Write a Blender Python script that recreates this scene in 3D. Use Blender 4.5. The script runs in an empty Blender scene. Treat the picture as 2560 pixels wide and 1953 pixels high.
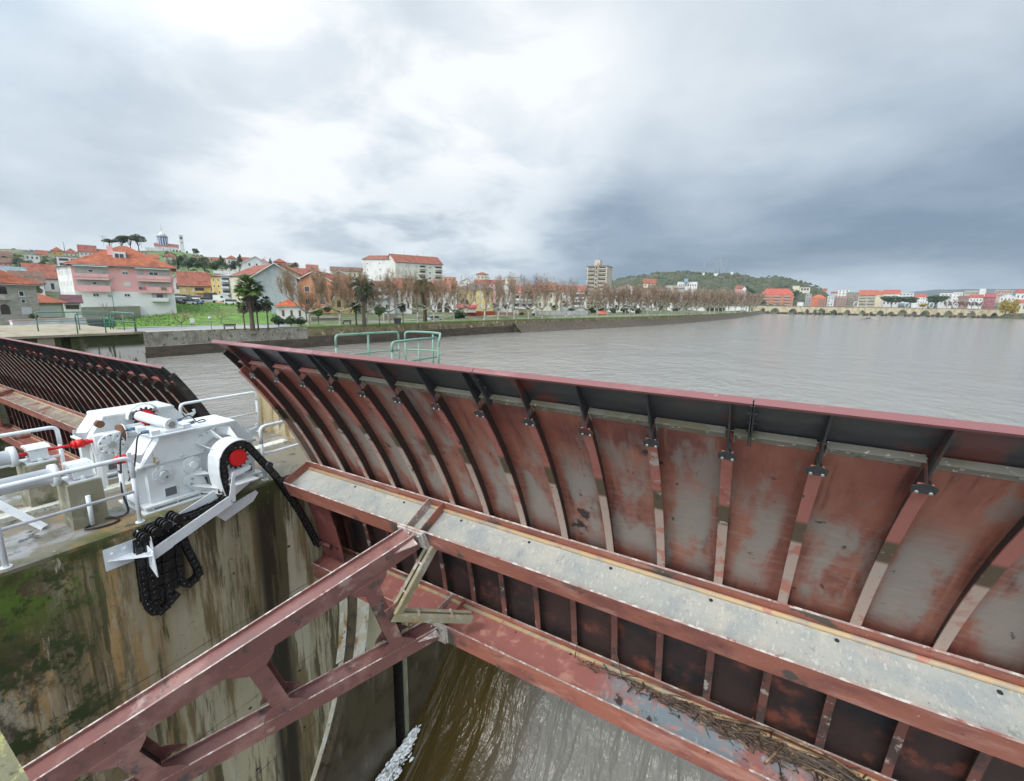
import bpy, math, random
import numpy as np
from mathutils import Vector, Matrix
R = math.radians
scene = bpy.context.scene
col = scene.collection
# ------------------------------------------------------------------ camera
# frame: origin at the camera; X along the weir, Y upstream, Z up (metres)
FPX, CX, CY = 1112.0, 1280.0, 976.5
def _cr(x, y): return np.array([x-CX, -(y-CY), -FPX])
_a = -_cr(-675., 719.); _a /= np.linalg.norm(_a)
_b = _cr(1940., 767.); _b /= np.linalg.norm(_b)
_z = np.cross(_a, _b); _z /= np.linalg.norm(_z)
_b = np.cross(_z, _a)
CM = np.array([_a, _b, _z])
cam_d = bpy.data.cameras.new('camera'); cam = bpy.data.objects.new('camera', cam_d); col.objects.link(cam)
m4 = Matrix.Identity(4)
for i in range(3):
    for j in range(3): m4[i][j] = CM[i][j]
cam.matrix_world = m4
cam_d.sensor_width = 36.0; cam_d.sensor_fit = 'HORIZONTAL'
cam_d.lens = 36.0*FPX/2560.0
cam_d.clip_start = 0.05; cam_d.clip_end = 20000
scene.camera = cam
# a direction measured on the survey picture -> point at a known distance / plane
def ray(px, py):
    c = _cr(px, py); v = CM @ c
    return v/np.linalg.norm(v)
def at(px, py, dist):
    v = ray(px, py); return v*dist/math.hypot(v[0], v[1])
def onp(ax, val, px, py):
    v = ray(px, py); return v*val/v[ax]
# ------------------------------------------------------------------ sky
SUN_EL, SUN_AZ = R(50), R(190)      # azimuth measured clockwise from +Y
sd = Vector((math.sin(SUN_AZ)*math.cos(SUN_EL), math.cos(SUN_AZ)*math.cos(SUN_EL), math.sin(SUN_EL)))
world = bpy.data.worlds.new('World'); scene.world = world; world.use_nodes = True
wt = world.node_tree; wt.nodes.clear()
def nd(nt, t, **kw):
    n = nt.nodes.new(t)
    for k, v in kw.items(): setattr(n, k, v)
    return n
def mth(nt, op, a, b=None, c=None, clamp=False):
    n = nd(nt, 'ShaderNodeMath', operation=op, use_clamp=clamp)
    for i, v in enumerate((a, b, c)):
        if v is None: continue
        if isinstance(v, (int, float)): n.inputs[i].default_value = v
        else: nt.links.new(v, n.inputs[i])
    return n.outputs[0]
def mixc(nt, fac, a, b, mode='MIX'):
    n = nd(nt, 'ShaderNodeMix', data_type='RGBA', blend_type=mode)
    for key, v in ((0, fac), (6, a), (7, b)):
        if isinstance(v, (int, float)): n.inputs[key].default_value = v
        elif isinstance(v, (tuple, list)): n.inputs[key].default_value = (*v[:3], 1)
        else: nt.links.new(v, n.inputs[key])
    return n.outputs[2]
def smooth(nt, v, lo, hi):
    n = nd(nt, 'ShaderNodeMapRange', interpolation_type='SMOOTHSTEP'); n.clamp = True
    nt.links.new(v, n.inputs[0]); n.inputs[1].default_value = lo; n.inputs[2].default_value = hi
    return n.outputs[0]
BG = 0.1
out = nd(wt, 'ShaderNodeOutputWorld'); bgn = nd(wt, 'ShaderNodeBackground'); bgn.inputs[1].default_value = BG
sky = nd(wt, 'ShaderNodeTexSky', sky_type='NISHITA'); sky.sun_disc = False
sky.sun_elevation = SUN_EL; sky.sun_rotation = SUN_AZ
tc = nd(wt, 'ShaderNodeTexCoord'); sep = nd(wt, 'ShaderNodeSeparateXYZ')
wt.links.new(tc.outputs['Generated'], sep.inputs[0])
zz = mth(wt, 'MAXIMUM', sep.outputs[2], 0.0)
den = mth(wt, 'ADD', zz, 0.26)
cu = mth(wt, 'DIVIDE', sep.outputs[0], den); cv = mth(wt, 'DIVIDE', sep.outputs[1], den)
cmb = nd(wt, 'ShaderNodeCombineXYZ'); wt.links.new(cu, cmb.inputs[0]); wt.links.new(cv, cmb.inputs[1])
def wnoise(scale, detail, seed, rough=.55, dist=0.0, mp=(1, 1, 1)):
    mp_ = nd(wt, 'ShaderNodeMapping'); mp_.inputs['Location'].default_value = (seed, seed*1.7, seed*.3); mp_.inputs['Scale'].default_value = mp
    wt.links.new(cmb.outputs[0], mp_.inputs[0])
    n = nd(wt, 'ShaderNodeTexNoise'); n.inputs['Scale'].default_value = scale; n.inputs['Detail'].default_value = detail
    n.inputs['Roughness'].default_value = rough; n.inputs['Distortion'].default_value = dist
    wt.links.new(mp_.outputs[0], n.inputs['Vector']); return n.outputs[0]
def lobe(px, py, lo, hi):            # soft patch of the sky around one compass direction
    d = ray(px, py)
    v = nd(wt, 'ShaderNodeVectorMath', operation='DOT_PRODUCT'); wt.links.new(tc.outputs['Generated'], v.inputs[0])
    v.inputs[1].default_value = tuple(d)
    return smooth(wt, v.outputs['Value'], math.cos(R(hi)), math.cos(R(lo)))
n1 = wnoise(.9, 6, 3.1, .5, .2, (1, 1.2, 1))
n2 = wnoise(2.6, 8, 8.7, .55, .3)
n3 = wnoise(.35, 3, 1.2)
br = mth(wt, 'MULTIPLY_ADD', n1, .60, .172)
br = mth(wt, 'MULTIPLY_ADD', n2, .26, br)
wisp = smooth(wt, n2, .36, .60)
br = mth(wt, 'MULTIPLY_ADD', mth(wt, 'MULTIPLY', lobe(980, 320, 2, 30), mth(wt, 'MULTIPLY_ADD', wisp, .38, .58)), .46, br)
br = mth(wt, 'MULTIPLY_ADD', lobe(300, 60, 3, 26), .15, br)
br = mth(wt, 'MULTIPLY_ADD', lobe(2100, -50, 5, 34), .17, br)
br = mth(wt, 'MULTIPLY_ADD', lobe(2500, 480, 4, 26), -.11, br)
br = mth(wt, 'MULTIPLY_ADD', lobe(350, 430, 3, 20), -.05, br)
band = mth(wt, 'MULTIPLY', smooth(wt, sep.outputs[2], .36, .15), mth(wt, 'SUBTRACT', 1.0, mth(wt, 'MULTIPLY', lobe(-200, 600, 18, 44), .75)))
br = mth(wt, 'MULTIPLY_ADD', band, -.21, br)
hz = smooth(wt, sep.outputs[2], .16, .02)
br = mth(wt, 'MULTIPLY_ADD', mth(wt, 'MULTIPLY', hz, lobe(100, 640, 5, 22)), .40, br)
br = mth(wt, 'MULTIPLY_ADD', mth(wt, 'MULTIPLY', smooth(wt, sep.outputs[2], .10, .03), lobe(2450, 700, 8, 30)), .30, br)
back = smooth(wt, sep.outputs[1], .2, -.5)       # unseen sky behind the viewer, brightened as added fill light
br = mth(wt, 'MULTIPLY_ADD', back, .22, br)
ramp = nd(wt, 'ShaderNodeValToRGB'); wt.links.new(br, ramp.inputs[0])
cr = ramp.color_ramp
cr.elements[0].position = .34; cr.elements[0].color = (.185, .257, .34, 1)
cr.elements[1].position = 1.0; cr.elements[1].color = (.90, .93, .95, 1)
for p, c in ((.46, (.28, .357, .45)), (.58, (.41, .485, .57)), (.70, (.56, .635, .70)), (.84, (.73, .79, .84))):
    e = cr.elements.new(p); e.color = (*c, 1)
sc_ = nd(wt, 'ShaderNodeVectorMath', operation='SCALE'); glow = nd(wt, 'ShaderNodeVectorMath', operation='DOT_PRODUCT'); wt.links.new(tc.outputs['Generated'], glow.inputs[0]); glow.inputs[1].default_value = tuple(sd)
wt.links.new(mth(wt, 'MULTIPLY_ADD', smooth(wt, glow.outputs['Value'], .0, 1.0), 1.7/BG, .88/BG), sc_.inputs['Scale'])  # added glow around the sun direction, out of view, brightens the near side
wt.links.new(ramp.outputs[0], sc_.inputs[0])
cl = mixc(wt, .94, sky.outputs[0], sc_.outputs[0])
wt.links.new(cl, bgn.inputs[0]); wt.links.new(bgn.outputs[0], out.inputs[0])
# ------------------------------------------------------------------ sun (veiled by cloud)
sl = bpy.data.lights.new('sun', 'SUN'); sl.energy = 1.3; sl.angle = R(14); sl.color = (1, .96, .9)
so = bpy.data.objects.new('sun', sl); col.objects.link(so)
so.rotation_euler = (-sd).to_track_quat('-Z', 'Y').to_euler(); so.location = (0, 0, 60)
scene.view_settings.view_transform = 'Standard'; scene.view_settings.look = 'None'
scene.view_settings.exposure = 0.35; scene.view_settings.gamma = 1; scene.view_settings.use_curve_mapping = False
scene.cycles.max_bounces = 5; scene.cycles.transparent_max_bounces = 8

# ------------------------------------------------------------------ materials
MATS = {}
def mat(name, base, layers=(), rough=.6, metal=0.0, bump=0.0, bscale=30, bdetail=4, bst=(1, 1, 1), coord='world', spec=.5, alt=None):
    """base colour + layers of (colour, scale, lo, hi, opts); opts: st=stretch, z=(z0,z1), d=detail, rough=value, seed"""
    m = bpy.data.materials.new(name); m.use_nodes = True; nt = m.node_tree
    bs = nt.nodes['Principled BSDF']; bs.inputs['Roughness'].default_value = rough; bs.inputs['Metallic'].default_value = metal
    bs.inputs['Specular IOR Level'].default_value = spec
    if coord == 'world': g = nd(nt, 'ShaderNodeNewGeometry').outputs['Position']
    else: g = nd(nt, 'ShaderNodeTexCoord').outputs['Object']
    c = nd(nt, 'ShaderNodeRGB').outputs[0]; c.node.outputs[0].default_value = (*base, 1)
    rg = None
    sepz = None
    for i, L in enumerate(layers):
        lc, s, lo, hi = L[:4]; o = L[4] if len(L) > 4 else {}
        mp = nd(nt, 'ShaderNodeMapping'); mp.inputs['Scale'].default_value = o.get('st', (1, 1, 1))
        sdv = o.get('seed', i*3.7+1.3); mp.inputs['Location'].default_value = (sdv, sdv*2.1, sdv*.7)
        nt.links.new(g, mp.inputs[0])
        n = nd(nt, 'ShaderNodeTexNoise'); n.inputs['Scale'].default_value = s; n.inputs['Detail'].default_value = o.get('d', 5)
        n.inputs['Roughness'].default_value = o.get('nr', .60); n.inputs['Distortion'].default_value = o.get('dist', 0)
        nt.links.new(mp.outputs[0], n.inputs['Vector'])
        f = smooth(nt, n.outputs[0], lo, hi)
        if 'z' in o:
            if sepz is None:
                sepz = nd(nt, 'ShaderNodeSeparateXYZ'); nt.links.new(g, sepz.inputs[0])
            f = mth(nt, 'MULTIPLY', f, smooth(nt, sepz.outputs[o.get('ax', 2)], o['z'][0], o['z'][1]))
            if 'z2' in o: f = mth(nt, 'MULTIPLY', f, smooth(nt, sepz.outputs[o.get('ax2', 2)], o['z2'][0], o['z2'][1]))
        if 'per' in o:
            if sepz is None:
                sepz = nd(nt, 'ShaderNodeSeparateXYZ'); nt.links.new(g, sepz.inputs[0])
            fx = mth(nt, 'FRACT', mth(nt, 'DIVIDE', mth(nt, 'SUBTRACT', sepz.outputs[0], o['per'][0]-100*o['per'][1]), o['per'][1]))
            tri = mth(nt, 'SUBTRACT', 1.0, mth(nt, 'ABSOLUTE', mth(nt, 'MULTIPLY_ADD', fx, 2.0, -1.0)))
            f = mth(nt, 'MULTIPLY', f, smooth(nt, mth(nt, 'MULTIPLY_ADD', n.outputs[0], .9, mth(nt, 'ADD', tri, -.45)), .30, .62))
        if 'amt' in o: f = mth(nt, 'MULTIPLY', f, o['amt'])
        c = mixc(nt, f, c, lc)
        if 'rough' in o:
            if rg is None:
                rg = nd(nt, 'ShaderNodeValue').outputs[0]; rg.node.outputs[0].default_value = rough
            mx = nd(nt, 'ShaderNodeMix'); nt.links.new(f, mx.inputs[0]); nt.links.new(rg, mx.inputs[2]); mx.inputs[3].default_value = o['rough']; rg = mx.outputs[0]
    nt.links.new(c, bs.inputs['Base Color'])
    if rg is not None: nt.links.new(rg, bs.inputs['Roughness'])
    if bump:
        mp = nd(nt, 'ShaderNodeMapping'); mp.inputs['Scale'].default_value = bst; nt.links.new(g, mp.inputs[0])
        n = nd(nt, 'ShaderNodeTexNoise'); n.inputs['Scale'].default_value = bscale; n.inputs['Detail'].default_value = bdetail
        nt.links.new(mp.outputs[0], n.inputs['Vector'])
        b = nd(nt, 'ShaderNodeBump'); b.inputs['Strength'].default_value = bump; b.inputs['Distance'].default_value = .02
        nt.links.new(n.outputs[0], b.inputs['Height']); nt.links.new(b.outputs[0], bs.inputs['Normal'])
    MATS[name] = m; return m
def simple(name, c, rough=.6, metal=0, var=.12, scale=3, bump=0, bscale=30, spec=.5, coord='world'):
    d = tuple(max(0, x*(1-var*2.2)) for x in c); l = tuple(min(1, x*(1+var)) for x in c)
    return mat(name, c, [(d, scale, .5, .75, {'d': 6}), (l, scale*.6, .5, .8, {'d': 3})], rough, metal, bump, bscale, spec=spec, coord=coord)
GREYM = (.33, .30, .265); DARK = (.035, .03, .028)
M_skin = mat('red_oxide_skin', (.245, .080, .056), [
    ((.33, .125, .078), 2.0, .42, .7, {'st': (1.4, .5, .5), 'd': 4}),
    ((.165, .052, .042), 1.1, .48, .66, {'d': 6}),
    ((.12, .04, .033), 1.6, .54, .70, {'st': (5, .5, .5), 'd': 5, 'seed': 61}), ((.37, .16, .11), 1.6, .56, .74, {'st': (6, .5, .5), 'd': 5, 'seed': 66}),
    ((.38, .17, .115), 1.7, .45, .62, {'st': (1.1, .5, .55), 'z': (-1.3, -1.9), 'z2': (-3.1, -2.8), 'd': 5, 'seed': 4.2, 'amt': .7}),
    ((.275, .245, .21), 1.9, .39, .53, {'per': (-6.86, .605), 'st': (1.1, .5, .55), 'z': (-1.4, -2.05), 'z2': (-3.1, -2.75), 'd': 7, 'seed': 4.4, 'amt': .9, 'nr': .6}),
    ((.26, .22, .19), 2.4, .52, .66, {'st': (1.2, .4, .4), 'd': 6, 'seed': 14, 'amt': .8}),
    ((.37, .31, .26), 22, .45, .75, {'st': (.25, 1, 1), 'amt': .35, 'z': (-1.4, -2.0), 'z2': (-3.2, -2.9)}),
    (DARK, 2.1, .66, .70, {'d': 5, 'seed': 7.7}),
    ((.05, .035, .03), 9, .66, .74, {'d': 4, 'st': (1, 1, .5)}),
    ((.07, .035, .03), 1.3, .3, .6, {'z': (-2.95, -3.35)}),
], rough=.55, bump=.12, bscale=18)
M_rib = mat('rib_paint', (.34, .12, .095), [
    ((.30, .09, .07), 4, .5, .65, {}),
    ((.40, .30, .245), 3, .25, .45, {'z': (-2.0, -2.10), 'd': 6}),
    ((.40, .16, .12), 4, .54, .62, {'z': (-2.0, -2.10), 'd': 4, 'seed': 21}),
    ((.17, .07, .055), 2, .0, .2, {'z': (-3.2, -3.4)}),
    ((.07, .05, .045), 3, .5, .6, {'z': (-3.2, -3.4), 'seed': 3}),
    ((.09, .06, .035), 5, .25, .36, {'z': (-1.78, -1.84), 'z2': (-2.10, -2.05)}),
    ((.05, .04, .035), 9, .64, .7, {}),
    ((.36, .32, .28), 5, .60, .66, {'seed': 33}),
], rough=.5, bump=.08)
M_ribdark = mat('dark_rib_web', (.05, .03, .025), [((.13, .05, .04), 2.5, .55, .68, {}), (DARK, 2, .45, .6, {'seed': 5})], rough=.6)  # shading of the rib webs is put into this near-black colour
M_low = mat('dark_lower_skin', (.05, .03, .027), [((.22, .07, .045), 2.2, .52, .72, {'d': 4}), ((.02, .02, .022), 1.4, .45, .65, {'seed': 9})], rough=.5, bump=.08)  # shade between the beams is partly painted into this dark colour
M_blk = mat('black_flap_paint', (.035, .037, .04), [((.12, .035, .03), 1.1, .53, .62, {'d': 5}), ((.06, .06, .062), 9, .5, .8, {})], rough=.42)
M_lip = mat('pink_crest_paint', (.205, .075, .075), [((.30, .15, .145), 3, .5, .7, {'st': (.4, 1, 1)}), ((.17, .07, .07), 5, .54, .72, {}), ((.50, .42, .40), 14, .68, .76, {})], rough=.45)
M_galv = mat('worn_galvanised', (.42, .43, .395), [
    ((.33, .36, .36), 2.2, .42, .66, {'d': 6, 'dist': .3}),
    ((.52, .50, .43), 3.5, .46, .66, {'d': 8, 'dist': .3, 'seed': 17, 'amt': .7, 'nr': .68}),
    ((.58, .30, .27), 1.3, .56, .70, {'d': 7, 'seed': 5, 'amt': .6}),
    ((.24, .25, .25), 9, .60, .72, {'d': 5, 'dist': .6, 'st': (1, .5, 1), 'amt': .8}),
    ((.70, .68, .60), 24, .54, .70, {'d': 6, 'dist': .4, 'st': (1.3, .5, 1), 'amt': .55}),
    ((.20, .20, .20), 40, .63, .70, {'d': 3, 'dist': .6, 'st': (1.4, .5, 1), 'amt': .7}),
], rough=.42, metal=.05, bump=.35, bscale=24, bst=(1, .5, 1))
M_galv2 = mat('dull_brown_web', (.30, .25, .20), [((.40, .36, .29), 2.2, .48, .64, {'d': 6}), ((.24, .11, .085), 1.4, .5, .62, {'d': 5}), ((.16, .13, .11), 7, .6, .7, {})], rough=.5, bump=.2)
M_beam = mat('red_beam_paint', (.33, .118, .08), [
    ((.22, .08, .065), 2.0, .46, .62, {'st': (.6, 1, 1)}),
    ((.09, .075, .065), 1.25, .58, .63, {'d': 6, 'seed': 12}),
    ((.42, .20, .155), 3, .50, .7, {'st': (.5, 1, 2)}),
    ((.10, .05, .04), 8, .66, .72, {}),
    ((.55, .45, .40), 30, .66, .74, {}),
], rough=.5, bump=.1)
M_edge = mat('bare_steel_edge', (.40, .29, .265), [((.62, .57, .52), 9, .48, .6, {}), ((.30, .12, .10), 6, .58, .66, {})], rough=.45)
M_lweb = mat('lower_web_paint', (.34, .135, .115), [
    ((.22, .26, .285), 1.0, .44, .56, {'d': 5, 'seed': 3.2, 'z': (-1.6, -1.2), 'ax': 0}),
    ((.33, .39, .42), 16, .56, .70, {'d': 4, 'st': (1, .5, 1), 'z': (-1.6, -1.2), 'ax': 0}),
    ((.50, .25, .20), 5, .5, .7, {}), ((.08, .05, .045), 3.3, .64, .69, {})], rough=.4, bump=.2, bscale=20)
M_arm = mat('arm_paint', (.205, .088, .078), [((.31, .16, .14), 1.6, .48, .66, {'st': (1, 1, 1)}), ((.18, .085, .075), 2.2, .52, .66, {}), ((.075, .065, .06), 2.6, .58, .68, {'d': 7}), ((.05, .035, .03), 14, .64, .70, {}), ((.40, .27, .24), 3, .60, .72, {'seed': 50, 'd': 7})], rough=.34, bump=.06, spec=.6)
M_galb = mat('galvanised_brace', (.33, .30, .21), [((.30, .25, .12), 3, .46, .62, {}), ((.50, .49, .42), 6, .5, .7, {}), ((.12, .09, .06), 6, .66, .72, {})], rough=.5)
M_seal_shade = mat('black_seal_and_shade', (.022, .02, .018), [((.07, .055, .035), 14, .55, .65, {})], rough=.6)
M_white = mat('white_machine_paint', (.68, .71, .72), [((.56, .60, .61), 2.5, .5, .7, {}), ((.72, .74, .74), 1.5, .5, .7, {}), ((.30, .26, .2), 16, .70, .76, {}), ((.45, .33, .18), 4, .70, .74, {'st': (1, 1, .3)})], rough=.42, bump=.03)
M_wrail = mat('white_rail_paint', (.74, .77, .80), [((.62, .66, .70), 5, .5, .7, {}), ((.38, .27, .16), 22, .70, .76, {})], rough=.4)
M_grail = mat('green_rail_paint', (.20, .34, .27), [((.13, .27, .23), 5, .5, .7, {}), ((.32, .36, .28), 12, .6, .7, {})], rough=.45)
M_grail2 = mat('dark_green_rail_paint', (.10, .19, .15), [((.16, .28, .22), 3, .5, .7, {})], rough=.5)
M_red = simple('signal_red', (.72, .012, .014), .38, var=.08, scale=9)
M_black = mat('greased_chain', (.012, .012, .013), [((.035, .035, .037), 20, .55, .65, {})], rough=.33)
M_rub = simple('black_rubber', (.02, .02, .022), .5)
M_cablue = simple('blue_plug', (.10, .16, .26), .5)
M_steel = simple('bright_steel', (.42, .42, .40), .35, metal=.5)
M_rust = simple('rusty_steel', (.17, .07, .035), .8, var=.2, scale=14)
M_conc = mat('wet_stained_concrete', (.46, .415, .28), [
    ((.29, .26, .165), 1.0, .42, .58, {'st': (1, 1, .18), 'd': 7}),
    ((.50, .46, .34), 2.4, .50, .60, {'st': (1, 1.4, .12), 'd': 8}),
    ((.20, .145, .07), 1.8, .50, .60, {'st': (1, 1.6, .13), 'd': 8, 'seed': 15, 'nr': .68}),
    ((.23, .175, .10), .9, .30, .60, {'st': (1, 1.2, .3), 'd': 8, 'seed': 19, 'z': (2.9, 2.0), 'ax': 1, 'nr': .7}),
    ((.45, .29, .13), 1.4, .49, .57, {'st': (1, 1.9, .13), 'd': 8, 'seed': 31, 'z': (2.7, 1.9), 'ax': 1, 'nr': .68}),
    ((.44, .39, .28), 1.3, .51, .57, {'st': (1, 1.6, .2), 'd': 9, 'seed': 36, 'z': (2.7, 1.8), 'ax': 1, 'nr': .68}),
    ((.040, .032, .016), 1.4, .41, .52, {'st': (1, .8, .5), 'd': 9, 'seed': 40, 'z': (1.6, 1.1), 'ax': 1, 'amt': .9, 'nr': .75}),
    ((.030, .022, .012), 2.2, .22, .42, {'st': (1, 1.0, .18), 'd': 9, 'seed': 44, 'z': (3.80, 4.02), 'ax': 1, 'z2': (4.50, 4.26), 'ax2': 1, 'nr': .75}),
    ((.10, .085, .04), 2.2, .51, .59, {'st': (1, 1.6, .12), 'd': 9, 'seed': 47, 'nr': .72}),
    ((.10, .17, .02), 2.0, .45, .54, {'d': 10, 'seed': 52, 'z': (2.3, 1.4), 'ax': 1, 'z2': (-4.4, -3.45), 'nr': .78}),
    ((.035, .055, .012), 2.2, .50, .58, {'d': 10, 'seed': 62, 'z': (2.4, 1.3), 'ax': 1, 'nr': .78}),
    ((.035, .055, .01), 3, .32, .6, {'d': 9, 'seed': 70, 'z': (-3.8, -3.3), 'z2': (3.2, 3.9), 'ax2': 1, 'nr': .75}),
    ((.05, .06, .015), 4, .32, .62, {'d': 9, 'seed': 71, 'z': (-3.55, -3.28), 'nr': .75}),
    ((.09, .06, .03), 7, .60, .74, {'d': 9, 'seed': 57, 'nr': .7}),
    ((.60, .56, .44), 3.2, .64, .72, {'d': 9, 'st': (1, 1.4, .22), 'seed': 80, 'nr': .7}),
], rough=.62, bump=.8, bscale=6, bdetail=12)
M_deck = mat('mossy_wet_deck', (.19, .17, .13), [
    ((.30, .30, .30), 1.4, .52, .58, {'d': 5, 'rough': .08}),
    ((.29, .18, .08), 1.3, .52, .62, {'d': 6, 'seed': 13}),
    ((.10, .12, .035), 1.6, .54, .66, {'d': 7, 'seed': 22}),
    ((.085, .10, .03), 2.2, .40, .62, {'d': 7, 'seed': 25, 'z': (-7.8, -7.4), 'ax': 0}),
    ((.55, .55, .48), 32, .70, .73, {'d': 2}),
    ((.05, .04, .03), 3.5, .60, .70, {'d': 6}),
], rough=.45, bump=.35, bscale=10, bdetail=8)
M_conc2 = mat('grey_concrete', (.27, .25, .175), [((.17, .155, .10), 2.4, .45, .62, {'st': (1, 1, .4), 'd': 6}), ((.37, .34, .26), 4, .52, .66, {}), ((.06, .07, .025), 3, .5, .62, {'z': (-2.75, -3.2), 'd': 6}), ((.05, .04, .03), 9, .66, .72, {})], rough=.7, bump=.3, bscale=14)
M_lining = mat('dark_wet_lining', (.085, .07, .042), [((.055, .043, .026), 2.0, .45, .65, {'d': 6}), ((.13, .115, .08), 3, .56, .7, {'st': (1, 1, .3)}), ((.30, .28, .22), 60, .72, .76, {'d': 2})], rough=.3, bump=.2, bscale=12)
M_guide = mat('pale_guide_strip', (.74, .66, .48), [((.85, .82, .72), 5, .46, .58, {'d': 7}), ((.42, .22, .07), 2.5, .54, .64, {'st': (1, 1, .4), 'd': 6}), ((.10, .08, .05), 8, .64, .70, {'d': 6})], rough=.65, bump=.3)
M_track = mat('steel_track', (.14, .12, .085), [((.22, .15, .09), 6, .5, .6, {}), ((.05, .045, .035), 4, .5, .65, {})], rough=.35, metal=.3)
M_abut = mat('abutment_concrete', (.13, .12, .075), [
    ((.042, .05, .014), .9, .40, .52, {'d': 7}), ((.085, .10, .03), 2.2, .52, .66, {'d': 6}),
    ((.62, .58, .52), 1.5, .40, .46, {'st': (1, 1.8, .35), 'd': 8, 'z': (-2.7, -3.0), 'z2': (8.6, 9.2), 'ax2': 1})], rough=.8, bump=.4, bscale=6)
M_abtop = mat('abutment_deck_concrete', (.33, .28, .20), [((.20, .18, .10), .8, .5, .65, {'d': 6}), ((.42, .38, .30), 2, .5, .7, {})], rough=.85, bump=.2)
# --- water
def water_mat(name, base, rough, waves, flow=False):
    m = bpy.data.materials.new(name); m.use_nodes = True; nt = m.node_tree; bs = nt.nodes['Principled BSDF']
    bs.inputs['Base Color'].default_value = (*base, 1); bs.inputs['Roughness'].default_value = rough; bs.inputs['IOR'].default_value = 1.33
    g = nd(nt, 'ShaderNodeNewGeometry').outputs['Position']
    h = None
    for i, (s, st, amp, det) in enumerate(waves):
        mp = nd(nt, 'ShaderNodeMapping'); mp.inputs['Scale'].default_value = st; mp.inputs['Location'].default_value = (i*3.1, i*7.7, 0); nt.links.new(g, mp.inputs[0])
        n = nd(nt, 'ShaderNodeTexNoise'); n.inputs['Scale'].default_value = s; n.inputs['Detail'].default_value = det; n.inputs['Distortion'].default_value = .6
        nt.links.new(mp.outputs[0], n.inputs['Vector'])
        h = mth(nt, 'MULTIPLY_ADD', n.outputs[0], amp, h if h is not None else 0.0)
    b = nd(nt, 'ShaderNodeBump'); b.inputs['Strength'].default_value = 1.0; b.inputs['Distance'].default_value = 1.0
    nt.links.new(h, b.inputs['Height']); nt.links.new(b.outputs[0], bs.inputs['Normal'])
    return m, nt, bs, g
M_water, *_ = water_mat('river_water', (.29, .275, .245), .12, [(.05, (1, 1, 1), .5, 3), (.30, (1, .7, 1), .30, 6), (1.2, (1, .5, 1), .17, 7), (5, (1, .6, 1), .05, 5)])
# ------------------------------------------------------------------ mesh builder
class MB:
    def __init__(s): s.v = []; s.f = []; s.m = []; s.cur = 0; s.sm = []
    def add(s, vs, fs, smooth=False):
        n = len(s.v); s.v.extend([tuple(float(c) for c in v) for v in vs])
        for f in fs: s.f.append(tuple(n+i for i in f)); s.m.append(s.cur); s.sm.append(smooth)
        return s
    def hexa(s, p):      # 8 corners: bottom ring 0-3, top ring 4-7
        return s.add(p, [(0, 3, 2, 1), (4, 5, 6, 7), (0, 1, 5, 4), (1, 2, 6, 5), (2, 3, 7, 6), (3, 0, 4, 7)])
    def box(s, x0, x1, y0, y1, z0, z1):
        return s.hexa([(x0, y0, z0), (x1, y0, z0), (x1, y1, z0), (x0, y1, z0), (x0, y0, z1), (x1, y0, z1), (x1, y1, z1), (x0, y1, z1)])
    def obox(s, c, ax, ay, az, hx, hy, hz):   # oriented box, half sizes
        c = np.array(c, float); ax, ay, az = (np.array(q, float) for q in (ax, ay, az)); P = []
        for k in (-1, 1):
            for i, j in ((-1, -1), (1, -1), (1, 1), (-1, 1)): P.append(c+ax*hx*i+ay*hy*j+az*hz*k)
        return s.hexa(P)
    def prism(s, poly, axis, a, b):     # poly in the plane normal to axis
        def mk(p, t):
            q = list(p); q.insert(axis, t); return q
        n = len(poly); vs = [mk(p, a) for p in poly]+[mk(p, b) for p in poly]
        return s.add(vs, [tuple(range(n))[::-1], tuple(range(n, 2*n))]+[(i, (i+1) % n, n+(i+1) % n, n+i) for i in range(n)])
    def tube(s, pts, r, n=8, cap=True, r2=None):
        pts = [np.array(p, float) for p in pts]; k = len(pts); vs = []; u = None
        for i, p in enumerate(pts):
            t = pts[min(i+1, k-1)]-pts[max(i-1, 0)]; t = t/(np.linalg.norm(t)+1e-9)
            if u is None:
                ref = np.array([0, 0, 1.]) if abs(t[2]) < .9 else np.array([1., 0, 0]); u = np.cross(t, ref)
            u = u-t*np.dot(u, t); u /= np.linalg.norm(u)+1e-9; w = np.cross(t, u)
            rr = r[i] if isinstance(r, (list, tuple)) else (r if r2 is None else r+(r2-r)*i/(k-1))
            for j in range(n):
                a = 2*math.pi*j/n; vs.append(p+(u*math.cos(a)+w*math.sin(a))*rr)
        fs = [(i*n+j, i*n+(j+1) % n, (i+1)*n+(j+1) % n, (i+1)*n+j) for i in range(k-1) for j in range(n)]
        if cap: fs += [tuple(range(n))[::-1], tuple(range((k-1)*n, k*n))]
        n0 = len(s.f); s.add(vs, fs, n > 4)
        if cap: s.sm[-1] = s.sm[-2] = False
        return s
    def cyl(s, p0, p1, r, n=16, r2=None): return s.tube([p0, p1], r, n, True, r2)
    def build(s, name, mats, parent=None, label=None, cat=None, group=None, kind=None, origin=None):
        me = bpy.data.meshes.new(name); off = Vector((0, 0, 0)); o = bpy.data.objects.new(name, me)
        if parent is not None:
            if not parent.get('_local'):
                p = parent
                while p is not None: off += p.location; p = p.parent
        else:
            a = np.array(s.v); off = Vector(origin) if origin else Vector(((a[:, 0].min()+a[:, 0].max())/2, (a[:, 1].min()+a[:, 1].max())/2, a[:, 2].min()))
        me.from_pydata([tuple(Vector(v)-off) for v in s.v] if off.length > 0 else s.v, [], s.f)
        if not isinstance(mats, (list, tuple)): mats = [mats]
        for mm in mats: me.materials.append(mm)
        me.polygons.foreach_set('material_index', s.m); me.polygons.foreach_set('use_smooth', s.sm)
        me.update(); col.objects.link(o)
        if parent is not None:
            o.parent = parent
            if parent.get('_local'): o['_local'] = 1
        else: o.location = off
        tag(o, label, cat, group, kind); return o
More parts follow.
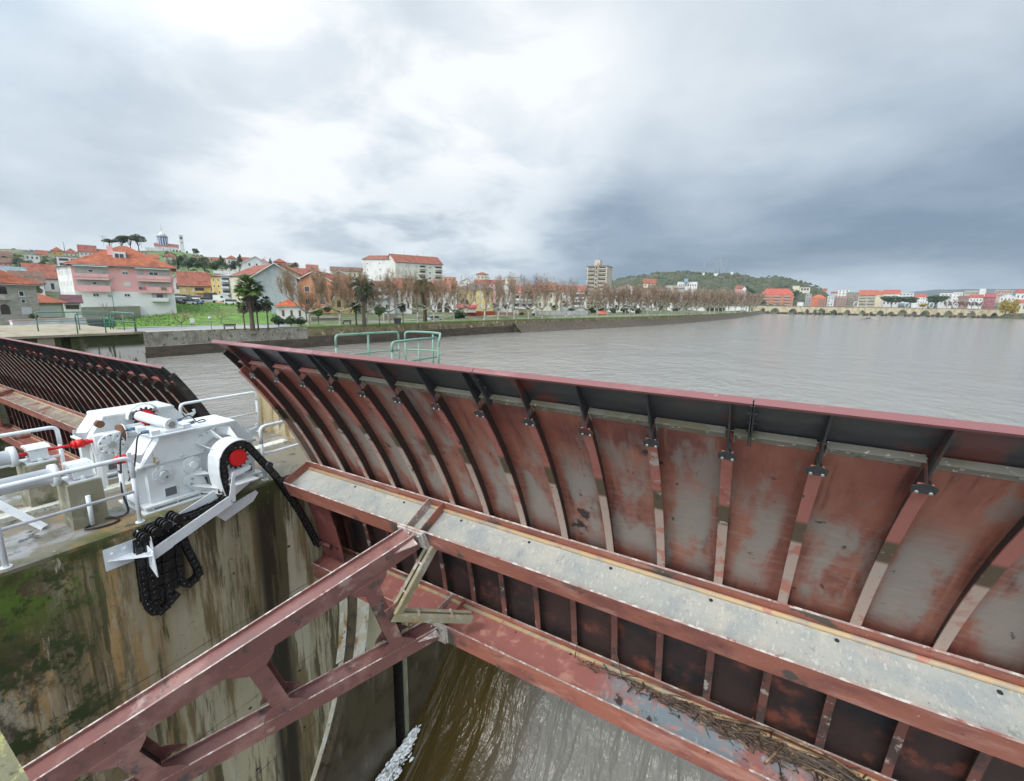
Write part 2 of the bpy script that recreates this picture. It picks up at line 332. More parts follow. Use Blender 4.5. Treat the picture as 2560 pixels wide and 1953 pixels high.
def tag(o, label=None, cat=None, group=None, kind=None):
    if label: o['label'] = label
    if cat: o['category'] = cat
    if group: o['group'] = group
    if kind: o['kind'] = kind
def thing(name, label, cat, loc, group=None, rz=0, local=False):
    o = bpy.data.objects.new(name, None); col.objects.link(o); o.location = loc; o.rotation_euler = (0, 0, rz); o.empty_display_size = .3
    tag(o, label, cat, group)
    if local: o['_local'] = 1
    return o
def copy_tree(o, parent=None):
    c = o.copy(); col.objects.link(c)
    if parent is not None: c.parent = parent
    for ch in o.children: copy_tree(ch, c)
    return c
def bend(pts, r, n=5):     # round the corners of a polyline
    pts = [np.array(p, float) for p in pts]; o = [pts[0]]
    for i in range(1, len(pts)-1):
        a, b, c = pts[i-1:i+2]; d1 = (a-b)/np.linalg.norm(a-b); d2 = (c-b)/np.linalg.norm(c-b)
        for k in range(n+1):
            t = k/n; p0 = b+d1*r; p2 = b+d2*r; o.append((1-t)**2*p0+2*t*(1-t)*b+t*t*p2)
    return o+[pts[-1]]
# ================================================================== river, weir, piers
CYC, CZC = -2.2, -6.02                 # trunnion axis of the gates
WZ = -9.0
b = MB(); b.add([(-400, 14, WZ), (900, 14, WZ), (900, 1500, WZ), (-400, 1500, WZ)], [(0, 1, 2, 3)])
b.build('river_water', M_water, kind='structure')
# water bending over the weir crest under the gates
prof = [(14.2, -9.0), (12.5, -9.06), (11, -9.3), (10, -9.7), (9.15, -10.1), (8.4, -10.95), (7.5, -11.65), (6.5, -11.95), (5, -12.15), (3, -12.3), (0, -12.4), (-25, -12.6)]
def nappe(x0, x1, name):
    b = MB(); nx = int((x1-x0)/.16); P = []
    ys = []
    for i in range(len(prof)-1):
        (ya, za), (yb, zb) = prof[i], prof[i+1]
        n = max(2, int(abs(ya-yb)/.25)) if i < 10 else 16
        for k in range(n): ys.append((ya+(yb-ya)*k/n, za+(zb-za)*k/n))
    ys.append(prof[-1])
    # soften the profile
    zs = [p[1] for p in ys]
    for _ in range(3): zs = [zs[0]]+[(zs[i-1]+2*zs[i]+zs[i+1])/4 for i in range(1, len(zs)-1)]+[zs[-1]]
    rnd = random.Random(5); ph = [(rnd.uniform(.5, 5), rnd.uniform(0, 6)) for _ in range(9)]
    for j, (y, _) in enumerate(ys):
        for i in range(nx+1):
            x = x0+(x1-x0)*i/nx; fall = min(1, max(0, (12-y)/5))
            dx = 1.6*math.exp(-max(0, x-x0)/2.2)*max(0, min(1, (9.5-y)/6))   # threads drawn away from the pier
            z = zs[j]+fall*.035*sum(math.sin(f*2.2*(x-dx)+p+.35*math.sin(y*.9+p)) for f, p in ph)/2.2
            P.append((x, y, z))
    n = nx+1; F = [(j*n+i, j*n+i+1, (j+1)*n+i+1, (j+1)*n+i) for j in range(len(ys)-1) for i in range(nx)]
    b.add(P, F, True); return b
def flow_mat():
    m, nt, bs, g = water_mat('falling_water', (.15, .12, .075), .18, [(1.0, (1.5, .45, 0.2), .16, 4), (2.4, (1.3, .5, .2), .045, 5), (4.5, (1.2, 1.6, .4), .016, 6)])
    n = nd(nt, 'ShaderNodeTexNoise'); n.inputs['Scale'].default_value = 1.0; n.inputs['Detail'].default_value = 7; n.inputs['Distortion'].default_value = 1.1
    mp = nd(nt, 'ShaderNodeMapping'); mp.inputs['Scale'].default_value = (2.6, .5, .3); nt.links.new(g, mp.inputs[0]); nt.links.new(mp.outputs[0], n.inputs['Vector'])
    sx = nd(nt, 'ShaderNodeSeparateXYZ'); nt.links.new(g, sx.inputs[0])
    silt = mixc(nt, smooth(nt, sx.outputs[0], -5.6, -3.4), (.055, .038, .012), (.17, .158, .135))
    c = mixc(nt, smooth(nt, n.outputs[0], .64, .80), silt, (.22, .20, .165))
    nt.links.new(c, bs.inputs['Base Color']); return m
M_flow = flow_mat()
M_foam = mat('white_foam', (.85, .86, .84), [((.5, .5, .46), 5, .5, .65, {'d': 7})], rough=.8, bump=1.0, bscale=9, bdetail=8)
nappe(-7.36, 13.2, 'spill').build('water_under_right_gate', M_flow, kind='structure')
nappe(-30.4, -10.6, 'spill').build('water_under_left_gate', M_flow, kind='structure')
# foam at the foot of the slot
rnd = random.Random(3); b = MB()
for k in range(1500):
    t = rnd.random()**.8; y = 7.55-4.2*t+rnd.gauss(0, .10); wdt = .10+.55*t; x = -7.25+abs(rnd.gauss(.5, .62))*wdt; zf = -11.62-.42*t+rnd.gauss(0, .035)+.10*(1-t)**2
    r = rnd.uniform(.008, .042)*(1.15-.35*t); vs = []
    for i in range(3):
        for j in range(5):
            th = math.pi*(i+.6)/3.4; ph = 2*math.pi*j/5+i; q = r*rnd.uniform(.5, 1.5); vs.append((x+q*math.sin(th)*math.cos(ph), y+q*2.0*math.sin(th)*math.sin(ph), zf+.6*q*math.cos(th)))
    b.add(vs, [(i*5+j, i*5+(j+1) % 5, (i+1)*5+(j+1) % 5, (i+1)*5+j) for i in range(2) for j in range(5)]+[(4, 3, 2, 1, 0), (10, 11, 12, 13, 14)], True)
b.build('foam', M_foam, kind='stuff', label='white foam churning at the foot of the pier slot', cat='foam')

XP = -7.35; XL = -10.55; ZD = -3.22
def pier(x1, x0, label, slots=True):
    t = thing('concrete_pier', label, 'pier', ((x0+x1)/2, 0, -15))
    b = MB(); sm = .0
    # body downstream of the guide, deck as its own sheet on top
    b.box(x0, x1, -9, 6.93, -15, ZD)
    b.box(x0, x1-.45, 6.93, 7.32, -15, ZD)                  # recess of the stop-log slot
    b.box(x0, x1-.02, 7.32, 9.3, -15, ZD)
    n = 14; w = (x1-x0)/2; xc = (x0+x1)/2
    b.prism([(xc+w*math.cos(math.pi*k/n)*.995, 9.3+.95*math.sin(math.pi*k/n)) for k in range(n+1)], 2, -15, ZD)
    b.build('wall', M_conc, t)
    b = MB(); b.box(x0-.0, x1-.0, -9, 6.2, ZD+.002, ZD+.05); b.build('deck', M_deck, t)
    b = MB(); b.box(x0+.02, x1-.06, 5.98, 9.25, ZD+.05, -1.98)
    b.prism([(xc+(w-.06)*math.cos(math.pi*k/n), 9.25+.88*math.sin(math.pi*k/n)) for k in range(n+1)], 2, ZD+.05, -1.98)
    b.build('nose_block', mat('flaking_limewash_'+str(int(-x0)), (.42, .34, .20), [((.22, .17, .08), 2.5, .48, .62, {'st': (2, 1, .25), 'd': 7}), ((.10, .10, .035), 3, .54, .64, {'st': (2, 1, .25), 'd': 7}), ((.55, .50, .40), 3, .55, .65, {})], rough=.8, bump=.4), t)
    return t
P1 = pier(XP, XL, 'stained mossy concrete pier carrying the white hoist machinery')
# dark wet lining upstream of the gate, guide track and strips following the gate's arc
def arc_strip(b, r0, r1, th0, th1, x0, x1, n=28):
    for i in range(n):
        a, c = th0+(th1-th0)*i/n, th0+(th1-th0)*(i+1)/n; P = []
        for x in (x0, x1):
            for (r, t) in ((r0, a), (r1, a), (r1, c), (r0, c)): P.append((x, CYC+r*math.cos(t), CZC+r*math.sin(t)))
        b.hexa(P)
    return b
b = arc_strip(MB(), 7.70, 7.90, R(8), R(-13), XP+.002, XP+.012); b.build('guide_strip', M_guide, P1)
b = arc_strip(MB(), 7.925, 8.15, R(8), R(-55), XP+.002, XP+.03); b.build('seal_track', M_track, P1)
b = arc_strip(MB(), 8.17, 8.52, R(8), R(-17), XP+.002, XP+.010); b.build('guide_strip', M_guide, P1)
b = arc_strip(MB(), 7.78, 7.90, R(-13.2), R(-55), XP+.002, XP+.010); b.build('guide_strip', M_guide, P1)
poly = [(CYC+8.17*math.cos(R(t)), CZC+8.17*math.sin(R(t))) for t in (-17.2, -22, -27, -32, -38, -46)]
b = MB(); b.prism([(6.92, -8.42)]+[(p[0], p[1]) for p in poly]+[(6.92, -13)], 0, XP+.002, XP+.008); b.build('steel_lining', M_lining, P1)
b = MB(); b.box(XP-.018, XP-.006, 7.33, 9.3, -13, -8.45); b.build('steel_lining', M_lining, P1)
b = MB(); b.box(XP-.03, XP+.03, 7.30, 7.40, -12.5, -7.2); b.build('slot_edge', mat('green_grey_slot_edge', (.22, .22, .15), [((.34, .33, .25), 3, .5, .65, {'st': (1, 1, .3)})], rough=.5), P1)
b = MB(); b.box(XP-.44, XP-.43, 6.94, 7.29, -13, -4); b.box(XP-.43, XP-.04, 7.30, 7.315, -13, -4); b.build('slot_shade', M_seal_shade, P1)  # thin dark sheets stand in for the deep shade inside the slot
for i_, (z0_, z1_) in enumerate(((-5.55, -5.50), (-7.15, -7.10), (-8.75, -8.70))):
    b = MB(); n = 30; P = []
    for k in range(n+1):
        y = -4+9.2*k/n; z = z0_+(z1_-z0_)*k/n+.012*math.sin(k*1.7+i_)
        P += [(XP+.0015, y, z), (XP+.0015, y, z+.007+.004*math.sin(k*2.3))]
    b.add(P, [(k*2, k*2+2, k*2+3, k*2+1) for k in range(n)]); b.build('formwork_joint', M_seal_shade, P1)
# formwork tie holes and the plug low on the face
b = MB(); rnd = random.Random(11)
for y in np.arange(-.6, 6.6, 1.02):
    for z in np.arange(-8.6, -3.9, 1.35): b.cyl((XP+.001, y+rnd.uniform(-.05, .05), z), (XP+.004, y, z), .018, 8)
b.build('tie_hole', M_seal_shade, P1)
b = MB(); b.cyl((XP+.001, 1.79, -3.62), (XP+.008, 1.79, -3.62), .032, 12); b.build('plug', M_conc2, P1)
P3 = thing('concrete_pier', 'far concrete pier holding the other end of the right gate', 'pier', (14.2, 0, -15))
b = MB(); b.box(12.45, 15.5, -9, 12, -15, ZD); b.build('wall', M_conc, P3)

# abutment on the far left bank side
AB = thing('concrete_abutment', 'mossy concrete abutment with white lime runs at the left end of the weir', 'abutment', (-34.5, 8, -15))
b = MB(); b.box(-42, -31, -6, 8.0, -15, -2.16); b.box(-42, -31.25, 8.0, 8.35, -15, -2.16); b.box(-42, -31, 8.35, 11.45, -15, -2.16); b.build('wall', M_abut, AB)
b = MB(); b.box(-42.1, -30.9, -6.1, 11.55, -2.158, -2.04); b.build('deck', M_abtop, AB)
b = MB(); b.box(-31.12, -30.985, 7.15, 7.75, -9, -2.17); b.build('pilaster', M_abtop, AB)
# concrete walkway edge where the photographer stands
pA = onp(2, -1.55, 0, 1826); pB = onp(2, -1.55, 76, 1953); dv = (pB-pA)/np.linalg.norm(pB-pA); nv = np.array([dv[1], -dv[0], 0]);
if np.dot(nv, pA) > 0: nv = -nv
nv = np.array([-1., 0, 0]) if abs(nv[0]) > .3 else nv
b = MB(); q0 = pA-dv*3; q1 = pB+dv*.12; b.hexa([q0-[0, 0, .35], q1-[0, 0, .35], q1+nv*1.2-[0, 0, .35], q0+nv*1.2-[0, 0, .35], q0, q1, q1+nv*1.2, q0+nv*1.2])
b.build('walkway_edge', mat('mossy_walkway', (.17, .16, .09), [((.32, .31, .12), 16, .5, .62, {'d': 6}), ((.06, .06, .03), 20, .55, .65, {})], rough=.8, bump=.5, bscale=30), label='mossy grey concrete walkway edge in the bottom left corner', cat='ledge')

# ================================================================== radial gates
def gate(x0, x1, dth, label, ribs0, armside):
    D = R(dth)
    def G(r, t, x): a = R(t)+D; return (x, CYC+r*math.cos(a), CZC+r*math.sin(a))
    t = thing('radial_gate', label, 'gate', G(7.4, -2, (x0+x1)/2))
    def sweep(b, r0, r1, t0, t1, xa, xb, n=1):
        for i in range(n):
            a, c = t0+(t1-t0)*i/n, t0+(t1-t0)*(i+1)/n; P = []
            for x in (xa, xb):
                for (r, q) in ((r0, a), (r1, a), (r1, c), (r0, c)): P.append(G(r, q, x))
            b.hexa(P)
        return b
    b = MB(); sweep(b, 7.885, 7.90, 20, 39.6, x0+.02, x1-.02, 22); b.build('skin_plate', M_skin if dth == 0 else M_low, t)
    b = MB(); sweep(b, 7.885, 7.90, 4.2, 20, x0+.02, x1-.02, 18); b.build('lower_skin_plate', M_low, t)
    # vertical weld seams lie in the skin; side seals
    for (xs, s) in ((x0, 1), (x1, -1)):
        b = MB(); sweep(b, 7.80, 7.93, 4.2, 41.5, xs-.0*s, xs+.03*s, 40); b.build('side_seal', M_seal_shade, t)
    b = MB(); sweep(b, 7.76, 7.885, 4.2, 39.0, x0+.05, x0+.075, 34); sweep(b, 7.745, 7.758, 4.2, 39.0, x0+.04, x0+.13, 40); b.build('edge_frame', M_rib, t)
    xs = []; x = ribs0
    while x < x1-.25: xs.append(x); x += .605
    x = ribs0-.605
    while x > x0+.25: xs.append(x); x -= .605
    for x in sorted(xs):
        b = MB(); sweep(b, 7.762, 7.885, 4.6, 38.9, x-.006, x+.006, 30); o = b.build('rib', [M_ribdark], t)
        b = MB(); sweep(b, 7.748, 7.761, 4.6, 38.9, x-.043, x+.043, 32); b.build('rib_flange', M_rib, o)
        # flap bracket: web, pentagon plate, bolts
        b = MB(); b.prism([G(7.815, 43.07, 0)[1:], G(7.85, 43.07, 0)[1:], G(7.898, 39.7, 0)[1:], G(7.775, 39.4, 0)[1:]], 0, x-.007, x+.007)
        b.cyl(G(7.80, 39.6, x), G(7.755, 38.9, x+.02), .009, 6)
        o = b.build('flap_bracket', M_blk, t)
        b = MB(); P = [G(7.735, q, x+dx) for dx, q in ((-.065, 38.25), (.065, 38.25), (.07, 38.75), (.0, 39.1), (-.07, 38.75))]; Q = [G(7.747, q, x+dx) for dx, q in ((-.065, 38.25), (.065, 38.25), (.07, 38.75), (.0, 39.1), (-.07, 38.75))]
        b.add(P+Q, [(4, 3, 2, 1, 0), (5, 6, 7, 8, 9)]+[(i, (i+1) % 5, 5+(i+1) % 5, 5+i) for i in range(5)])
        b.build('bracket_plate', M_blk, o)
        b = MB()
        for dx in (-.035, .04): b.cyl(G(7.735, 38.4, x+dx), G(7.722, 38.4, x+dx), .012, 8)
        b.build('bolt', M_steel, o)
    # flap panel, lip and the bolted angle under it
    b = MB(); P = [G(r_, q_, x_) for x_ in (x0, x1) for (r_, q_) in ((7.90, 39.62), (7.912, 39.62), (7.865, 43.08), (7.853, 43.08))]; b.hexa(P); b.build('flap_panel', M_blk, t)
    segs = [x0-.02]; x = x0+2.35
    while x < x1: segs.append(x); x += 2.42
    segs.append(x1)
    for i in range(len(segs)-1):
        b = MB(); sweep(b, 7.822, 7.87, 43.10, 43.16, segs[i]+.004, segs[i+1]-.004); sweep(b, 7.812, 7.822, 42.97, 43.16, segs[i]+.004, segs[i+1]-.004)
        b.build('crest_plate', M_lip, t)
        if i:
            b = MB(); P = [G(7.80, 43.05, 0)[1:], G(7.848, 43.05, 0)[1:], G(7.898, 39.7, 0)[1:], G(7.80, 39.3, 0)[1:]]; b.prism(P, 0, segs[i]-.014, segs[i]-.004); b.prism(P, 0, segs[i]+.004, segs[i]+.014)
            for q in (40.0, 41.2, 42.3): b.cyl(G(7.87-.025*(q-40.0), q, segs[i]-.035), G(7.87-.025*(q-40.0), q, segs[i]+.035), .01, 6)
            b.build('joint_flange', M_blk, t)
    xx = [x0+.1]+sorted(xs)+[x1-.1]
    for i in range(len(xx)-1):
        b = MB(); a, c = xx[i]+.03, xx[i+1]-.03
        if c-a < .1: continue
        sweep(b, 7.868, 7.882, 39.1, 40.05, a, c); sweep(b, 7.82, 7.868, 39.97, 40.05, a, c)
        sweep(b, 7.835, 7.868, 39.1, 39.97, a, a+.012)
        o = b.build('seal_angle', mat_angle, t)
        b = MB()
        for k in (.25, .75): b.cyl(G(7.868, 39.5, a+(c-a)*k), G(7.858, 39.5, a+(c-a)*k), .013, 8)
        b.build('bolt', M_steel, o)
    # horizontal beams: two flanges, web between them, stiffeners
    armx = [x0+3.1, x1-3.1]
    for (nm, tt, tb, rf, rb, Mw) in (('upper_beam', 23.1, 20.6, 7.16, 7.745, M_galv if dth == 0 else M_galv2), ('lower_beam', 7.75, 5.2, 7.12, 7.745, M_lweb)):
        b = MB(); tw = tt-1.15 if nm == 'upper_beam' else tt-.85
        sweep(b, rf+.012, rb-.012, tw-.12, tw, x0+.02, x1-.02)
        web = b.build(nm, Mw, t)
        b = MB(); sweep(b, rf, rf+.011, tb, tt-.05, x0, x1); b.build('front_flange', M_beam, web)
        b = MB(); sweep(b, rb-.011, rb, tb, tt-.05, x0, x1); b.build('back_flange', M_beam, web)
        b = MB(); sweep(b, rf-.005, rf+.018, tt-.05, tt, x0, x1); b.build('front_edge', M_edge, web)
        b = MB(); sweep(b, rb-.018, rb+.005, tt-.05, tt, x0, x1); b.build('back_edge', M_edge, web)
        b = MB(); P0, P1_ = G(rb-.045, tw+.10, x0+.03), G(rb-.045, tw+.10, x1-.03); b.tube([P0, P1_], .03 if nm == 'upper_beam' else .035, 8); b.build('weld_fillet', M_fil, web)
        for xs_ in (x0+.006, x1-.018):
            b = MB(); sweep(b, rf+.012, rb-.012, tb, tt-.03, xs_, xs_+.012); b.build('end_plate', M_beam, web)
        for ax in armx:
            for dx in (-.14, .13):
                b = MB(); sweep(b, rf+.012, rb-.012, tw, tt-.02, ax+dx-.008, ax+dx+.008); b.build('stiffener', M_edge if dx < 0 else M_beam, web)
        k = x0+1.35 if nm == 'upper_beam' else x0+.9; rr = rb-.12
        while k < min(x1, 6):
            b = MB(); b.cyl(G(rr, tw+.02, k), G(rr, tw-.16, k), .021 if nm == 'upper_beam' else .014, 12); k += 1.13
            b.build('drain_hole', M_seal_shade, web)
    # lifting side plate between the beams
    for (xa, xb) in ((x0+.02, x0+.62), (x1-.62, x1-.02)):
        b = MB(); sweep(b, 7.40, 7.42, 8.0, 20.6, xa, xb, 4); b.build('side_panel', M_skin2, t)
        b = MB(); sweep(b, 7.36, 7.41, 10.2, 10.6, xa+.42, xa+.5); b.cyl(G(7.36, 10.4, xa-.14 if xa < (x0+x1)/2 else xb+.14), G(7.36, 10.4, xa+.35), .045, 14); b.build('lifting_pin', M_blk, t)
    # arms
    for ai, ax in enumerate(armx):
        if armside and ai != armside-1: continue
        s = 1 if ai == 0 else -1
        T = np.array([x0-.05 if ai == 0 else x1+.05, CYC, CZC]); frames = {}
        for nm, th, rr in (('upper_arm', 21.9, 7.15), ('lower_arm', 6.85, 7.11)):
            E_ = np.array(G(rr, th, ax)); d = E_-T; L = np.linalg.norm(d); d /= L
            n_ = np.array([0, -math.sin(R(th)+D), math.cos(R(th)+D)]); n_ -= d*np.dot(n_, d); n_ /= np.linalg.norm(n_); w = np.cross(n_, d)
            if w[0] < 0: w = -w
            frames[nm] = (T, d, w, n_, L)
            h, hw, th_ = (.145 if nm == 'upper_arm' else .115), .125, .007
            mid = T+d*(L/2+.35); hl = L/2-.38
            b = MB(); b.obox(mid+n_*(h-.055), d, w, n_, hl, hw-.008, .007); arm = b.build(nm, M_arm, t)
            for sg, fn in ((-1, 'arm_flange'), (1, 'arm_flange')):
                b = MB(); b.obox(mid+w*sg*hw, d, w, n_, hl, .007, h-.004); b.build(fn, M_arm, arm)
                b = MB(); b.obox(mid+w*sg*hw+n_*h, d, w, n_, hl, .009, .004); b.build('flange_edge', M_edge, arm)
            # bolted end plates lying on the beam flange
            tt_ = 23.25 if nm == 'upper_arm' else 7.9
            b = MB(); sweep(b, 7.136 if nm == 'upper_arm' else 7.096, 7.157 if nm == 'upper_arm' else 7.117, tt_-2.6, tt_, ax-.27, ax+.24); sweep(b, 7.105 if nm == 'upper_arm' else 7.066, 7.13 if nm == 'upper_arm' else 7.09, tt_-2.6, tt_-.12, ax-.25, ax+.22)
            b.build('end_plate', M_pale, arm)
            for i_ in (-.2, -.02, .16): MB().cyl(G(7.105 if nm == 'upper_arm' else 7.066, tt_-.45, ax+i_), G(7.07 if nm == 'upper_arm' else 7.03, tt_-.45, ax+i_), .02, 8).build('bolt', M_steel, arm)
            b = MB(); b.add([T+d*(L-.06)+w*(hw+.01)+n_*.1, T+d*(L-.06)+w*(hw+.15)+n_*.1, T+d*(L-.36)+w*(hw+.01)+n_*.06, T+d*(L-.06)+w*(hw+.01)+n_*.085, T+d*(L-.06)+w*(hw+.15)+n_*.085, T+d*(L-.36)+w*(hw+.01)+n_*.045], [(0, 1, 2), (5, 4, 3), (0, 3, 4, 1), (1, 4, 5, 2), (2, 5, 3, 0)]); b.build('gusset', M_edge, arm)
        TU, dU, wU, nU, LU = frames['upper_arm']; TL, dL, wL, nL, LL = frames['lower_arm']
        hw = .125
        for k, (fu, fl) in enumerate(((.895, .915), (.70, .715), (.525, .545), (.34, .35))):
            U = TU+dU*LU*fu-nU*.14; Lw = TL+dL*LL*fl+nL*.14; a = Lw-U; ln = np.linalg.norm(a); a /= ln
            sd_ = wU; fw = np.cross(a, sd_); fw /= np.linalg.norm(fw)
            for sg in (1, -1):
                b = MB(); c = (U+Lw)/2+sd_*sg*(hw-.0)
                b.obox(c, a, sd_, fw, ln/2+.04, .006, .10); br_ = b.build('arm_brace', M_arm, t)
                for (O, dd, nn, q) in ((U, dU, nU, -1), (Lw, dL, nL, 1)):
                    b = MB(); p0 = O+sd_*sg*(hw+.008); e = a*(-q)*-1
                    A_ = p0-dd*.27; B_ = p0+dd*.27; inward = a if q == -1 else -a
                    P = [A_, B_, p0+dd*.23+inward*.07, p0+dd*.115+inward*.17, p0-dd*.115+inward*.17, p0-dd*.23+inward*.07]
                    P2 = [v_+sd_*sg*.008 for v_ in P]; b.add(P+P2, [(0, 1, 2, 3, 4, 5), (11, 10, 9, 8, 7, 6)]+[(i, (i+1) % 6, 6+(i+1) % 6, 6+i) for i in range(6)]); b.build('gusset_plate', M_arm, br_)
            b = MB(); b.obox((U+Lw)/2, a, sd_, fw, ln/2, hw-.008, .006); b.build('brace_web', M_blk, t)
        # galvanised diagonal braces from the first brace up and down to the beams
        U = TU+dU*LU*.895-nU*.14; Lw = TL+dL*LL*.915+nL*.14; node = U*.60+Lw*.40+dU*.12+wU*(.27 if s > 0 else -.27)
        for tgt, nm_ in ((np.array(G(7.18, 20.9, ax+s*.22)), 'diagonal_brace'), (np.array(G(7.3, 9.9, ax+s*.62)), 'diagonal_brace')):
            a = tgt-node; ln = np.linalg.norm(a); a /= ln; up = np.array([0, -.35, .94]); up -= a*np.dot(up, a); up /= np.linalg.norm(up); sw = np.cross(a, up)
            b = MB()
            for sg in (-1, 1):
                b.obox((node+tgt)/2+sw*sg*.045, a, sw, up, ln/2, .026, .005); b.obox((node+tgt)/2+sw*sg*.07-up*.056, a, sw, up, ln/2, .005, .056)
            db = b.build(nm_, M_galb, t)
            for q in (.3, .72) if ln > .8 else (.45,):
                b = MB(); b.obox(node+a*ln*q+up*.01, a, sw, up, .015, .08, .005); b.build('tie_plate', M_edge, db)
        b = MB(); b.obox(node, dU, wU, nU, .10, .012, .11); b.build('node_plate', M_arm, t)
        b = MB(); b.cyl(T-[.25, 0, 0], T+[.25, 0, 0], .35, 24); b.build('trunnion', M_beam, t)
    return t, G
M_pale = mat('pale_steel_plate', (.50, .45, .40), [((.36, .20, .16), 5, .5, .65, {}), ((.62, .60, .54), 8, .5, .7, {})], rough=.5)
mat_angle = mat('mossy_galvanised_angle', (.20, .185, .145), [((.16, .14, .09), 3, .48, .6, {}), ((.10, .10, .03), 4, .56, .62, {'z': (-1, 1), 'ax': 0, 'd': 7}), ((.36, .14, .12), 1.2, .3, .5, {'z': (-5.0, -5.6), 'ax': 0}), ((.5, .48, .42), 20, .62, .7, {})], rough=.5)
M_fil = mat('ochre_fillet', (.50, .36, .20), [((.36, .31, .24), 3, .45, .6, {}), ((.45, .2, .15), 5, .58, .66, {})], rough=.55)
M_skin2 = mat('maroon_panel', (.17, .05, .045), [((.26, .10, .085), 2.5, .5, .65, {}), ((.06, .04, .04), 2.5, .55, .63, {})], rough=.5)
g1, G1 = gate(-7.25, 12.35, 0, 'open red oxide radial gate in front, its ribbed curved skin filling the right side', -6.86, 0)
g2, G2 = gate(-30.2, -10.62, -7.3, 'darker ribbed radial gate beyond the white machinery at left', -11.2, 2)
# driftwood caught on the lower beam
M_wood = mat('drift_sticks', (.16, .10, .055), [((.30, .21, .12), 8, .5, .65, {}), ((.05, .035, .02), 6, .5, .65, {})], rough=.8)
rnd = random.Random(8); b = MB()
def Gb(u, rr, up=0): p = np.array(G1(rr, 7.05, u)); return p+np.array([0, -.13, .99])*up
for k in range(1300):
    u = -2.3+rnd.betavariate(1.8, 1.1)*4.3; dens = min(1, max(.06, (u+2.1)/2.2)); rr = 7.64-abs(rnd.gauss(0, .075))*(.35+dens)
    if rnd.random() > dens: continue
    p = Gb(u, rr, -.005+abs(rnd.gauss(0, .03))*dens); a = rnd.gauss(0, .9); L = rnd.choice((.05, .08, .12, .2, .38))*rnd.uniform(.7, 1.3)
    d = np.array([math.cos(a), -.45*math.sin(a), rnd.gauss(-.03, .12)])*L
    b.cur = 0 if rnd.random() < .72 else 1
    b.tube([p, p+d*.5+np.array([0, 0, rnd.uniform(0, .03)]), p+d], rnd.choice((.003, .005, .006, .009))*(1.7 if L > .25 else 1), 4, False)
b.build('driftwood', [simple('dark_wet_sticks', (.055, .032, .02), .6, var=.2, scale=9), M_wood], kind='stuff', label='tangle of sticks and reeds caught along the lower beam of the right gate', cat='driftwood')
def branch(pts, r, label):
    MB().tube(pts, r, 7).build('branch', M_wood, label=label, cat='branch', group='loose branches on the lower beam')
branch([Gb(-.1, 7.60, .05), Gb(.5, 7.66, .16), Gb(1.1, 7.62, .18), Gb(1.7, 7.5, .08)], [.02, .018, .013, .006], 'long pale bent branch arching over the driftwood at lower right')
branch([Gb(.65, 7.60, .1), Gb(.55, 7.40, .1), Gb(.47, 7.28, .08)], [.016, .016, .014], 'short broken branch stub pointing down over the grey beam web')
branch([Gb(-1.25, 7.6, .03), Gb(-1.4, 7.7, .45)], [.008, .003], 'thin straight twig standing up against the dark panel')
branch([Gb(-1.95, 7.6, .02), Gb(-1.93, 7.66, .26)], [.009, .004], 'pale splinter sticking up at the left of the driftwood')
branch([Gb(-1.9, 7.5, .06), Gb(-1.3, 7.56, .1), Gb(-.6, 7.65, .16), Gb(-.05, 7.7, .2)], [.006, .007, .006, .003], 'long thin dark twig lying over the left part of the driftwood')
# ================================================================== railings, machinery on the pier
ZT = ZD+.05
def rail(label, runs, posts, group, r=.030, M=None, rm=.022, top=1.0, mid=.5, base=True, zb=None):
    M = M or M_wrail; z0 = ZT if zb is None else zb
    t = thing('guard_railing', label, 'railing', (*posts[0][:2], z0), group)
    for ru in runs['top']: MB().tube(bend(ru, .10), r, 10).build('top_rail', M, t)
    for ru in runs['mid']: MB().tube(ru, rm, 8).build('mid_rail', M, t)
    for p in posts:
        b = MB(); b.cyl((p[0], p[1], z0), (p[0], p[1], z0+(p[2] if len(p) > 2 else top-.08)), r*.92, 10); po = b.build('post', M, t)
        if base: MB().cyl((p[0], p[1], z0), (p[0], p[1], z0+.012), r*1.9, 10).build('base_flange', M, po)
    return t
GRW = 'white tube railings on the pier'
zt, zm = ZD+1.02, ZD+.52
rail('white railing in front of the near gearbox, its bent end beside the housing', {'top': [[(-7.47, -3, zt), (-7.47, 2.41, zt), (-7.47, 2.41, zt-.3)]], 'mid': [[(-7.47, -3, zm), (-7.47, 2.41, zm)]]}, [(-7.47, 1.11), (-7.47, 2.41, .8), (-7.47, -.5), (-7.47, -2.4)], GRW)
rail('short white railing right of the near gearbox, running up to the red gate', {'top': [[(-7.47, 4.23, zt-.3), (-7.47, 4.23, zt), (-7.47, 5.75, zt)]], 'mid': [[(-7.47, 4.23, zm), (-7.47, 5.75, zm)]]}, [(-7.47, 4.23, .8), (-7.47, 5.72)], GRW)
rail('white railing behind the far gearbox in front of the open water', {'top': [[(-10.42, 4.3, zt-.3), (-10.42, 4.3, zt), (-10.42, 5.88, zt), (-10.42, 5.88, zt-.2)]], 'mid': [[(-10.42, 4.3, zm), (-10.42, 5.88, zm)]]}, [(-10.42, 4.3, .8), (-10.42, 5.88, .9)], GRW)
rail('white railing at far left with one bent end above the grey shaft tube', {'top': [[(-10.25, -3, zt), (-10.25, 2.4, zt), (-10.25, 2.4, zt-.3)]], 'mid': [[(-10.25, -3, zm), (-10.25, 2.4, zm)]]}, [(-10.25, 2.4, .8), (-10.25, .3), (-10.25, -2)], GRW)

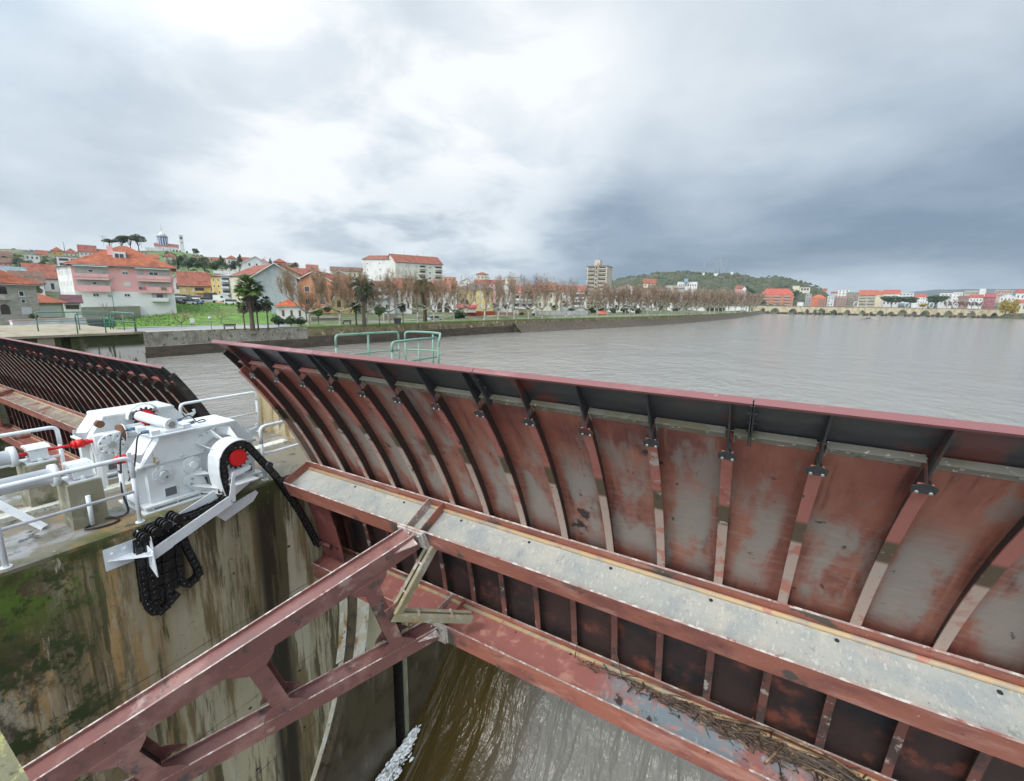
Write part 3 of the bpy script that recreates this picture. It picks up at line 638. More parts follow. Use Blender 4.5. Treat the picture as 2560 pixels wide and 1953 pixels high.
def gearbox(xf, xb, y0, y1, label, near, grp='white chain hoist gearboxes'):
    L = y1-y0; zt_ = -2.07; t = thing('hoist_gearbox', label, 'gearbox', ((xf+xb)/2, (y0+y1)/2, ZT), grp)
    f = lambda u: y0+(y1-y0)*u
    b = MB(); b.prism([(f(.03), -3.07), (f(.97), -3.07), (f(.97), -2.47), (f(.03), -2.47)], 0, xb+.02, xf-.012); b.build('lower_housing', M_white, t)
    b = MB(); b.prism([(f(.005), -2.455), (f(.995), -2.455), (f(.83), -2.10), (f(.16), -2.10)], 0, xb, xf); up = b.build('upper_housing', M_white, t)
    b = MB(); b.prism([(f(.15), -2.098), (f(.84), -2.098), (f(.825), -2.06), (f(.165), -2.06)], 0, xb-.02, xf+.02); b.build('lid', M_white, up)
    b = MB(); b.box(xb-.04, xf+.02, f(-.01), f(1.01), -2.485, -2.457); b.build('split_flange', M_white, up)
    for k in range(5):
        b = MB(); y = f(.12+.19*k); b.cyl((xf+.012, y, -2.445), (xf+.012, y, -2.425), .017, 6); b.build('bolt', M_white, up)
    b = MB(); b.box(xb-.07, xf+.10, f(-.04), f(1.02), -3.105, -3.072); b.build('base_flange', M_white, t)
    b = MB(); b.box(xb-.05, xf+.02, f(-.02), f(1.0), ZT, -3.106); pl = b.build('plinth', M_white, t)
    for k in range(6):
        b = MB(); y = f(.02+.19*k); b.box(xf+.021, xf+.09, y-.008, y+.008, ZT+.002, -3.107); b.build('plinth_rib', M_white, pl)
    b = MB(); b.box(xb-.12, xf+.14, f(-.06), f(1.03), ZT-.004, ZT+.022); b.build('sole_plate', M_white, pl)
    for u in (.19, .46, .9):
        b = MB(); b.box(xf-.011, xf-.002, f(u)-.075, f(u)+.075, -3.03, -2.90); b.build('access_opening', M_shadow, t)
        b = MB(); b.box(xf-.011, xf+.004, f(u)-.088, f(u)-.077, -3.04, -2.89); b.box(xf-.011, xf+.004, f(u)+.077, f(u)+.088, -3.04, -2.89); b.box(xf-.011, xf+.004, f(u)-.077, f(u)+.077, -2.899, -2.887); b.build('opening_frame', M_white, t)
    if near:
        for (y, z) in ((2.86, -2.66), (3.26, -2.63)):
            b = MB(); b.cyl((xf-.02, y, z), (xf+.018, y, z), .135, 28); b.cyl((xf+.018, y, z), (xf+.032, y, z), .10, 24); c = b.build('bearing_cover', M_white, t)
            b = MB(); b.cyl((xf+.03, y, z), (xf+.075, y, z), .068, 24, .055); b.build('cover_cap', M_white if y > 3 else M_cap, c)
            for k in range(6):
                a = k*math.pi/3+.4; b = MB(); b.cyl((xf+.018, y+.117*math.cos(a), z+.117*math.sin(a)), (xf+.034, y+.117*math.cos(a), z+.117*math.sin(a)), .011, 6); b.build('bolt', M_white, c)
    # lifting hooks on the ends
    for (u, s) in ((.0, -1), (.99, 1)):
        b = MB(); yy = f(u); b.prism([(yy, -2.43), (yy-s*.02+s*.16, -2.30), (yy+s*.13, -2.22), (yy+s*.08, -2.23), (yy+s*.10, -2.28), (yy-s*.03, -2.30), (yy-s*.10, -2.22)], 0, xf-.06, xf-.04)
        b.build('lifting_lug', M_white, up)
        b = MB(); b.box(xf-.16, xf-.02, yy-.06, yy+.06, -2.525, -2.487); b.box(xf-.15, xf-.13, yy-.05, yy+.05, -3.07, -2.53); b.build('end_bracket', M_white, t)
    b = MB(); b.prism([(f(.05), -2.36), (f(.15), -2.13), (f(.135), -2.12), (f(.035), -2.35)], 0, xf-.45, xf-.16); b.build('inspection_cover', M_white, up)
    # two round feet caps on the end
    return t
M_shadow = simple('dark_opening', (.12, .13, .13), .7)  # shade inside the gearbox openings, put into the panel colour
M_cap = mat('worn_cap', (.50, .55, .56), [((.12, .13, .13), 14, .52, .58, {'d': 3})], rough=.3)
GA = gearbox(-7.75, -8.40, 2.62, 4.27, 'large white gearbox at the pier edge driving the black chain over a red hub', True)
GB_ = gearbox(-9.80, -10.45, 2.62, 4.20, 'white gearbox further back with rust stains and a dark open chain ring', False)

# sprocket, hub, guard of the near gearbox
HY, HZ = 3.70, -2.55; HX = -7.22
def hoist_wheel(x, xw, label, hy, hz, guard=True):
    t = thing('chain_sprocket', label, 'sprocket', (x, hy, hz-.25), 'chain sprockets with red hubs')
    b = MB(); b.cyl((xw, hy, hz), (x-.10, hy, hz), .09, 16); b.build('shaft', M_white, t)
    b = MB(); n = 14; P = []
    for k in range(n):
        for (q, r) in ((-.25, .150), (-.10, .185), (.10, .185), (.25, .150)):
            a = 2*math.pi*(k+q)/n; P.append((hy+r*math.cos(a), hz+r*math.sin(a)))
    b.prism(P, 0, x-.075, x-.03); b.build('toothed_wheel', M_black, t)
    b = MB(); b.cyl((x-.10, hy, hz), (x, hy, hz), .135, 32); b.cyl((x, hy, hz), (x+.012, hy, hz), .12, 32, .11); h = b.build('hub', M_red, t)
    b = MB(); b.cyl((x+.012, hy, hz+.02), (x+.02, hy, hz+.02), .018, 8); b.build('grease_nipple', M_red, h)
    return t
hoist_wheel(HX, -7.75, 'toothed wheel with a bright red hub under the chain of the near gearbox', HY, HZ)
hoist_wheel(-9.62, -9.8, 'red hub half hidden behind the actuator on the far gearbox', 3.42, -2.17)
b = MB(); n = 20
for k in range(n):
    a0, a1 = R(10)+R(170)*k/n, R(10)+R(170)*(k+1)/n; P = []
    for x in (-9.80, -9.66):
        for (r, a) in ((.235, a0), (.25, a0), (.25, a1), (.235, a1)): P.append((x, 3.42+r*math.cos(a), -2.17+r*math.sin(a)))
    b.hexa(P)
b.build('chain_guard', M_white, label='curved white guard arching over the far red hub', cat='chain guard')
# near chain guard: S-shaped band with bolted ears
t = thing('chain_guard', 'curved white steel guard with bolted ribs wrapped round the near chain wheel', 'chain guard', (-7.5, 3.4, -3.1))
gp = [(3.44, -3.10), (3.42, -3.02), (3.40, -2.9), (3.385, -2.75), (3.39, -2.6), (3.41, -2.47)]+[(HY+.29*math.cos(R(a)), HZ+.29*math.sin(R(a))) for a in range(160, 40, -8)]
b = MB(); P = []
for i, (y, z) in enumerate(gp):
    p = np.array(gp[max(i-1, 0)]); q = np.array(gp[min(i+1, len(gp)-1)]); d = q-p; d /= np.linalg.norm(d); n_ = np.array([-d[1], d[0]])*.012
    for x in (-7.52, -7.19): P += [(x, y, z), (x, y+n_[0], z+n_[1])]
for i in range(len(gp)-1):
    o = i*4; b.add([P[o+k] for k in range(8)], [(0, 4, 6, 2), (1, 3, 7, 5), (0, 1, 5, 4), (2, 6, 7, 3)]+([(0, 2, 3, 1)] if i == 0 else [])+([(4, 5, 7, 6)] if i == len(gp)-2 else []))
b.build('guard_band', M_white, t)
b = MB()     # back plate outside the band
out_ = [(HY+.45*math.cos(R(a)), HZ+.45*math.sin(R(a))) for a in (60, 80, 100, 122, 145)]
inn = [(HY+.30*math.cos(R(a)), HZ+.30*math.sin(R(a))) for a in (145, 122, 100, 80, 60)]
b.prism(out_+inn, 0, -7.735, -7.72); b.build('upper_flange', M_white, t)
for a in (70, 108, 146):
    b = MB(); c_, s_ = math.cos(R(a)), math.sin(R(a)); b.add([(-7.72, HY+.43*c_, HZ+.43*s_), (-7.72, HY+.30*c_, HZ+.30*s_), (-7.40, HY+.303*c_, HZ+.303*s_), (-7.42, HY+.31*c_, HZ+.31*s_)]+[(-7.72, HY+.44*c_+.01*s_, HZ+.44*s_-.01*c_), (-7.72, HY+.30*c_+.01*s_, HZ+.30*s_-.01*c_), (-7.40, HY+.303*c_+.01*s_, HZ+.303*s_-.01*c_), (-7.42, HY+.31*c_+.01*s_, HZ+.31*s_-.01*c_)], [(0, 1, 2, 3), (7, 6, 5, 4), (0, 3, 7, 4), (0, 4, 5, 1), (1, 5, 6, 2), (2, 6, 7, 3)]); b.build('guard_rib', M_white, t)
b = MB(); b.prism([(3.12, -2.80), (3.38, -2.70), (3.38, -2.83), (3.46, -3.12), (3.34, -3.13), (3.22, -2.98), (3.10, -2.90)], 0, -7.735, -7.72); b.build('lower_flange', M_white, t)
b = MB(); b.add([(-7.72, 3.24, -2.79), (-7.72, 3.40, -2.77), (-7.5, 3.385, -2.77), (-7.72, 3.24, -2.80), (-7.72, 3.40, -2.78), (-7.5, 3.385, -2.78)], [(0, 1, 2), (5, 4, 3), (0, 2, 5, 3), (0, 3, 4, 1), (1, 4, 5, 2)])
b.add([(-7.72, 3.30, -3.12), (-7.72, 3.44, -3.12), (-7.30, 3.43, -3.10), (-7.72, 3.12, -2.93), (-7.72, 3.42, -3.0), (-7.30, 3.42, -3.0)], [(0, 1, 2), (5, 4, 3), (0, 2, 5, 3), (0, 3, 4, 1), (1, 4, 5, 2)]); b.build('guard_rib', M_white, t)
for (y, z) in ((3.42, -2.18), (3.50, -2.155), (3.22, -2.85), (3.20, -2.93), (3.63, -2.13)):
    b = MB(); b.cyl((-7.72, y, z), (-7.69, y, z), .02, 8); b.build('bolt', M_steel, t)

# chains -------------------------------------------------------
def chain(name, path, x, label, pitch=.088, parent=None, w=.10, group=None):
    P = [np.array(p, float) for p in path]; S = [0]
    for i in range(len(P)-1): S.append(S[-1]+np.linalg.norm(P[i+1]-P[i]))
    def at_(s):
        for i in range(len(P)-1):
            if s <= S[i+1]: return P[i]+(P[i+1]-P[i])*(s-S[i])/(S[i+1]-S[i])
        return P[-1]
    n = int(S[-1]/pitch); Q = [at_(k*pitch) for k in range(n+1)]; b = MB()
    for k, q in enumerate(Q):
        yy, zz_ = q[-2], q[-1]; xx = x if len(q) == 2 else q[0]
        b.cyl((xx-w/2-.022, yy, zz_), (xx+w/2+.022, yy, zz_), .018, 8); b.cyl((xx-w/2+.012, yy, zz_), (xx+w/2-.012, yy, zz_), .032, 8)
        if k < n:
            q2 = Q[k+1]; d = np.array([0, q2[-2]-yy, q2[-1]-zz_]); L = np.linalg.norm(d); d /= L; u = np.array([0, -d[2], d[1]])
            off = w/2 if k % 2 else w/2-.014
            for s in (-1, 1): b.obox(np.array([xx+s*off, yy, zz_])+d*L/2, d, u, np.array([1., 0, 0]), L/2+.034, .046, .006)
    return b.build(name, M_black, parent, label, 'chain' if label else None, group)
up_ = [(5.02, -4.75), (4.77, -4.06), (4.60, -3.68), (4.31, -3.08)]+[(HY+.235*math.cos(R(a)), HZ+.235*math.sin(R(a))) for a in range(38, 184, 8)]+[(3.47, -2.75), (3.46, -2.95), (3.43, -3.12)]
chain('hoist_chain', up_, -7.27, 'black roller chain running over the red hub down beside the red gate', w=.12, group='greasy black hoist chains')
chain('hoist_chain', [(3.42, -3.14), (3.34, -3.22), (3.18, -3.21), (2.98, -3.24), (2.80, -3.22)], -7.24, 'short black chain stretch sagging from the wheel onto the white tray', w=.11, group='greasy black hoist chains')
ht = thing('hanging_chain', 'black slack chain folded into four hanging strands with one loose loop under the white tray', 'chain', (-7.2, 2.5, -4.45), 'greasy black hoist chains')
for i, (y, yb, zb_) in enumerate(((2.27, 2.25, -4.26), (2.36, 2.34, -4.42), (2.45, 2.43, -4.38), (2.54, 2.52, -4.34), (2.63, 2.61, -4.28), (2.71, 2.69, -4.18))):
    chain('strand', [(y, -3.34), (yb, zb_)], -7.23+.03*(i % 2), None, parent=ht, w=.085)
chain('strand', [(2.25, -4.26), (2.28, -4.40), (2.36, -4.47), (2.46, -4.43), (2.54, -4.36), (2.62, -4.30)], -7.18, None, parent=ht, w=.085)
chain('strand', [(2.74, -3.30), (2.79, -3.62), (2.89, -4.02), (2.92, -4.14), (2.86, -4.21), (2.76, -4.25), (2.69, -4.18)], -7.16, None, parent=ht, w=.085)
# rollers lying on the tray
for i, (y, z) in enumerate(((2.32, -3.26), (2.45, -3.23), (2.58, -3.19), (2.72, -3.15))):
    t = thing('chain_roller', ['black chain roller at the lower left end of the white tray', 'black chain roller second from the lower end of the tray', 'black chain roller third from the lower end of the tray', 'black chain roller nearest the gearbox on the tray'][i], 'roller', (-7.22, y, z-.06), 'black rollers carrying the folded chain')
    MB().cyl((-7.36, y, z), (-7.08, y, z), .034, 14).build('axle', M_black, t)
    for x in (-7.34, -7.26, -7.18, -7.10): MB().cyl((x, y, z), (x+.028, y, z), .062, 18).build('disc', M_black, t)
cb = thing('chain_coupling', 'black shackle pin joining the chain links right of the red hub', 'shackle', (-7.27, 4.14, -2.87), None)
MB().cyl((-7.40, 4.15, -2.80), (-7.12, 4.15, -2.80), .05, 16).build('pin', M_black, cb)
MB().cyl((-7.12, 4.15, -2.80), (-7.09, 4.15, -2.80), .028, 10).build('pin_head', M_rub, cb)
# white chain tray bracket --------------------------------------
t = thing('chain_tray', 'white angled steel tray bracket holding the slack chain on the pier edge', 'bracket', (-7.2, 2.9, -3.9))
def bar_yz(b, p0, p1, h, x0_, x1_):
    d = np.array(p1)-np.array(p0); d = d/np.linalg.norm(d); n_ = np.array([-d[1], d[0]])*h
    b.prism([tuple(p0), tuple(p1), tuple(np.array(p1)+n_), tuple(np.array(p0)+n_)], 0, x0_, x1_)
b = MB(); bar_yz(b, (2.33, -3.60), (3.46, -3.20), .15, -7.06, -7.045); b.prism([(3.44, -3.19), (3.50, -3.17), (3.53, -2.70), (3.50, -2.70), (3.42, -3.05)], 0, -7.06, -7.045); b.build('front_rail', M_wrail, t)
b = MB(); bar_yz(b, (2.62, -3.40), (3.38, -3.14), .14, -7.345, -7.33); b.build('rear_rail', M_wrail, t)
b = MB(); P = [(2.33, -3.60), (2.66, -3.483)]
b.prism([(2.34, -3.61), (2.60, -3.515), (2.60, -3.505), (2.34, -3.60)], 0, -7.345, -7.045); b.build('tray_floor', M_wrail, t)
b = MB(); b.box(-7.348, -7.336, 1.93, 2.34, -3.64, -3.33); b.build('wall_plate', M_wrail, t)
b = MB(); b.add([(-7.335, 1.95, -3.50), (-7.335, 2.33, -3.50), (-6.99, 2.33, -3.50), (-7.335, 1.95, -3.51), (-7.335, 2.33, -3.51), (-6.99, 2.33, -3.51)], [(0, 2, 1), (3, 4, 5), (0, 1, 4, 3), (1, 2, 5, 4), (2, 0, 3, 5)]); b.build('gusset', M_wrail, t)
b = MB(); b.prism([(-7.335, -3.36), (-6.98, -3.44), (-6.95, -3.82), (-7.335, -3.62)], 1, 2.334, 2.346); b.build('end_plate', M_wrail, t)
b = MB(); b.prism([(-7.33, -3.40), (-7.24, -3.40), (-7.25, -3.22), (-7.30, -3.20)], 1, 2.30, 2.31); b.build('end_ear', M_wrail, t)
b = MB(); b.prism([(-7.12, -3.45), (-7.03, -3.45), (-7.06, -3.26), (-7.10, -3.24)], 1, 2.36, 2.37); b.build('end_ear', M_wrail, t)
for y, z in ((2.02, -3.42), (2.16, -3.40)): MB().cyl((-7.335, y, z), (-7.30, y, z), .022, 8).build('bolt', M_wrail, t)
b = MB(); b.prism([(3.50, -3.18), (3.80, -3.02), (3.86, -2.96), (3.84, -2.93), (3.52, -2.94)], 0, -7.20, -7.19); b.build('side_gusset', M_wrail, t)
b = MB(); b.box(-7.60, -7.06, 3.50, 3.90, -2.945, -2.925); b.build('upper_shelf', M_wrail, t)
b = MB(); b.prism([(3.50, -2.86), (3.85, -2.79), (3.88, -2.73), (3.55, -2.76)], 0, -7.5, -7.2); b.build('upper_shelf', M_wrail, t)
b = MB(); b.prism([(3.30, -3.40), (3.62, -3.33), (3.98, -3.24), (4.02, -3.30), (3.92, -3.42), (3.45, -3.58)], 0, -7.348, -7.336); b.build('rear_plate', M_wrail, t)

# drive shafts in tubes on pedestals ---------------------------------
def drive(x, z, y1, lab, ped):
    t = thing('shaft_tube', lab[0], 'tube', (x, -.5, z-.11), 'grey painted drive shaft tubes')
    MB().cyl((x, -4, z), (x, y1, z), .105, 28).build('tube', M_wrail, t)
    b = MB(); b.cyl((x, y1-.02, z), (x, y1+.05, z), .15, 28); b.build('end_flange', M_white, t)
    s = thing('drive_shaft', lab[1], 'shaft', (x, y1+.3, z-.05), 'red drive shafts with couplings')
    MB().cyl((x, y1+.05, z), (x, y1+.16, z), .032, 12).build('shaft_stub', M_red, s)
    MB().cyl((x, y1+.36, z), (x, y1+.72, z), .020, 10).build('shaft', M_red, s)
    b = MB()
    b.cyl((x, y1+.66, z), (x, y1+.70, z), .058, 20); b.cyl((x, y1+.70, z), (x, y1+.80, z), .070, 12); b.cyl((x, y1+.80, z), (x, y1+.86, z), .05, 20); b.build('coupling', M_red, s)
    MB().cyl((x, y1+.86, z), (x, y1+.93, z), .03, 12).build('shaft_stub', M_red, s)
    p = thing('bearing_box', lab[2], 'bearing', (x, y1+.25, z-.2), 'white bearing boxes on the pedestals')
    MB().box(x-.13, x+.13, y1+.17, y1+.36, z-.10, z+.075).build('box', M_white, p)
    b = MB(); b.prism([(x-.10, z+.115), (x+.10, z+.115), (x+.15, z+.078), (x-.15, z+.078)], 1, y1+.14, y1+.39); b.build('lid', M_white, p)
    MB().box(x-.19, x+.19, y1+.11, y1+.42, z-.135, z-.115).build('bed_plate', M_white, p)
    for dx in (-.11, .11): MB().cyl((x+dx, y1+.27, z-.115), (x+dx, y1+.27, z-.06), .04, 10).build('foot', M_white, p)
    q = MB(); q.hexa([(x-.22, y1+.06, ZT-.01), (x+.22, y1+.06, ZT-.01), (x+.22, y1+.44, ZT-.01), (x-.22, y1+.44, ZT-.01), (x-.21, y1+.07, z-.137), (x+.21, y1+.07, z-.137), (x+.21, y1+.43, z-.137), (x-.21, y1+.43, z-.137)])
    q.build('concrete_pedestal', M_conc2, label=lab[3], cat='pedestal', group='concrete bearing pedestals')
drive(-8.15, -2.40, 1.78, ['lower thick grey-white tube seen just above the front handrail', 'thin red shaft and coupling entering the near gearbox', 'white bearing box on the front pedestal, behind the handrail', 'tall square concrete pedestal behind the front handrail'], 0)
drive(-9.35, -2.34, 1.66, ['upper thick grey-white tube at the left edge', 'large red coupling left of the round ribbed gear reducer', 'white bearing box on the rear pedestal, left of the big red coupling', 'shorter looking concrete pedestal behind the front one'], 0)
# worm reducer + motor between the gearboxes
t = thing('gear_reducer', 'white worm gear reducer with a round ribbed flange and motor', 'gear motor', (-9.3, 2.8, -2.75))
RX, RY, RZ = -9.22, 2.76, -2.42
MB().box(RX-.22, RX-.02, RY-.19, RY+.16, RZ-.14, RZ+.17).build('housing', M_white, t)
b = MB(); b.cyl((RX-.02, RY, RZ), (RX+.02, RY, RZ), .175, 28); fl = b.build('round_flange', M_white, t)
for k in range(10):
    a = 2*math.pi*k/10; c_, s_ = math.cos(a), math.sin(a); b = MB(); b.obox((RX+.028, RY+.105*c_, RZ+.105*s_), (0, c_, s_), (0, -s_, c_), (1, 0, 0), .06, .008, .010); b.build('flange_rib', M_white, fl)
    MB().cyl((RX+.02, RY+.15*math.cos(a+.31), RZ+.15*math.sin(a+.31)), (RX+.026, RY+.15*math.cos(a+.31), RZ+.15*math.sin(a+.31)), .012, 8).build('bolt', M_rust, fl)
MB().cyl((RX+.02, RY, RZ), (RX+.06, RY, RZ), .05, 20).build('hub', M_steel, fl)
MB().cyl((RX-.12, RY+.15, RZ+.12), (RX-.12, RY+.20, RZ+.12), .15, 28).build('motor_flange', M_rust, t)
b = MB(); b.cyl((RX-.12, RY+.20, RZ+.12), (RX-.12, RY+.22, RZ+.12), .155, 28); mo = b.build('brake_ring', M_white, t)
mt_ = MB().cyl((RX-.12, RY+.22, RZ+.12), (RX-.12, RY+.50, RZ+.12), .095, 24).build('motor', M_white, t)
for k in range(14):
    a = 2*math.pi*k/14; b = MB(); b.obox((RX-.12+.105*math.cos(a), RY+.36, RZ+.12+.105*math.sin(a)), (math.cos(a), 0, math.sin(a)), (0, 1, 0), (-math.sin(a), 0, math.cos(a)), .016, .12, .004); b.build('cooling_fin', M_white, mt_)
MB().cyl((RX-.25, RY-.05, RZ+.32), (RX-.16, RY-.05, RZ+.32), .06, 16).build('filler_cap', M_rust, t)
b = MB(); b.box(RX-.24, RX+.0, RY-.17, RY-.12, ZT+.01, RZ-.14); b.box(RX-.24, RX+.0, RY+.10, RY+.15, ZT+.01, RZ-.14); b.build('support', M_white, t)
# limit switch actuator on top of the near gearbox
t = thing('position_actuator', 'white cylinder actuator with blue plugs on top of the near gearbox', 'actuator', (-7.95, 3.05, -2.06))
MB().prism([(2.78, -2.055), (3.30, -2.055), (3.34, -2.035), (2.74, -2.035)], 0, -8.40, -7.66).build('mounting_plate', M_white, t)
MB().cyl((-8.62, 2.98, -1.90), (-7.84, 3.06, -1.93), .075, 20).build('cylinder', M_white, t)
b = MB(); b.cyl((-7.84, 3.06, -1.93), (-7.78, 3.064, -1.93), .085, 20); c = b.build('end_cap', M_white, t)
MB().cyl((-7.78, 3.064, -1.93), (-7.76, 3.066, -1.93), .05, 20).build('cap_ring', M_steel, c)
for i, (x, y) in enumerate(((-7.80, 2.84), (-8.15, 2.80), (-7.82, 3.26), (-8.15, 3.22))):
    o = MB().box(x-.08, x+.08, y-.06, y+.05, -2.034, -1.965).build('switch_box', M_white, t)
    s = -1 if i < 2 else 1
    MB().cyl((x-.02, y+s*.05, -1.985), (x-.02, y+s*.14, -1.975), .026, 10).build('plug', M_cablue, o)
MB().box(-8.0, -7.72, 2.95, 3.20, -2.034, -2.0).build('clamp', M_white, t)
def cable(pts, r, label):
    P = [np.array(p, float) for p in pts]; o = []
    for i in range(len(P)-1):
        a, b_, c, d = P[max(i-1, 0)], P[i], P[i+1], P[min(i+2, len(P)-1)]
        for k in range(6):
            s = k/6; o.append(.5*((2*b_)+(-a+c)*s+(2*a-5*b_+4*c-d)*s*s+(-a+3*b_-3*c+d)*s**3))
    MB().tube(o+[P[-1]], r, 7).build('cable', M_rub, label=label, cat='cable', group='black cables on the pier')
cable([(-7.82, 2.70, -1.98), (-7.76, 2.62, -2.03), (-7.72, 2.56, -2.25), (-7.72, 2.50, -2.5), (-7.75, 2.44, -2.62)], .011, 'black cable dropping from the front blue plug past the gearbox end')
cable([(-8.17, 2.66, -1.98), (-8.12, 2.56, -2.03), (-8.08, 2.50, -2.3), (-8.06, 2.46, -2.7), (-8.0, 2.42, -2.95)], .011, 'black cable dropping from the rear blue plug behind the handrail end')
cable([(-7.80, 3.40, -1.975), (-7.78, 3.50, -1.95), (-7.84, 3.56, -2.0), (-7.95, 3.50, -2.03)], .009, 'small black cable loop at the right end of the actuator')
cable([(-8.16, 3.36, -1.97), (-8.1, 3.46, -1.92), (-8.05, 3.52, -2.03)], .009, 'thin black cable hooked over the back of the actuator')
cable([(-7.92, 2.40, -2.50), (-7.86, 2.40, -2.52), (-7.84, 2.38, -2.8), (-7.80, 2.40, -3.08), (-7.86, 2.30, -3.15), (-7.95, 2.16, -3.14)], .014, 'black cable bending round beside the short conduit to the deck')
cable([(-7.95, 2.22, -3.14), (-7.80, 2.28, -3.15), (-7.70, 2.20, -3.15), (-7.72, 2.02, -3.15), (-7.82, 1.92, -3.15), (-7.90, 2.02, -3.15)], .014, 'black cable looped on the mossy deck at the pedestal foot')
for (x, y, z0, z1, l) in ((-7.88, 2.02, -3.15, -2.72, 'thin white conduit standing in front of the square pedestal'), (-7.86, 2.40, -3.12, -2.52, 'white conduit standing close to the near gearbox end')):
    MB().cyl((x, y, z0), (x, y, z1), .028, 12).build('conduit', M_wrail, label=l, cat='conduit', group='short upright conduits')
M_tray = mat('speckled_white_channel', (.66, .65, .58), [((.35, .34, .27), 22, .56, .66, {'d': 3}), ((.42, .40, .30), 3, .56, .66, {})], rough=.7, bump=.3)
b = MB(); b.box(-9.22, -9.0, -3, 5.7, ZT, ZT+.07); b.build('cable_channel', M_tray, label='long white cable channel lying along the deck behind the pedestals', cat='cable channel')
b = MB(); d = np.array([.42, .34, -.42]); p = np.array([-8.75, 1.30, -2.72]); d /= np.linalg.norm(d); b.obox(p+d*.28, d, np.cross(d, [0, 0, 1.]), np.cross(np.cross(d, [0, 0, 1.]), d), .42, .05, .035); b.build('diagonal_strut', M_wrail, label='flat grey-white diagonal strut at the left edge footing on the deck', cat='strut')
# green railing on the pier nose
zg = -1.98; P = []
arc = [(-9.45, 7.45), (-9.42, 8.2), (-9.36, 9.0), (-9.28, 9.45)]
ga = [(*p, -.90) for p in arc]; gm = [(*p, -1.42) for p in arc]
rail('pale green railing on the pier nose, left straight section with a bent end', {'top': [[(-9.45, 7.45, -1.2)]+ga+[(-9.28, 9.47, -1.2)]], 'mid': [gm]}, [(-9.45, 7.45, .8), (-9.28, 9.47, .8), (-9.40, 8.45, 1.05)], 'green tube railings on the pier nose', M=M_grail, zb=zg, base=False)
arc2 = [(-9.16, 9.60), (-8.85, 9.85), (-8.4, 9.93), (-7.95, 9.72), (-7.62, 9.3)]
rail('pale green railing on the pier nose, curved section at the right', {'top': [[(-9.16, 9.60, -1.2)]+[(*p, -.90) for p in arc2]+[(-7.60, 9.2, -1.2)]], 'mid': [[(*p, -1.42) for p in arc2]]}, [(-9.16, 9.60, .8), (-7.60, 9.2, .9), (-8.4, 9.93, 1.05)], 'green tube railings on the pier nose', M=M_grail, zb=zg, base=False)
rail('pale green railing on the pier nose, short return in front of the curved one', {'top': [[(-7.62, 7.55, -1.2), (-7.62, 7.55, -.97), (-7.58, 8.3, -.95), (-7.60, 9.12, -.96)]], 'mid': [[(-7.62, 7.58, -1.47), (-7.58, 8.3, -1.46), (-7.60, 9.12, -1.46)]]}, [(-7.62, 7.55, .8), (-7.60, 8.45, 1.0)], 'green tube railings on the pier nose', M=M_grail, zb=zg, base=False)
# dark green railings on the abutment
def arail(pts, lab):
    t = thing('guard_railing', lab, 'railing', (*pts[0], -2.04), 'dark green railings on the abutment')
    MB().tube(bend([(*pts[0], -1.45)]+[(*p, -1.02) for p in pts]+[(*pts[-1], -1.45)], .12), .032, 8).build('top_rail', M_grail2, t)
    MB().tube([(*p, -1.52) for p in pts], .022, 6).build('mid_rail', M_grail2, t)
    for i in range(len(pts)):
        MB().cyl((*pts[i], -2.04), (*pts[i], -1.06 if 0 < i < len(pts)-1 else -1.3), .03, 8).build('post', M_grail2, t)
arail([(-31.25, 8.75), (-31.25, 9.9), (-31.25, 11.2)], 'dark green railing along the front edge of the abutment')
arail([(-34.6, 8.1), (-34.6, 9.8), (-34.6, 11.2)], 'dark green railing along the back edge of the abutment')
arail([(-31.4, 11.3), (-33, 11.32), (-34.5, 11.3)], 'dark green railing across the upstream end of the abutment')
b = MB(); b.box(-36.6, -35.8, 5.0, 6.4, -2.04, -1.2); t = thing('metal_cabinet', 'rusty brown metal cabinet on the abutment at the left edge', 'cabinet', (-36.2, 5.7, -2.04)); b.build('body', M_rust, t)
b = MB(); b.box(-36.7, -35.7, 4.9, 6.5, -1.2, -1.12); b.build('top', M_rub, t)
# ================================================================== far bank terrain
ZP = -5.3
bank = [(-74, -60), (-78, -10), (-79, 20), (-78.3, 40), (-75, 53), (-72.6, 72), (-72, 90), (-68.5, 118), (-62, 146), (-52, 182), (-43, 235), (-35, 300), (-28, 380), (-22, 480), (-17, 600), (-14, 660)]
def bank_hit(px):
    d = ray(px, 760); d = d[:2]/np.hypot(d[0], d[1])
    for i in range(len(bank)-1):
        a, b_ = np.array(bank[i], float), np.array(bank[i+1], float); e = b_-a
        M_ = np.array([d, -e]).T
        if abs(np.linalg.det(M_)) < 1e-9: continue
        s, u = np.linalg.solve(M_, a)
        if 0 <= u <= 1 and s > 0: return s
    return None
def zat(px, py, d): return at(px, py, d)[2]
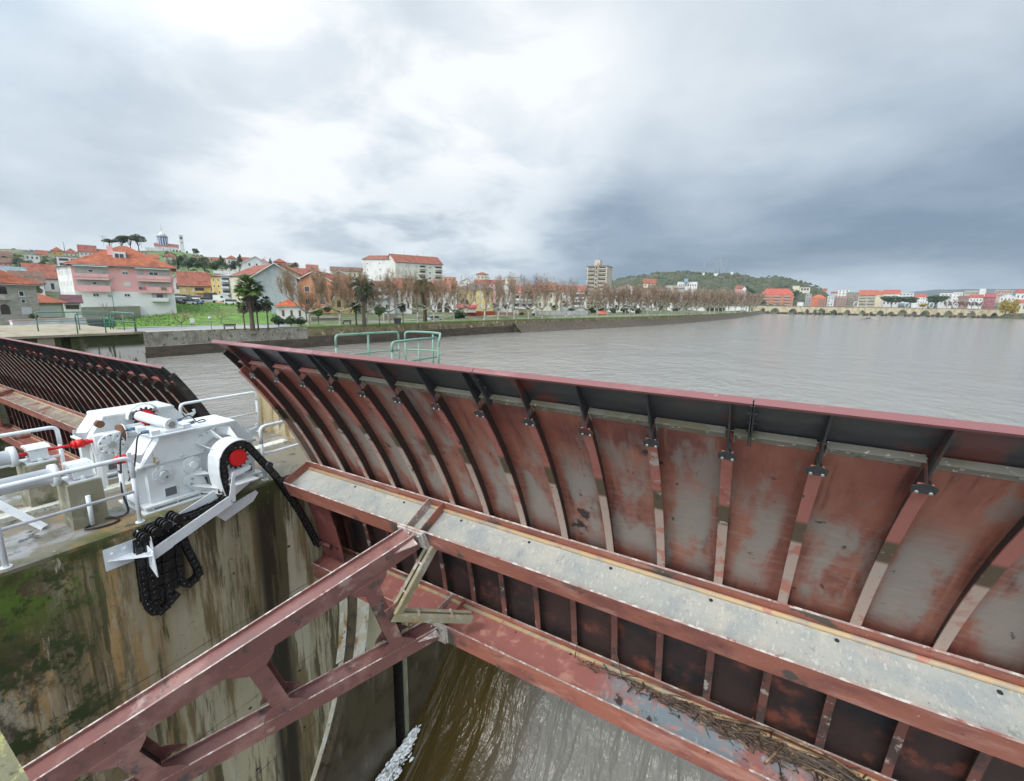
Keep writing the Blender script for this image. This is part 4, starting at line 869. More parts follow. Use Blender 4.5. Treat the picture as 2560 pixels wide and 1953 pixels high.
# each column: compass direction (as a survey pixel) -> ground height at distances; numbers are survey pixels of the ground line
cols = {
 -900: [(100, None), (200, 760), (400, 690), (700, 640), (1200, 620)],
 -300: [(95, None), (140, 770), (250, 720), (400, 650), (700, 625), (1200, 650)],
 0:   [(92, None), (112, 792), (150, 762), (200, 720), (330, 668), (450, 640), (600, 624), (900, 650)],
 100: [(92, None), (112, 793), (150, 768), (200, 722), (330, 668), (450, 645), (600, 630), (900, 655)],
 200: [(90, None), (106, 808), (135, 785), (200, 730), (330, 672), (450, 650), (620, 634), (900, 660)],
 330: [(90, None), (104, 813), (140, 782), (200, 725), (330, 670), (450, 648), (600, 628), (900, 670)],
 430: [(98, None), (106, 812), (150, 757), (175, 752), (260, 715), (420, 662), (600, 631), (900, 670)],
 520: [(98, None), (107, 811), (150, 759), (180, 753), (260, 715), (430, 668), (620, 641), (900, 675)],
 600: [(98, None), (107, 810), (145, 764), (180, 756), (260, 725), (430, 690), (620, 660), (900, 690)],
 690: [(100, None), (120, 800), (180, 765), (260, 735), (430, 700), (620, 672), (900, 690)],
 800: [(105, None), (130, 795), (200, 768), (300, 735), (450, 705), (700, 680), (1000, 690)],
 950: [(125, None), (170, 783), (230, 768), (320, 735), (500, 710), (800, 700), (1200, 715)],
 1100: [(150, None), (200, 777), (270, 768), (400, 735), (600, 718), (900, 710), (1400, 720)],
 1280: [(180, None), (240, 778), (350, 765), (500, 742), (900, 722), (1400, 726)],
 1450: [(240, None), (330, 776), (450, 764), (700, 735), (1100, 722), (1600, 728)],
 1560: [(280, None), (400, 774), (550, 762), (800, 728), (1000, 708), (1150, 694), (1600, 720)],
 1640: [(320, None), (450, 773), (600, 762), (800, 722), (1000, 694), (1120, 683), (1600, 720)],
 1700: [(340, None), (500, 772), (700, 760), (850, 722), (1020, 692), (1130, 679), (1600, 720)],
 1760: [(380, None), (550, 772), (750, 755), (900, 720), (1040, 695), (1140, 685), (1600, 720)],
 1830: [(450, None), (600, 774), (800, 758), (950, 715), (1080, 690), (1170, 682), (1600, 720)],
 1880: [(540, None), (640, 774), (850, 758), (950, 722), (1080, 700), (1170, 696), (1600, 720)],
 1920: [(740, 775), (860, 765), (950, 735), (1080, 702), (1190, 693), (1600, 735)],
 1990: [(745, 776), (860, 768), (950, 745), (1080, 712), (1200, 704), (1600, 745)],
 2050: [(750, 777), (860, 772), (950, 755), (1080, 735), (1200, 722), (1600, 755)],
 2100: [(760, 778), (900, 772), (1200, 763), (1700, 762)],
 2200: [(790, 780), (950, 772), (1300, 765), (1800, 764)],
 2350: [(810, 782), (950, 772), (1300, 766), (1800, 764)],
 2500: [(800, 785), (950, 776), (1300, 768), (1800, 766)],
 2900: [(820, 790), (1000, 780), (1300, 772), (1800, 770)],
}
pxs = sorted(cols)
dl = [0, 6, 12, 18]+[]
DS = [92, 98, 104, 110, 118, 128, 140, 152, 165, 180, 200, 230, 265, 300, 340, 380, 430, 480, 540, 600, 660, 720, 780, 850, 920, 1000, 1080, 1160, 1240, 1400, 1700, 2200]
def colz(px, d):
    c = cols[px]; v = []
    for (dd, py) in c: v.append((dd, ZP if py is None else zat(px, py, dd)))
    if d <= v[0][0]: return v[0][1]
    for i in range(len(v)-1):
        if d <= v[i+1][0]:
            s = (d-v[i][0])/(v[i+1][0]-v[i][0]); s = s*s*(3-2*s)*.5+s*.5; return v[i][1]+(v[i+1][1]-v[i][1])*s
    return v[-1][1]-(d-v[-1][0])*.03
rnd = random.Random(2)
def ground_z(px, d):
    i = max(0, min(len(pxs)-2, next((k for k in range(len(pxs)-1) if px <= pxs[k+1]), len(pxs)-2)))
    s = min(1, max(0, (px-pxs[i])/(pxs[i+1]-pxs[i]))); return colz(pxs[i], d)*(1-s)+colz(pxs[i+1], d)*s
def hz(x, y): return math.sin(x*.031+1)*math.cos(y*.027)+.5*math.sin(x*.083+y*.061)+.3*math.sin(x*.21-y*.17)
def terrain(p0, p1, step, d0f, name, m, skirt=False):
    P = []; n = 0; rows = []
    px = p0
    while px <= p1+.1:
        s0 = d0f(px); rr = [s0]+[d for d in DS if d > s0+2]; rows.append((px, rr)); px += step
    nd_ = max(len(r[1]) for r in rows); b = MB()
    for px, rr in rows:
        rr = [rr[0]]*(nd_-len(rr))+rr; u = ray(px, 760); u = u[:2]/np.hypot(u[0], u[1])
        for d in rr:
            z = ground_z(px, d); q = u*d
            if d > rr[0]+14: z += hz(q[0], q[1])*min(2.2, .25+(d-100)*.004)
            P.append((q[0], q[1], z-.004))
    if skirt:
        Q = []
        for i, (px, rr) in enumerate(rows):
            u = ray(px, 760); u = u[:2]/np.hypot(u[0], u[1]); q = u*(rr[0]-9); Q.append((q[0], q[1], -9.5)); Q += P[i*nd_:(i+1)*nd_]
        P = Q; nd_ += 1
    for i in range(len(rows)-1):
        for j in range(nd_-1):
            px = rows[i][0]; d = math.hypot(*P[i*nd_+j][:2])
            b.cur = 0 if not skirt and 150 < px < 700 and d < 158 else (0 if not skirt and 380 < px < 620 and 270 < d < 600 else (1 if d < 420 or (px < 400 and d < 520) else 2))
            b.add([], [])
            b.f.append((i*nd_+j, (i+1)*nd_+j, (i+1)*nd_+j+1, i*nd_+j+1)); b.m.append(b.cur); b.sm.append(True)
    b.v = [tuple(p) for p in P]; b.build(name, m, kind='structure')
M_ground = mat('bank_ground', (.10, .125, .045), [
    ((.095, .21, .022), .12, .38, .50, {'d': 4}), ((.14, .28, .03), .35, .46, .60, {'d': 6}), ((.05, .085, .02), .9, .52, .66, {'d': 7}),
    ((.19, .16, .09), .08, .56, .68, {'d': 6, 'seed': 9}), ((.035, .055, .02), .05, .5, .62, {'d': 7, 'seed': 19, 'z': (8, 20)}), ((.12, .10, .06), .30, .5, .64, {'d': 7, 'seed': 29, 'z': (10, 24)})], rough=.9, bump=.8, bscale=1.2, bdetail=8)
M_hill = mat('scrub_hill', (.075, .085, .035), [((.035, .045, .02), .045, .42, .58, {'d': 8}), ((.115, .12, .05), .08, .52, .66, {'d': 7}), ((.11, .085, .05), .02, .5, .62, {'d': 6}), ((.03, .04, .02), .25, .50, .62, {'d': 8, 'seed': 24})], rough=.95, bump=1.0, bscale=.3, bdetail=9)
M_mix = mat('village_ground', (.16, .15, .09), [((.08, .11, .03), .10, .42, .56, {'d': 6}), ((.26, .235, .18), .14, .54, .64, {'d': 6, 'seed': 8}), ((.045, .06, .02), .35, .52, .64, {'d': 7})], rough=.95, bump=.6, bscale=.8)
terrain(-900, 1884, 12, lambda px: (bank_hit(px) or 92)+.4, 'far_bank_ground', [M_ground, M_mix, M_hill])
terrain(1880, 2900, 16, lambda px: 826 if px < 2470 else 806, 'town_ground', [M_ground, M_mix, M_hill], True)
# distant blue ridge
b = MB(); P = []
k = 0
for px in range(2040, 3400, 20):
    top = 750-27/(1+math.exp(-(px-2235)/38.))
    u = ray(px, 760); u = u[:2]/np.hypot(u[0], u[1])
    for (d, zf) in ((3300, 0), (3900, .6), (4600, 1.0), (5400, .3)): q = u*d; P.append((q[0], q[1], -9+(zat(px, top+hz(px*3, 1)*.6, 4600)+9)*zf))
    k += 1
b.add(P, [(i*4+j, (i+1)*4+j, (i+1)*4+j+1, i*4+j+1) for i in range(k-1) for j in range(3)], True)
b.build('distant_hills', mat('far_forest', (.035, .05, .04), [((.05, .065, .05), .004, .45, .6, {})], rough=1), kind='structure')
# --- river wall
M_wall = mat('river_wall_render', (.30, .28, .22), [((.19, .17, .125), 1.0, .42, .66, {'st': (1, 1, .5), 'd': 8}), ((.43, .415, .37), 1.8, .54, .66, {'d': 8, 'st': (1, 1, .7), 'seed': 14, 'nr': .7}), ((.10, .09, .06), 1.5, .55, .66, {'d': 6}), ((.12, .13, .05), .5, .45, .6, {'z': (-5.55, -5.35), 'd': 6})], rough=.9, bump=.3, bscale=4)
M_wall2 = mat('ochre_river_wall', (.24, .20, .11), [((.15, .12, .065), .5, .42, .6, {'d': 7}), ((.50, .42, .27), .6, .58, .64, {'d': 7, 'seed': 14}), ((.09, .075, .04), 1.2, .55, .66, {'d': 6}), ((.13, .15, .035), .4, .35, .5, {'z': (-5.75, -5.5), 'd': 6})], rough=.9, bump=.3, bscale=4)
M_wdark = mat('brown_tidemark', (.085, .06, .038), [((.055, .04, .025), .3, .45, .6, {'st': (1, 1, 6)}), ((.12, .09, .055), 1.0, .55, .7, {})], rough=.55)
M_revet = mat('stone_revetment', (.12, .095, .07), [((.07, .05, .035), 1.6, .45, .6, {'d': 7}), ((.20, .17, .13), 2.2, .56, .68, {'d': 6}), ((.15, .14, .05), .4, .52, .62, {'z': (-7.2, -6.2)})], rough=.95, bump=1.0, bscale=1.6, bdetail=7)
def ribbon(pts, offs, mats_seq, name, label, cat, dens=1):
    """offs: list of (outward offset towards the river, z); consecutive pairs are the faces"""
    b = MB(); n = len(offs); P = []
    for i, p in enumerate(pts):
        a = np.array(pts[max(i-1, 0)], float); c = np.array(pts[min(i+1, len(pts)-1)], float); d = c-a; d /= np.linalg.norm(d); nr = np.array([d[1], -d[0]])
        for (o, z) in offs: q = np.array(p)+nr*o; P.append((q[0], q[1], z))
    b.add(P, []); 
    for i in range(len(pts)-1):
        for j in range(n-1):
            b.f.append((i*n+j, (i+1)*n+j, (i+1)*n+j+1, i*n+j+1)); b.m.append(mats_seq[1][j]); b.sm.append(False)
    return b.build(name, mats_seq[0], label=label, cat=cat)
wl = [p for p in bank if p[1] <= 53]; ribbon(wl, [(-.5, ZP-.5), (-.5, ZP), (.0, ZP), (.02, -7.35), (.35, -7.40), (.45, -10)], ([M_wall, M_wdark], [0, 0, 0, 0, 1]), 'river_wall', 'flaking pale grey river wall below the road and the green slope', 'wall')
wl = [p for p in bank if 53 <= p[1] <= 118]; ribbon(wl, [(-.6, ZP-.5), (-.6, ZP+.02), (.0, ZP+.02), (.02, -6.95), (.35, -7.0), (.55, -10)], ([M_wall2, M_wdark], [0, 0, 0, 0, 1]), 'river_wall', 'ochre stained river wall with a dark brown foot in the middle of the far bank', 'wall')
wl = [p for p in bank if p[1] >= 118]; ribbon(wl, [(-.6, ZP-.5), (-.6, ZP+.02), (.0, ZP+.02), (.05, -6.35), (.6, -6.5), (4.6, -9.6)], ([M_wall2, M_revet], [0, 0, 0, 1, 1]), 'stone_embankment', 'long sloping stone embankment curving towards the old bridge', 'embankment')
b = MB(); b.add([(-68.5, 118, -6.9), (-68.5, 118, -9.6), (-63.5, 119.5, -9.6), (-68.5, 120.5, -6.4)], [(0, 1, 2), (0, 2, 3)]); b.build('embankment_end', M_wdark, label='dark sloping wing where the wall meets the stone embankment', cat='wing wall')
# strips along the wall: lawn / pavement / road
def strip(o0, o1, z, ya, yb, m, name):
    pts = []; 
    for i in range(len(bank)-1):
        for k in range(6): s = k/6; pts.append(tuple(np.array(bank[i])*(1-s)+np.array(bank[i+1])*s))
    pts = [p for p in pts if ya <= p[1] <= yb]; b = MB(); P = []
    for i, p in enumerate(pts):
        a = np.array(pts[max(i-2, 0)]); c = np.array(pts[min(i+2, len(pts)-1)]); d = (c-a)/np.linalg.norm(c-a); nr = np.array([-d[1], d[0]])
        for o in (o0, o1): q = np.array(p)+nr*o; P.append((q[0], q[1], z))
    b.add(P, [(i*2, i*2+1, i*2+3, i*2+2) for i in range(len(pts)-1)]); b.build(name, m, kind='structure')
M_asph = simple('pale_wet_asphalt', (.30, .31, .33), .35, var=.1, scale=.4); M_pave = simple('pavement', (.42, .39, .33), .8, var=.1, scale=1)
M_lawn = mat('lawn', (.10, .20, .025), [((.06, .12, .02), .6, .45, .6, {'d': 6}), ((.17, .27, .03), .9, .55, .7, {'d': 6}), ((.22, .19, .11), .3, .6, .66, {})], rough=.95, bump=.6, bscale=3)
strip(.6, 2.6, ZP+.02, -50, 50, M_pave, 'pavement'); strip(2.6, 11, ZP+.012, -50, 620, M_asph, 'road')
strip(.6, 9.0, ZP+.03, 53, 620, M_lawn, 'lawn'); strip(4.8, 6.4, ZP+.045, 58, 620, M_pave, 'path'); strip(11, 12.2, ZP+.10, -50, 620, M_pave, 'pavement')
# ================================================================== buildings
WM = {}
def wallm(c):
    k = 'plaster_'+'_'.join(str(int(x*100)) for x in c)
    if k not in WM: WM[k] = mat(k, c, [(tuple(x*.78 for x in c), .35, .48, .66, {'d': 6, 'st': (1, 1, .5)}), (tuple(min(1, x*1.12) for x in c), .2, .5, .7, {})], rough=.9)
    return WM[k]
def roofm(c):
    c = tuple(x*.84 for x in c)
    k = 'tiles_'+'_'.join(str(int(x*100)) for x in c)
    if k not in WM: WM[k] = mat(k, c, [(tuple(x*.62 for x in c), .5, .46, .64, {'d': 7}), ((min(1, c[0]*1.3), c[1]*1.5, c[2]*1.5), 1.1, .54, .68, {'d': 6}), (tuple(x*.5 for x in c), 3.5, .55, .68, {'d': 3})], rough=.9, bump=.5, bscale=3.5, bst=(1, 1, 1))
    return WM[k]
WHITE = (.68, .67, .64); CREAM = (.60, .55, .42); YEL = (.60, .44, .17); PINK = (.72, .38, .37); GREY = (.40, .41, .42); LGREY = (.54, .56, .56); BEIGE = (.44, .40, .33); SALM = (.58, .28, .15); BRICK = (.46, .20, .12); STONE = (.36, .34, .28)
ORG = (.43, .125, .06); RED = (.34, .11, .07); BRN = (.22, .12, .085); DRK = (.12, .11, .11)
M_glass = simple('window_glass', (.045, .05, .055), .15, var=.3, scale=.6, spec=.8); M_frame = simple('window_frame_white', (.66, .66, .64), .6); M_shut = simple('roller_shutter', (.58, .58, .55), .7, var=.1, scale=6); M_dkpan = simple('dark_panel', (.06, .045, .04), .6); M_frame2 = simple('balcony_metal', (.3, .3, .29), .5)
M_brn = simple('brown_door', (.16, .07, .045), .7); M_recess = simple('recess_wall', (.42, .41, .38), .9)
def lwin(t, u0, u1, z0, z1, style, wall, v=0.0):
    w, h = u1-u0, z1-z0
    if style in 'wgW':
        b = MB(); fr = min(.09, w*.12); b.box(u0, u1, v-.05, v-.004, z0, z0+fr); b.box(u0, u1, v-.05, v-.004, z1-fr, z1); b.box(u0, u0+fr, v-.05, v-.004, z0+fr, z1-fr); b.box(u1-fr, u1, v-.05, v-.004, z0+fr, z1-fr)
        if w > .9: b.box((u0+u1)/2-fr/2, (u0+u1)/2+fr/2, v-.045, v-.004, z0+fr, z1-fr)
        b.cur = 1; b.box(u0+fr, u1-fr, v-.02, v-.003, z0+fr, z1-fr)
        if style == 'W': b.cur = 2; b.box(u0+fr, u1-fr, v-.035, v-.021, z0+h*.5, z1-fr)
        if style == 'g': b.cur = 0; b.box(u0-.1, u1+.1, v-.12, v-.004, z0-.1, z0-.002)
        b.build('window', [M_frame, M_glass, M_shut], t)
    elif style == 's': MB().box(u0, u1, v-.045, v-.004, z0, z1).build('shutter', M_shut, t)
    elif style == 'd': MB().box(u0, u1, v-.04, v-.004, z0, z1).build('garage_door', M_shut, t)
    elif style == 'k': MB().box(u0, u1, v-.04, v-.004, z0, z1).build('door', M_brn, t)
    elif style == 'o': MB().box(u0, u1, v-.02, v-.004, z0, z1).build('opening', M_dkpan, t)
    elif style in 'bB':   # balcony: opening, slab, parapet
        o = MB().box(u0, u1, v-.02, v-.004, z0, z1).build('recess', M_recess if style == 'b' else M_dkpan, t)
        n = max(1, int(w/3)); 
        for i in range(n):
            c = u0+w*(i+.5)/n; MB().box(c-.55, c+.55, v-.05, v-.021, z0+.1, z0+h*.78).build('window', M_glass, o)
        b = MB(); b.box(u0-.1, u1+.1, v-1.15, v-.022, z0-.18, z0); b.box(u0-.1, u1+.1, v-1.15, v-1.0, z0, z0+h*.36); b.box(u0-.1, u0, v-1.0, v-.022, z0, z0+h*.36); b.box(u1, u1+.1, v-1.0, v-.022, z0, z0+h*.36)
        b.build('balcony', wall, t)
    elif style == 'a':
        b = MB(); n = 8; P = [(u0, z0), (u1, z0)]+[((u0+u1)/2+w/2*math.cos(math.pi*k/n), z0+h*.6+h*.4*math.sin(math.pi*k/n)) for k in range(n+1)]
        b.prism(P, 1, v-.03, v-.004); b.build('arch_opening', M_dkpan, t)
def bld(label, cat, xl, xr, ye, yb, d, dep, wall, roof=None, kind='gable_u', rise=1.8, dr=None, wins=(), name='house', ov=.45, chim=(), group=None, yer=None, sidewins=(), down=3.5):
    PL = at(xl, ye, d); PR = at(xr, yer if yer else ye, dr or d)
    z1 = PL[2]; zb = zat(xl, yb, d); a = PR[:2]-PL[:2]; W = float(np.hypot(*a)); ang = math.atan2(a[1], a[0]); H = float(z1-zb)
    t = thing(name, label, cat, (PL[0], PL[1], zb), group, ang, local=True)
    wm = wallm(wall) if isinstance(wall, tuple) else wall; rm = roofm(roof) if roof else None
    b = MB(); b.box(0, W, 0, dep, -down, H)
    if kind == 'gable_v': b.prism([(0, H), (W, H), (W/2, H+rise)], 1, .002, dep-.002)
    if kind == 'gable_u': b.prism([(0, H), (dep, H), (dep/2, H+rise)], 0, .002, W-.002)
    if kind == 'shed': b.prism([(0, H), (dep, H), (dep, H+rise)], 0, .002, W-.002)
    b.build('wall', wm, t); th = .16
    rb = MB()
    if kind == 'gable_u':
        k = ov*rise/(dep/2); e = H-k
        rb.prism([(-ov, e), (dep/2, H+rise), (dep+ov, e), (dep+ov, e+th), (dep/2, H+rise+th), (-ov, e+th)], 0, -ov, W+ov)
    elif kind == 'gable_v':
        k = ov*rise/(W/2); e = H-k
        rb.prism([(-ov, e), (W/2, H+rise), (W+ov, e), (W+ov, e+th), (W/2, H+rise+th), (-ov, e+th)], 1, -ov, dep+ov)
        if d < 330:
            fb = MB(); fb.prism([(-ov, e-.05), (W/2, H+rise-.05), (W+ov, e-.05), (W+ov, e+th+.03), (W/2, H+rise+th+.03), (-ov, e+th+.03)], 1, -ov-.12, -ov-.005); fb.build('fascia', M_frame, t)
    elif kind == 'hip':
        m = min(W, dep)/2; m = min(m, m)
        A = [(-ov, -ov, H), (W+ov, -ov, H), (W+ov, dep+ov, H), (-ov, dep+ov, H)]
        if W >= dep: r0, r1 = (m, dep/2, H+rise), (W-m, dep/2, H+rise); F = [(0, 1, 5, 4), (1, 2, 5), (2, 3, 4, 5), (3, 0, 4)]
        else: r0, r1 = (W/2, m, H+rise), (W/2, dep-m, H+rise); F = [(0, 1, 4), (1, 2, 5, 4), (2, 3, 5), (3, 0, 4, 5)]
        A = [(x, y, z+th) for x, y, z in A]+[(r0[0], r0[1], r0[2]+th), (r1[0], r1[1], r1[2]+th)]+[(x, y, z) for x, y, z in A]
        rb.add(A, F+[(9, 8, 7, 6), (0, 6, 7, 1), (1, 7, 8, 2), (2, 8, 9, 3), (3, 9, 6, 0)])
    elif kind == 'shed': rb.prism([(-ov, H-.1), (dep+ov, H+rise+.05), (dep+ov, H+rise+.2), (-ov, H+.06)], 0, -ov, W+ov)
    else: rb.box(-.15, W+.15, -.15, dep+.15, H+.002, H+.25)
    ro = rb.build('roof', rm or wm, t)
    for (u, v_, h_) in chim:
        zr = H+rise*.5; c = MB(); c.box(W*u-.4, W*u+.4, dep*v_-.4, dep*v_+.4, H, H+rise*.6+h_); c.box(W*u-.5, W*u+.5, dep*v_-.5, dep*v_+.5, H+rise*.6+h_, H+rise*.6+h_+.15); c.build('chimney', wm, ro)
    if d < 300 and cat in ('house', 'apartment block', 'building') and kind != 'flat':
        for q_ in range(1 if W < 14 else 2):
            ux_ = W*(.3+.4*q_); zt_ = H+rise; a_ = MB(); a_.cyl((ux_, dep/2, zt_), (ux_, dep/2, zt_+2.2), .035, 4); a_.box(ux_-.7, ux_+.7, dep/2-.02, dep/2+.02, zt_+1.9, zt_+1.95); a_.box(ux_-.4, ux_+.4, dep/2-.02, dep/2+.02, zt_+1.6, zt_+1.64); a_.build('aerial', M_frame2, ro)
    if d < 260 and kind in ('gable_u', 'hip'):
        a_ = MB(); a_.tube([(-ov, -ov-.05, H-.02), (W+ov, -ov-.05, H-.02)], .07, 5); a_.build('gutter', M_frame2, t)
    for w_ in wins:
        cols_, rows_, u0, u1, z0, z1_, wf, hf, st = w_
        for r_ in range(rows_):
            for c_ in range(cols_):
                cu0 = W*(u0+(u1-u0)*c_/cols_); cw = W*(u1-u0)/cols_; cz0 = H*(z0+(z1_-z0)*r_/rows_); chh = H*(z1_-z0)/rows_
                s_ = st[(r_*cols_+c_) % len(st)]
                if s_ == '-': continue
                lwin(t, cu0+cw*(1-wf)/2, cu0+cw*(1+wf)/2, cz0+chh*(1-hf)/2, cz0+chh*(1+hf)/2, s_, wm)
    return t, W, H, wm
G = lambda c, r, st='w', u0=.04, u1=.96, z0=.05, z1=.97, wf=.42, hf=.45: (c, r, u0, u1, z0, z1, wf, hf, st)
# --- near left
t, W, H, wm = bld('beige stone clad house with an orange hipped roof at the left edge of the town', 'house', -60, 88, 709, 790, 88, 12, mat('beige_stone_cladding', (.40, .37, .30), [((.33, .30, .24), .8, .45, .6, {'st': (1, 1, 3)}), ((.47, .44, .37), 1.6, .5, .65, {'st': (1, 1, 4)})], rough=.9, bump=.4, bscale=3, bst=(1, 1, 3)), ORG, 'hip', 2.6, dr=92, yer=711,
    wins=[(1, 1, .66, .76, .62, .80, 1, 1, 'g'), (1, 1, .68, .76, .40, .52, 1, 1, 'w'), (1, 1, .66, .84, .02, .26, 1, 1, 'd'), (1, 1, .30, .46, .55, .92, 1, 1, 'B'), (1, 1, .30, .46, .03, .36, 1, 1, 'a')])
bld('small garage with an orange tiled roof beside the stone clad house', 'garage', 88, 157, 758, 794, 97, 7, BEIGE, ORG, 'shed', 2.6, dr=101, wins=[(1, 1, .08, .88, .0, .82, 1, 1, 'd')])
t, W, H, wm = bld('maroon canopy lean-to between the garage and the pink block', 'canopy', 158, 200, 757, 775, 112, 5, WHITE, (.14, .05, .06), 'shed', 1.2, wins=[(1, 1, .1, .9, .1, .7, 1, 1, 'o')])
# pink apartment block
mp_ = mat('pink_and_white_render', PINK, [((.68, .68, .67), 1, -1, -.5, {'z': (.66, .65)}), ((.62, .32, .31), .3, .5, .68, {'d': 6, 'amt': .5, 'z': (.66, .7)})], rough=.9)
t, W, H, wm = bld('pink and white apartment block with recessed balconies and a broad orange roof', 'apartment block', 176, 428, 660, 771, 128, 15, mp_, ORG, 'hip', 4.6, dr=127, yer=669, name='apartment_block', ov=.9)
for (r0, r1) in ((.79, .96), (.52, .70)):
    for (u0, u1) in ((.03, .34), (.625, .70), (.72, .97)):
        if u0 < .1: u1 = .34
        o = MB().box(W*u0, W*u1, -.02, -.004, H*r0, H*r1).build('recess', M_recess, t)
        MB().box(W*(u0-.008), W*(u1+.008), -.9, -.74, H*(r0-.13), H*r0+.12).build('balcony', wallm(PINK), t)
        MB().box(W*(u0-.008), W*(u1+.008), -.9, -.02, H*(r1+.0), H*(r1+.025)).build('balcony_soffit', M_frame, t)
for (u0, u1, z0, z1, s_) in ((.15, .20, .83, .90, 'w'), (.17, .22, .55, .62, 'w'), (.75, .85, .81, .90, 'w'), (.475, .54, .81, .92, 'W'), (.48, .55, .53, .63, 's'), (.16, .22, .27, .35, 'w'), (.465, .525, .28, .36, 'w'), (.75, .92, .20, .40, 'b'), (.38, .53, 0, .09, 'd')): lwin(t, W*u0, W*u1, H*z0, H*z1, s_, wm, -.02)
for k, (u, z) in enumerate(((.30, .83), (.315, .57), (.32, .30))): MB().cyl((W*u, -.15, H*z), (W*u, -.01, H*z), .28, 12).build('satellite_dish', M_frame2, t)
dm = MB(); dm.prism([(2.2, H+1.2), (2.2, H+3.1), (5.5, H+3.3), (5.5, H+2.4)], 0, W*.40, W*.53); d_ = dm.build('dormer', M_frame, t); lwin(t, W*.415, W*.515, H+1.5, H+2.75, 'w', wm, 2.2)
MB().box(W*.345, W*.40, 3.2, 4.3, H+1.5, H+4.3).build('chimney', wallm(PINK), t)
for (u0, u1, c) in ((.63, .66, (.12, .10, .14)), (.665, .70, (.45, .16, .15)), (.86, .92, (.22, .15, .09))): MB().box(W*u0, W*u1, -.96, -.91, H*.46, H*.53).build('hanging_laundry', simple('cloth', c, .9), t)
b = MB(); b.box(-.004, -.001, 0, 1, 0, 1)
# left gable wing of the pink block (white, receding)
bld('white side wing of the pink block with rows of blind windows', 'building', 140, 175, 667, 752, 140, 8, WHITE, ORG, 'gable_u', .8, dr=129, yer=661, wins=[G(4, 3, 's', hf=.38, wf=.5)], name='wing_building', chim=())
bld('long low orange tiled roof house behind the stone clad house', 'house', 62, 143, 694, 735, 190, 14, WHITE, RED, 'gable_u', 4.2, wins=[G(3, 1, 'w')])
bld('house with a dull maroon roof right behind the stone clad house', 'house', 30, 108, 706, 745, 140, 10, WHITE, BRN, 'gable_u', 2.4)
bld('building with a grey glass roof at the left edge behind the orange roof', 'building', -70, 66, 688, 720, 170, 18, LGREY, (.24, .30, .32), 'gable_u', 2.6, name='glass_roof_building')
# upper left hill
hill = [
 ('small crimson house on the left hilltop', 90, 119, 635, 650, 480, (.50, .06, .07), RED, 'gable_u', 3, 'w'),
 ('ochre yellow house on the left hilltop next to the crimson one', 127, 158, 627, 650, 470, (.60, .38, .10), RED, 'hip', 3, 'w'),
 ('grey flat house left of the crimson house', 64, 90, 628, 648, 500, GREY, (.3, .3, .3), 'flat', 0, 'w'),
 ('pale house with a red roof on the ridge behind the yellow one', 160, 195, 632, 650, 520, CREAM, RED, 'hip', 4, 'w'),
 ('house with a big red gable roof below the umbrella pines', 196, 241, 628, 650, 470, WHITE, RED, 'gable_u', 5, 'w'),
 ('red roofed bungalow under the umbrella pines', 243, 300, 632, 650, 470, BEIGE, RED, 'gable_u', 3, 'w'),
 ('small white house at the far left edge of the hill', -8, 30, 640, 655, 420, WHITE, BRN, 'gable_u', 3, 'w'),
 ('pinkish house with a maroon roof at the far left below the hill crest', -30, 32, 655, 672, 330, PINK, BRN, 'gable_u', 2.5, 'w'),
 ('flat white garage row at the left on the hillside', 60, 98, 637, 650, 380, WHITE, WHITE, 'flat', 0, 'o'),
 ('cream house with a brown roof at the hilltop right of the modern house', 235, 262, 640, 656, 420, CREAM, BRN, 'gable_u', 2.5, 'w'),
 ('white gabled house with a red roof just above the pink block', 345, 373, 640, 664, 330, WHITE, RED, 'gable_v', 2.6, 'w'),
 ('white house with an orange roof attached right of the white gabled house', 374, 396, 644, 664, 325, WHITE, ORG, 'gable_u', 2.2, 'w'),
 ('cream two storey house with red roof below the church', 408, 440, 641, 658, 330, CREAM, RED, 'hip', 2.2, 'B'),
 ('long pale terracotta house right of the round hilltop tree', 480, 535, 641, 652, 480, (.55, .38, .28), (.5, .3, .2), 'flat', 0, 'o'),
 ('white house with a red roof on the ridge above the cypress', 564, 594, 647, 662, 430, WHITE, RED, 'hip', 3, 'w'),
 ('white villa on the ridge left of the red brick house', 598, 640, 652, 668, 400, WHITE, RED, 'gable_u', 3, 'w'),
 ('cream villa with an orange roof on the ridge', 646, 670, 655, 670, 370, CREAM, ORG, 'hip', 2.5, 'w'),
 ('bright red house with a red hipped roof on the ridge', 684, 714, 655, 676, 300, (.50, .12, .09), RED, 'hip', 2.2, 'w'),
 ('cream house with a brown roof at the ridge end', 535, 562, 650, 664, 460, CREAM, RED, 'gable_u', 2.5, 'w'),
 ('brown roofed house peeping over the trees on the ridge', 715, 745, 664, 680, 330, BEIGE, BRN, 'gable_u', 2, 'w'),
]
for (l, a, c, ye, yb, d, w_, r_, k, ri, st) in hill:
    bld(l, 'house', a, c, ye, yb, d, 10, w_, r_, k, ri, wins=[G(max(2, int((c-a)/11)), 1 if yb-ye < 17 else 2, st, wf=.4, hf=.5)], down=8)
bld('modern white house with long dark windows above the pink block', 'house', 140, 232, 641, 668, 300, 14, WHITE, (.3, .3, .3), 'flat', 0, wins=[(3, 2, .03, .97, .1, .95, .8, .5, 'o')], name='modern_house', down=8)
bld('long white gabled hall with two square windows above the grey house', 'hall', 603, 675, 658, 668, 250, 12, WHITE, (.5, .5, .48), 'gable_v', 3.4, wins=[(2, 1, .15, .65, .2, 1.3, .3, .7, 'w')], name='white_hall', down=8)
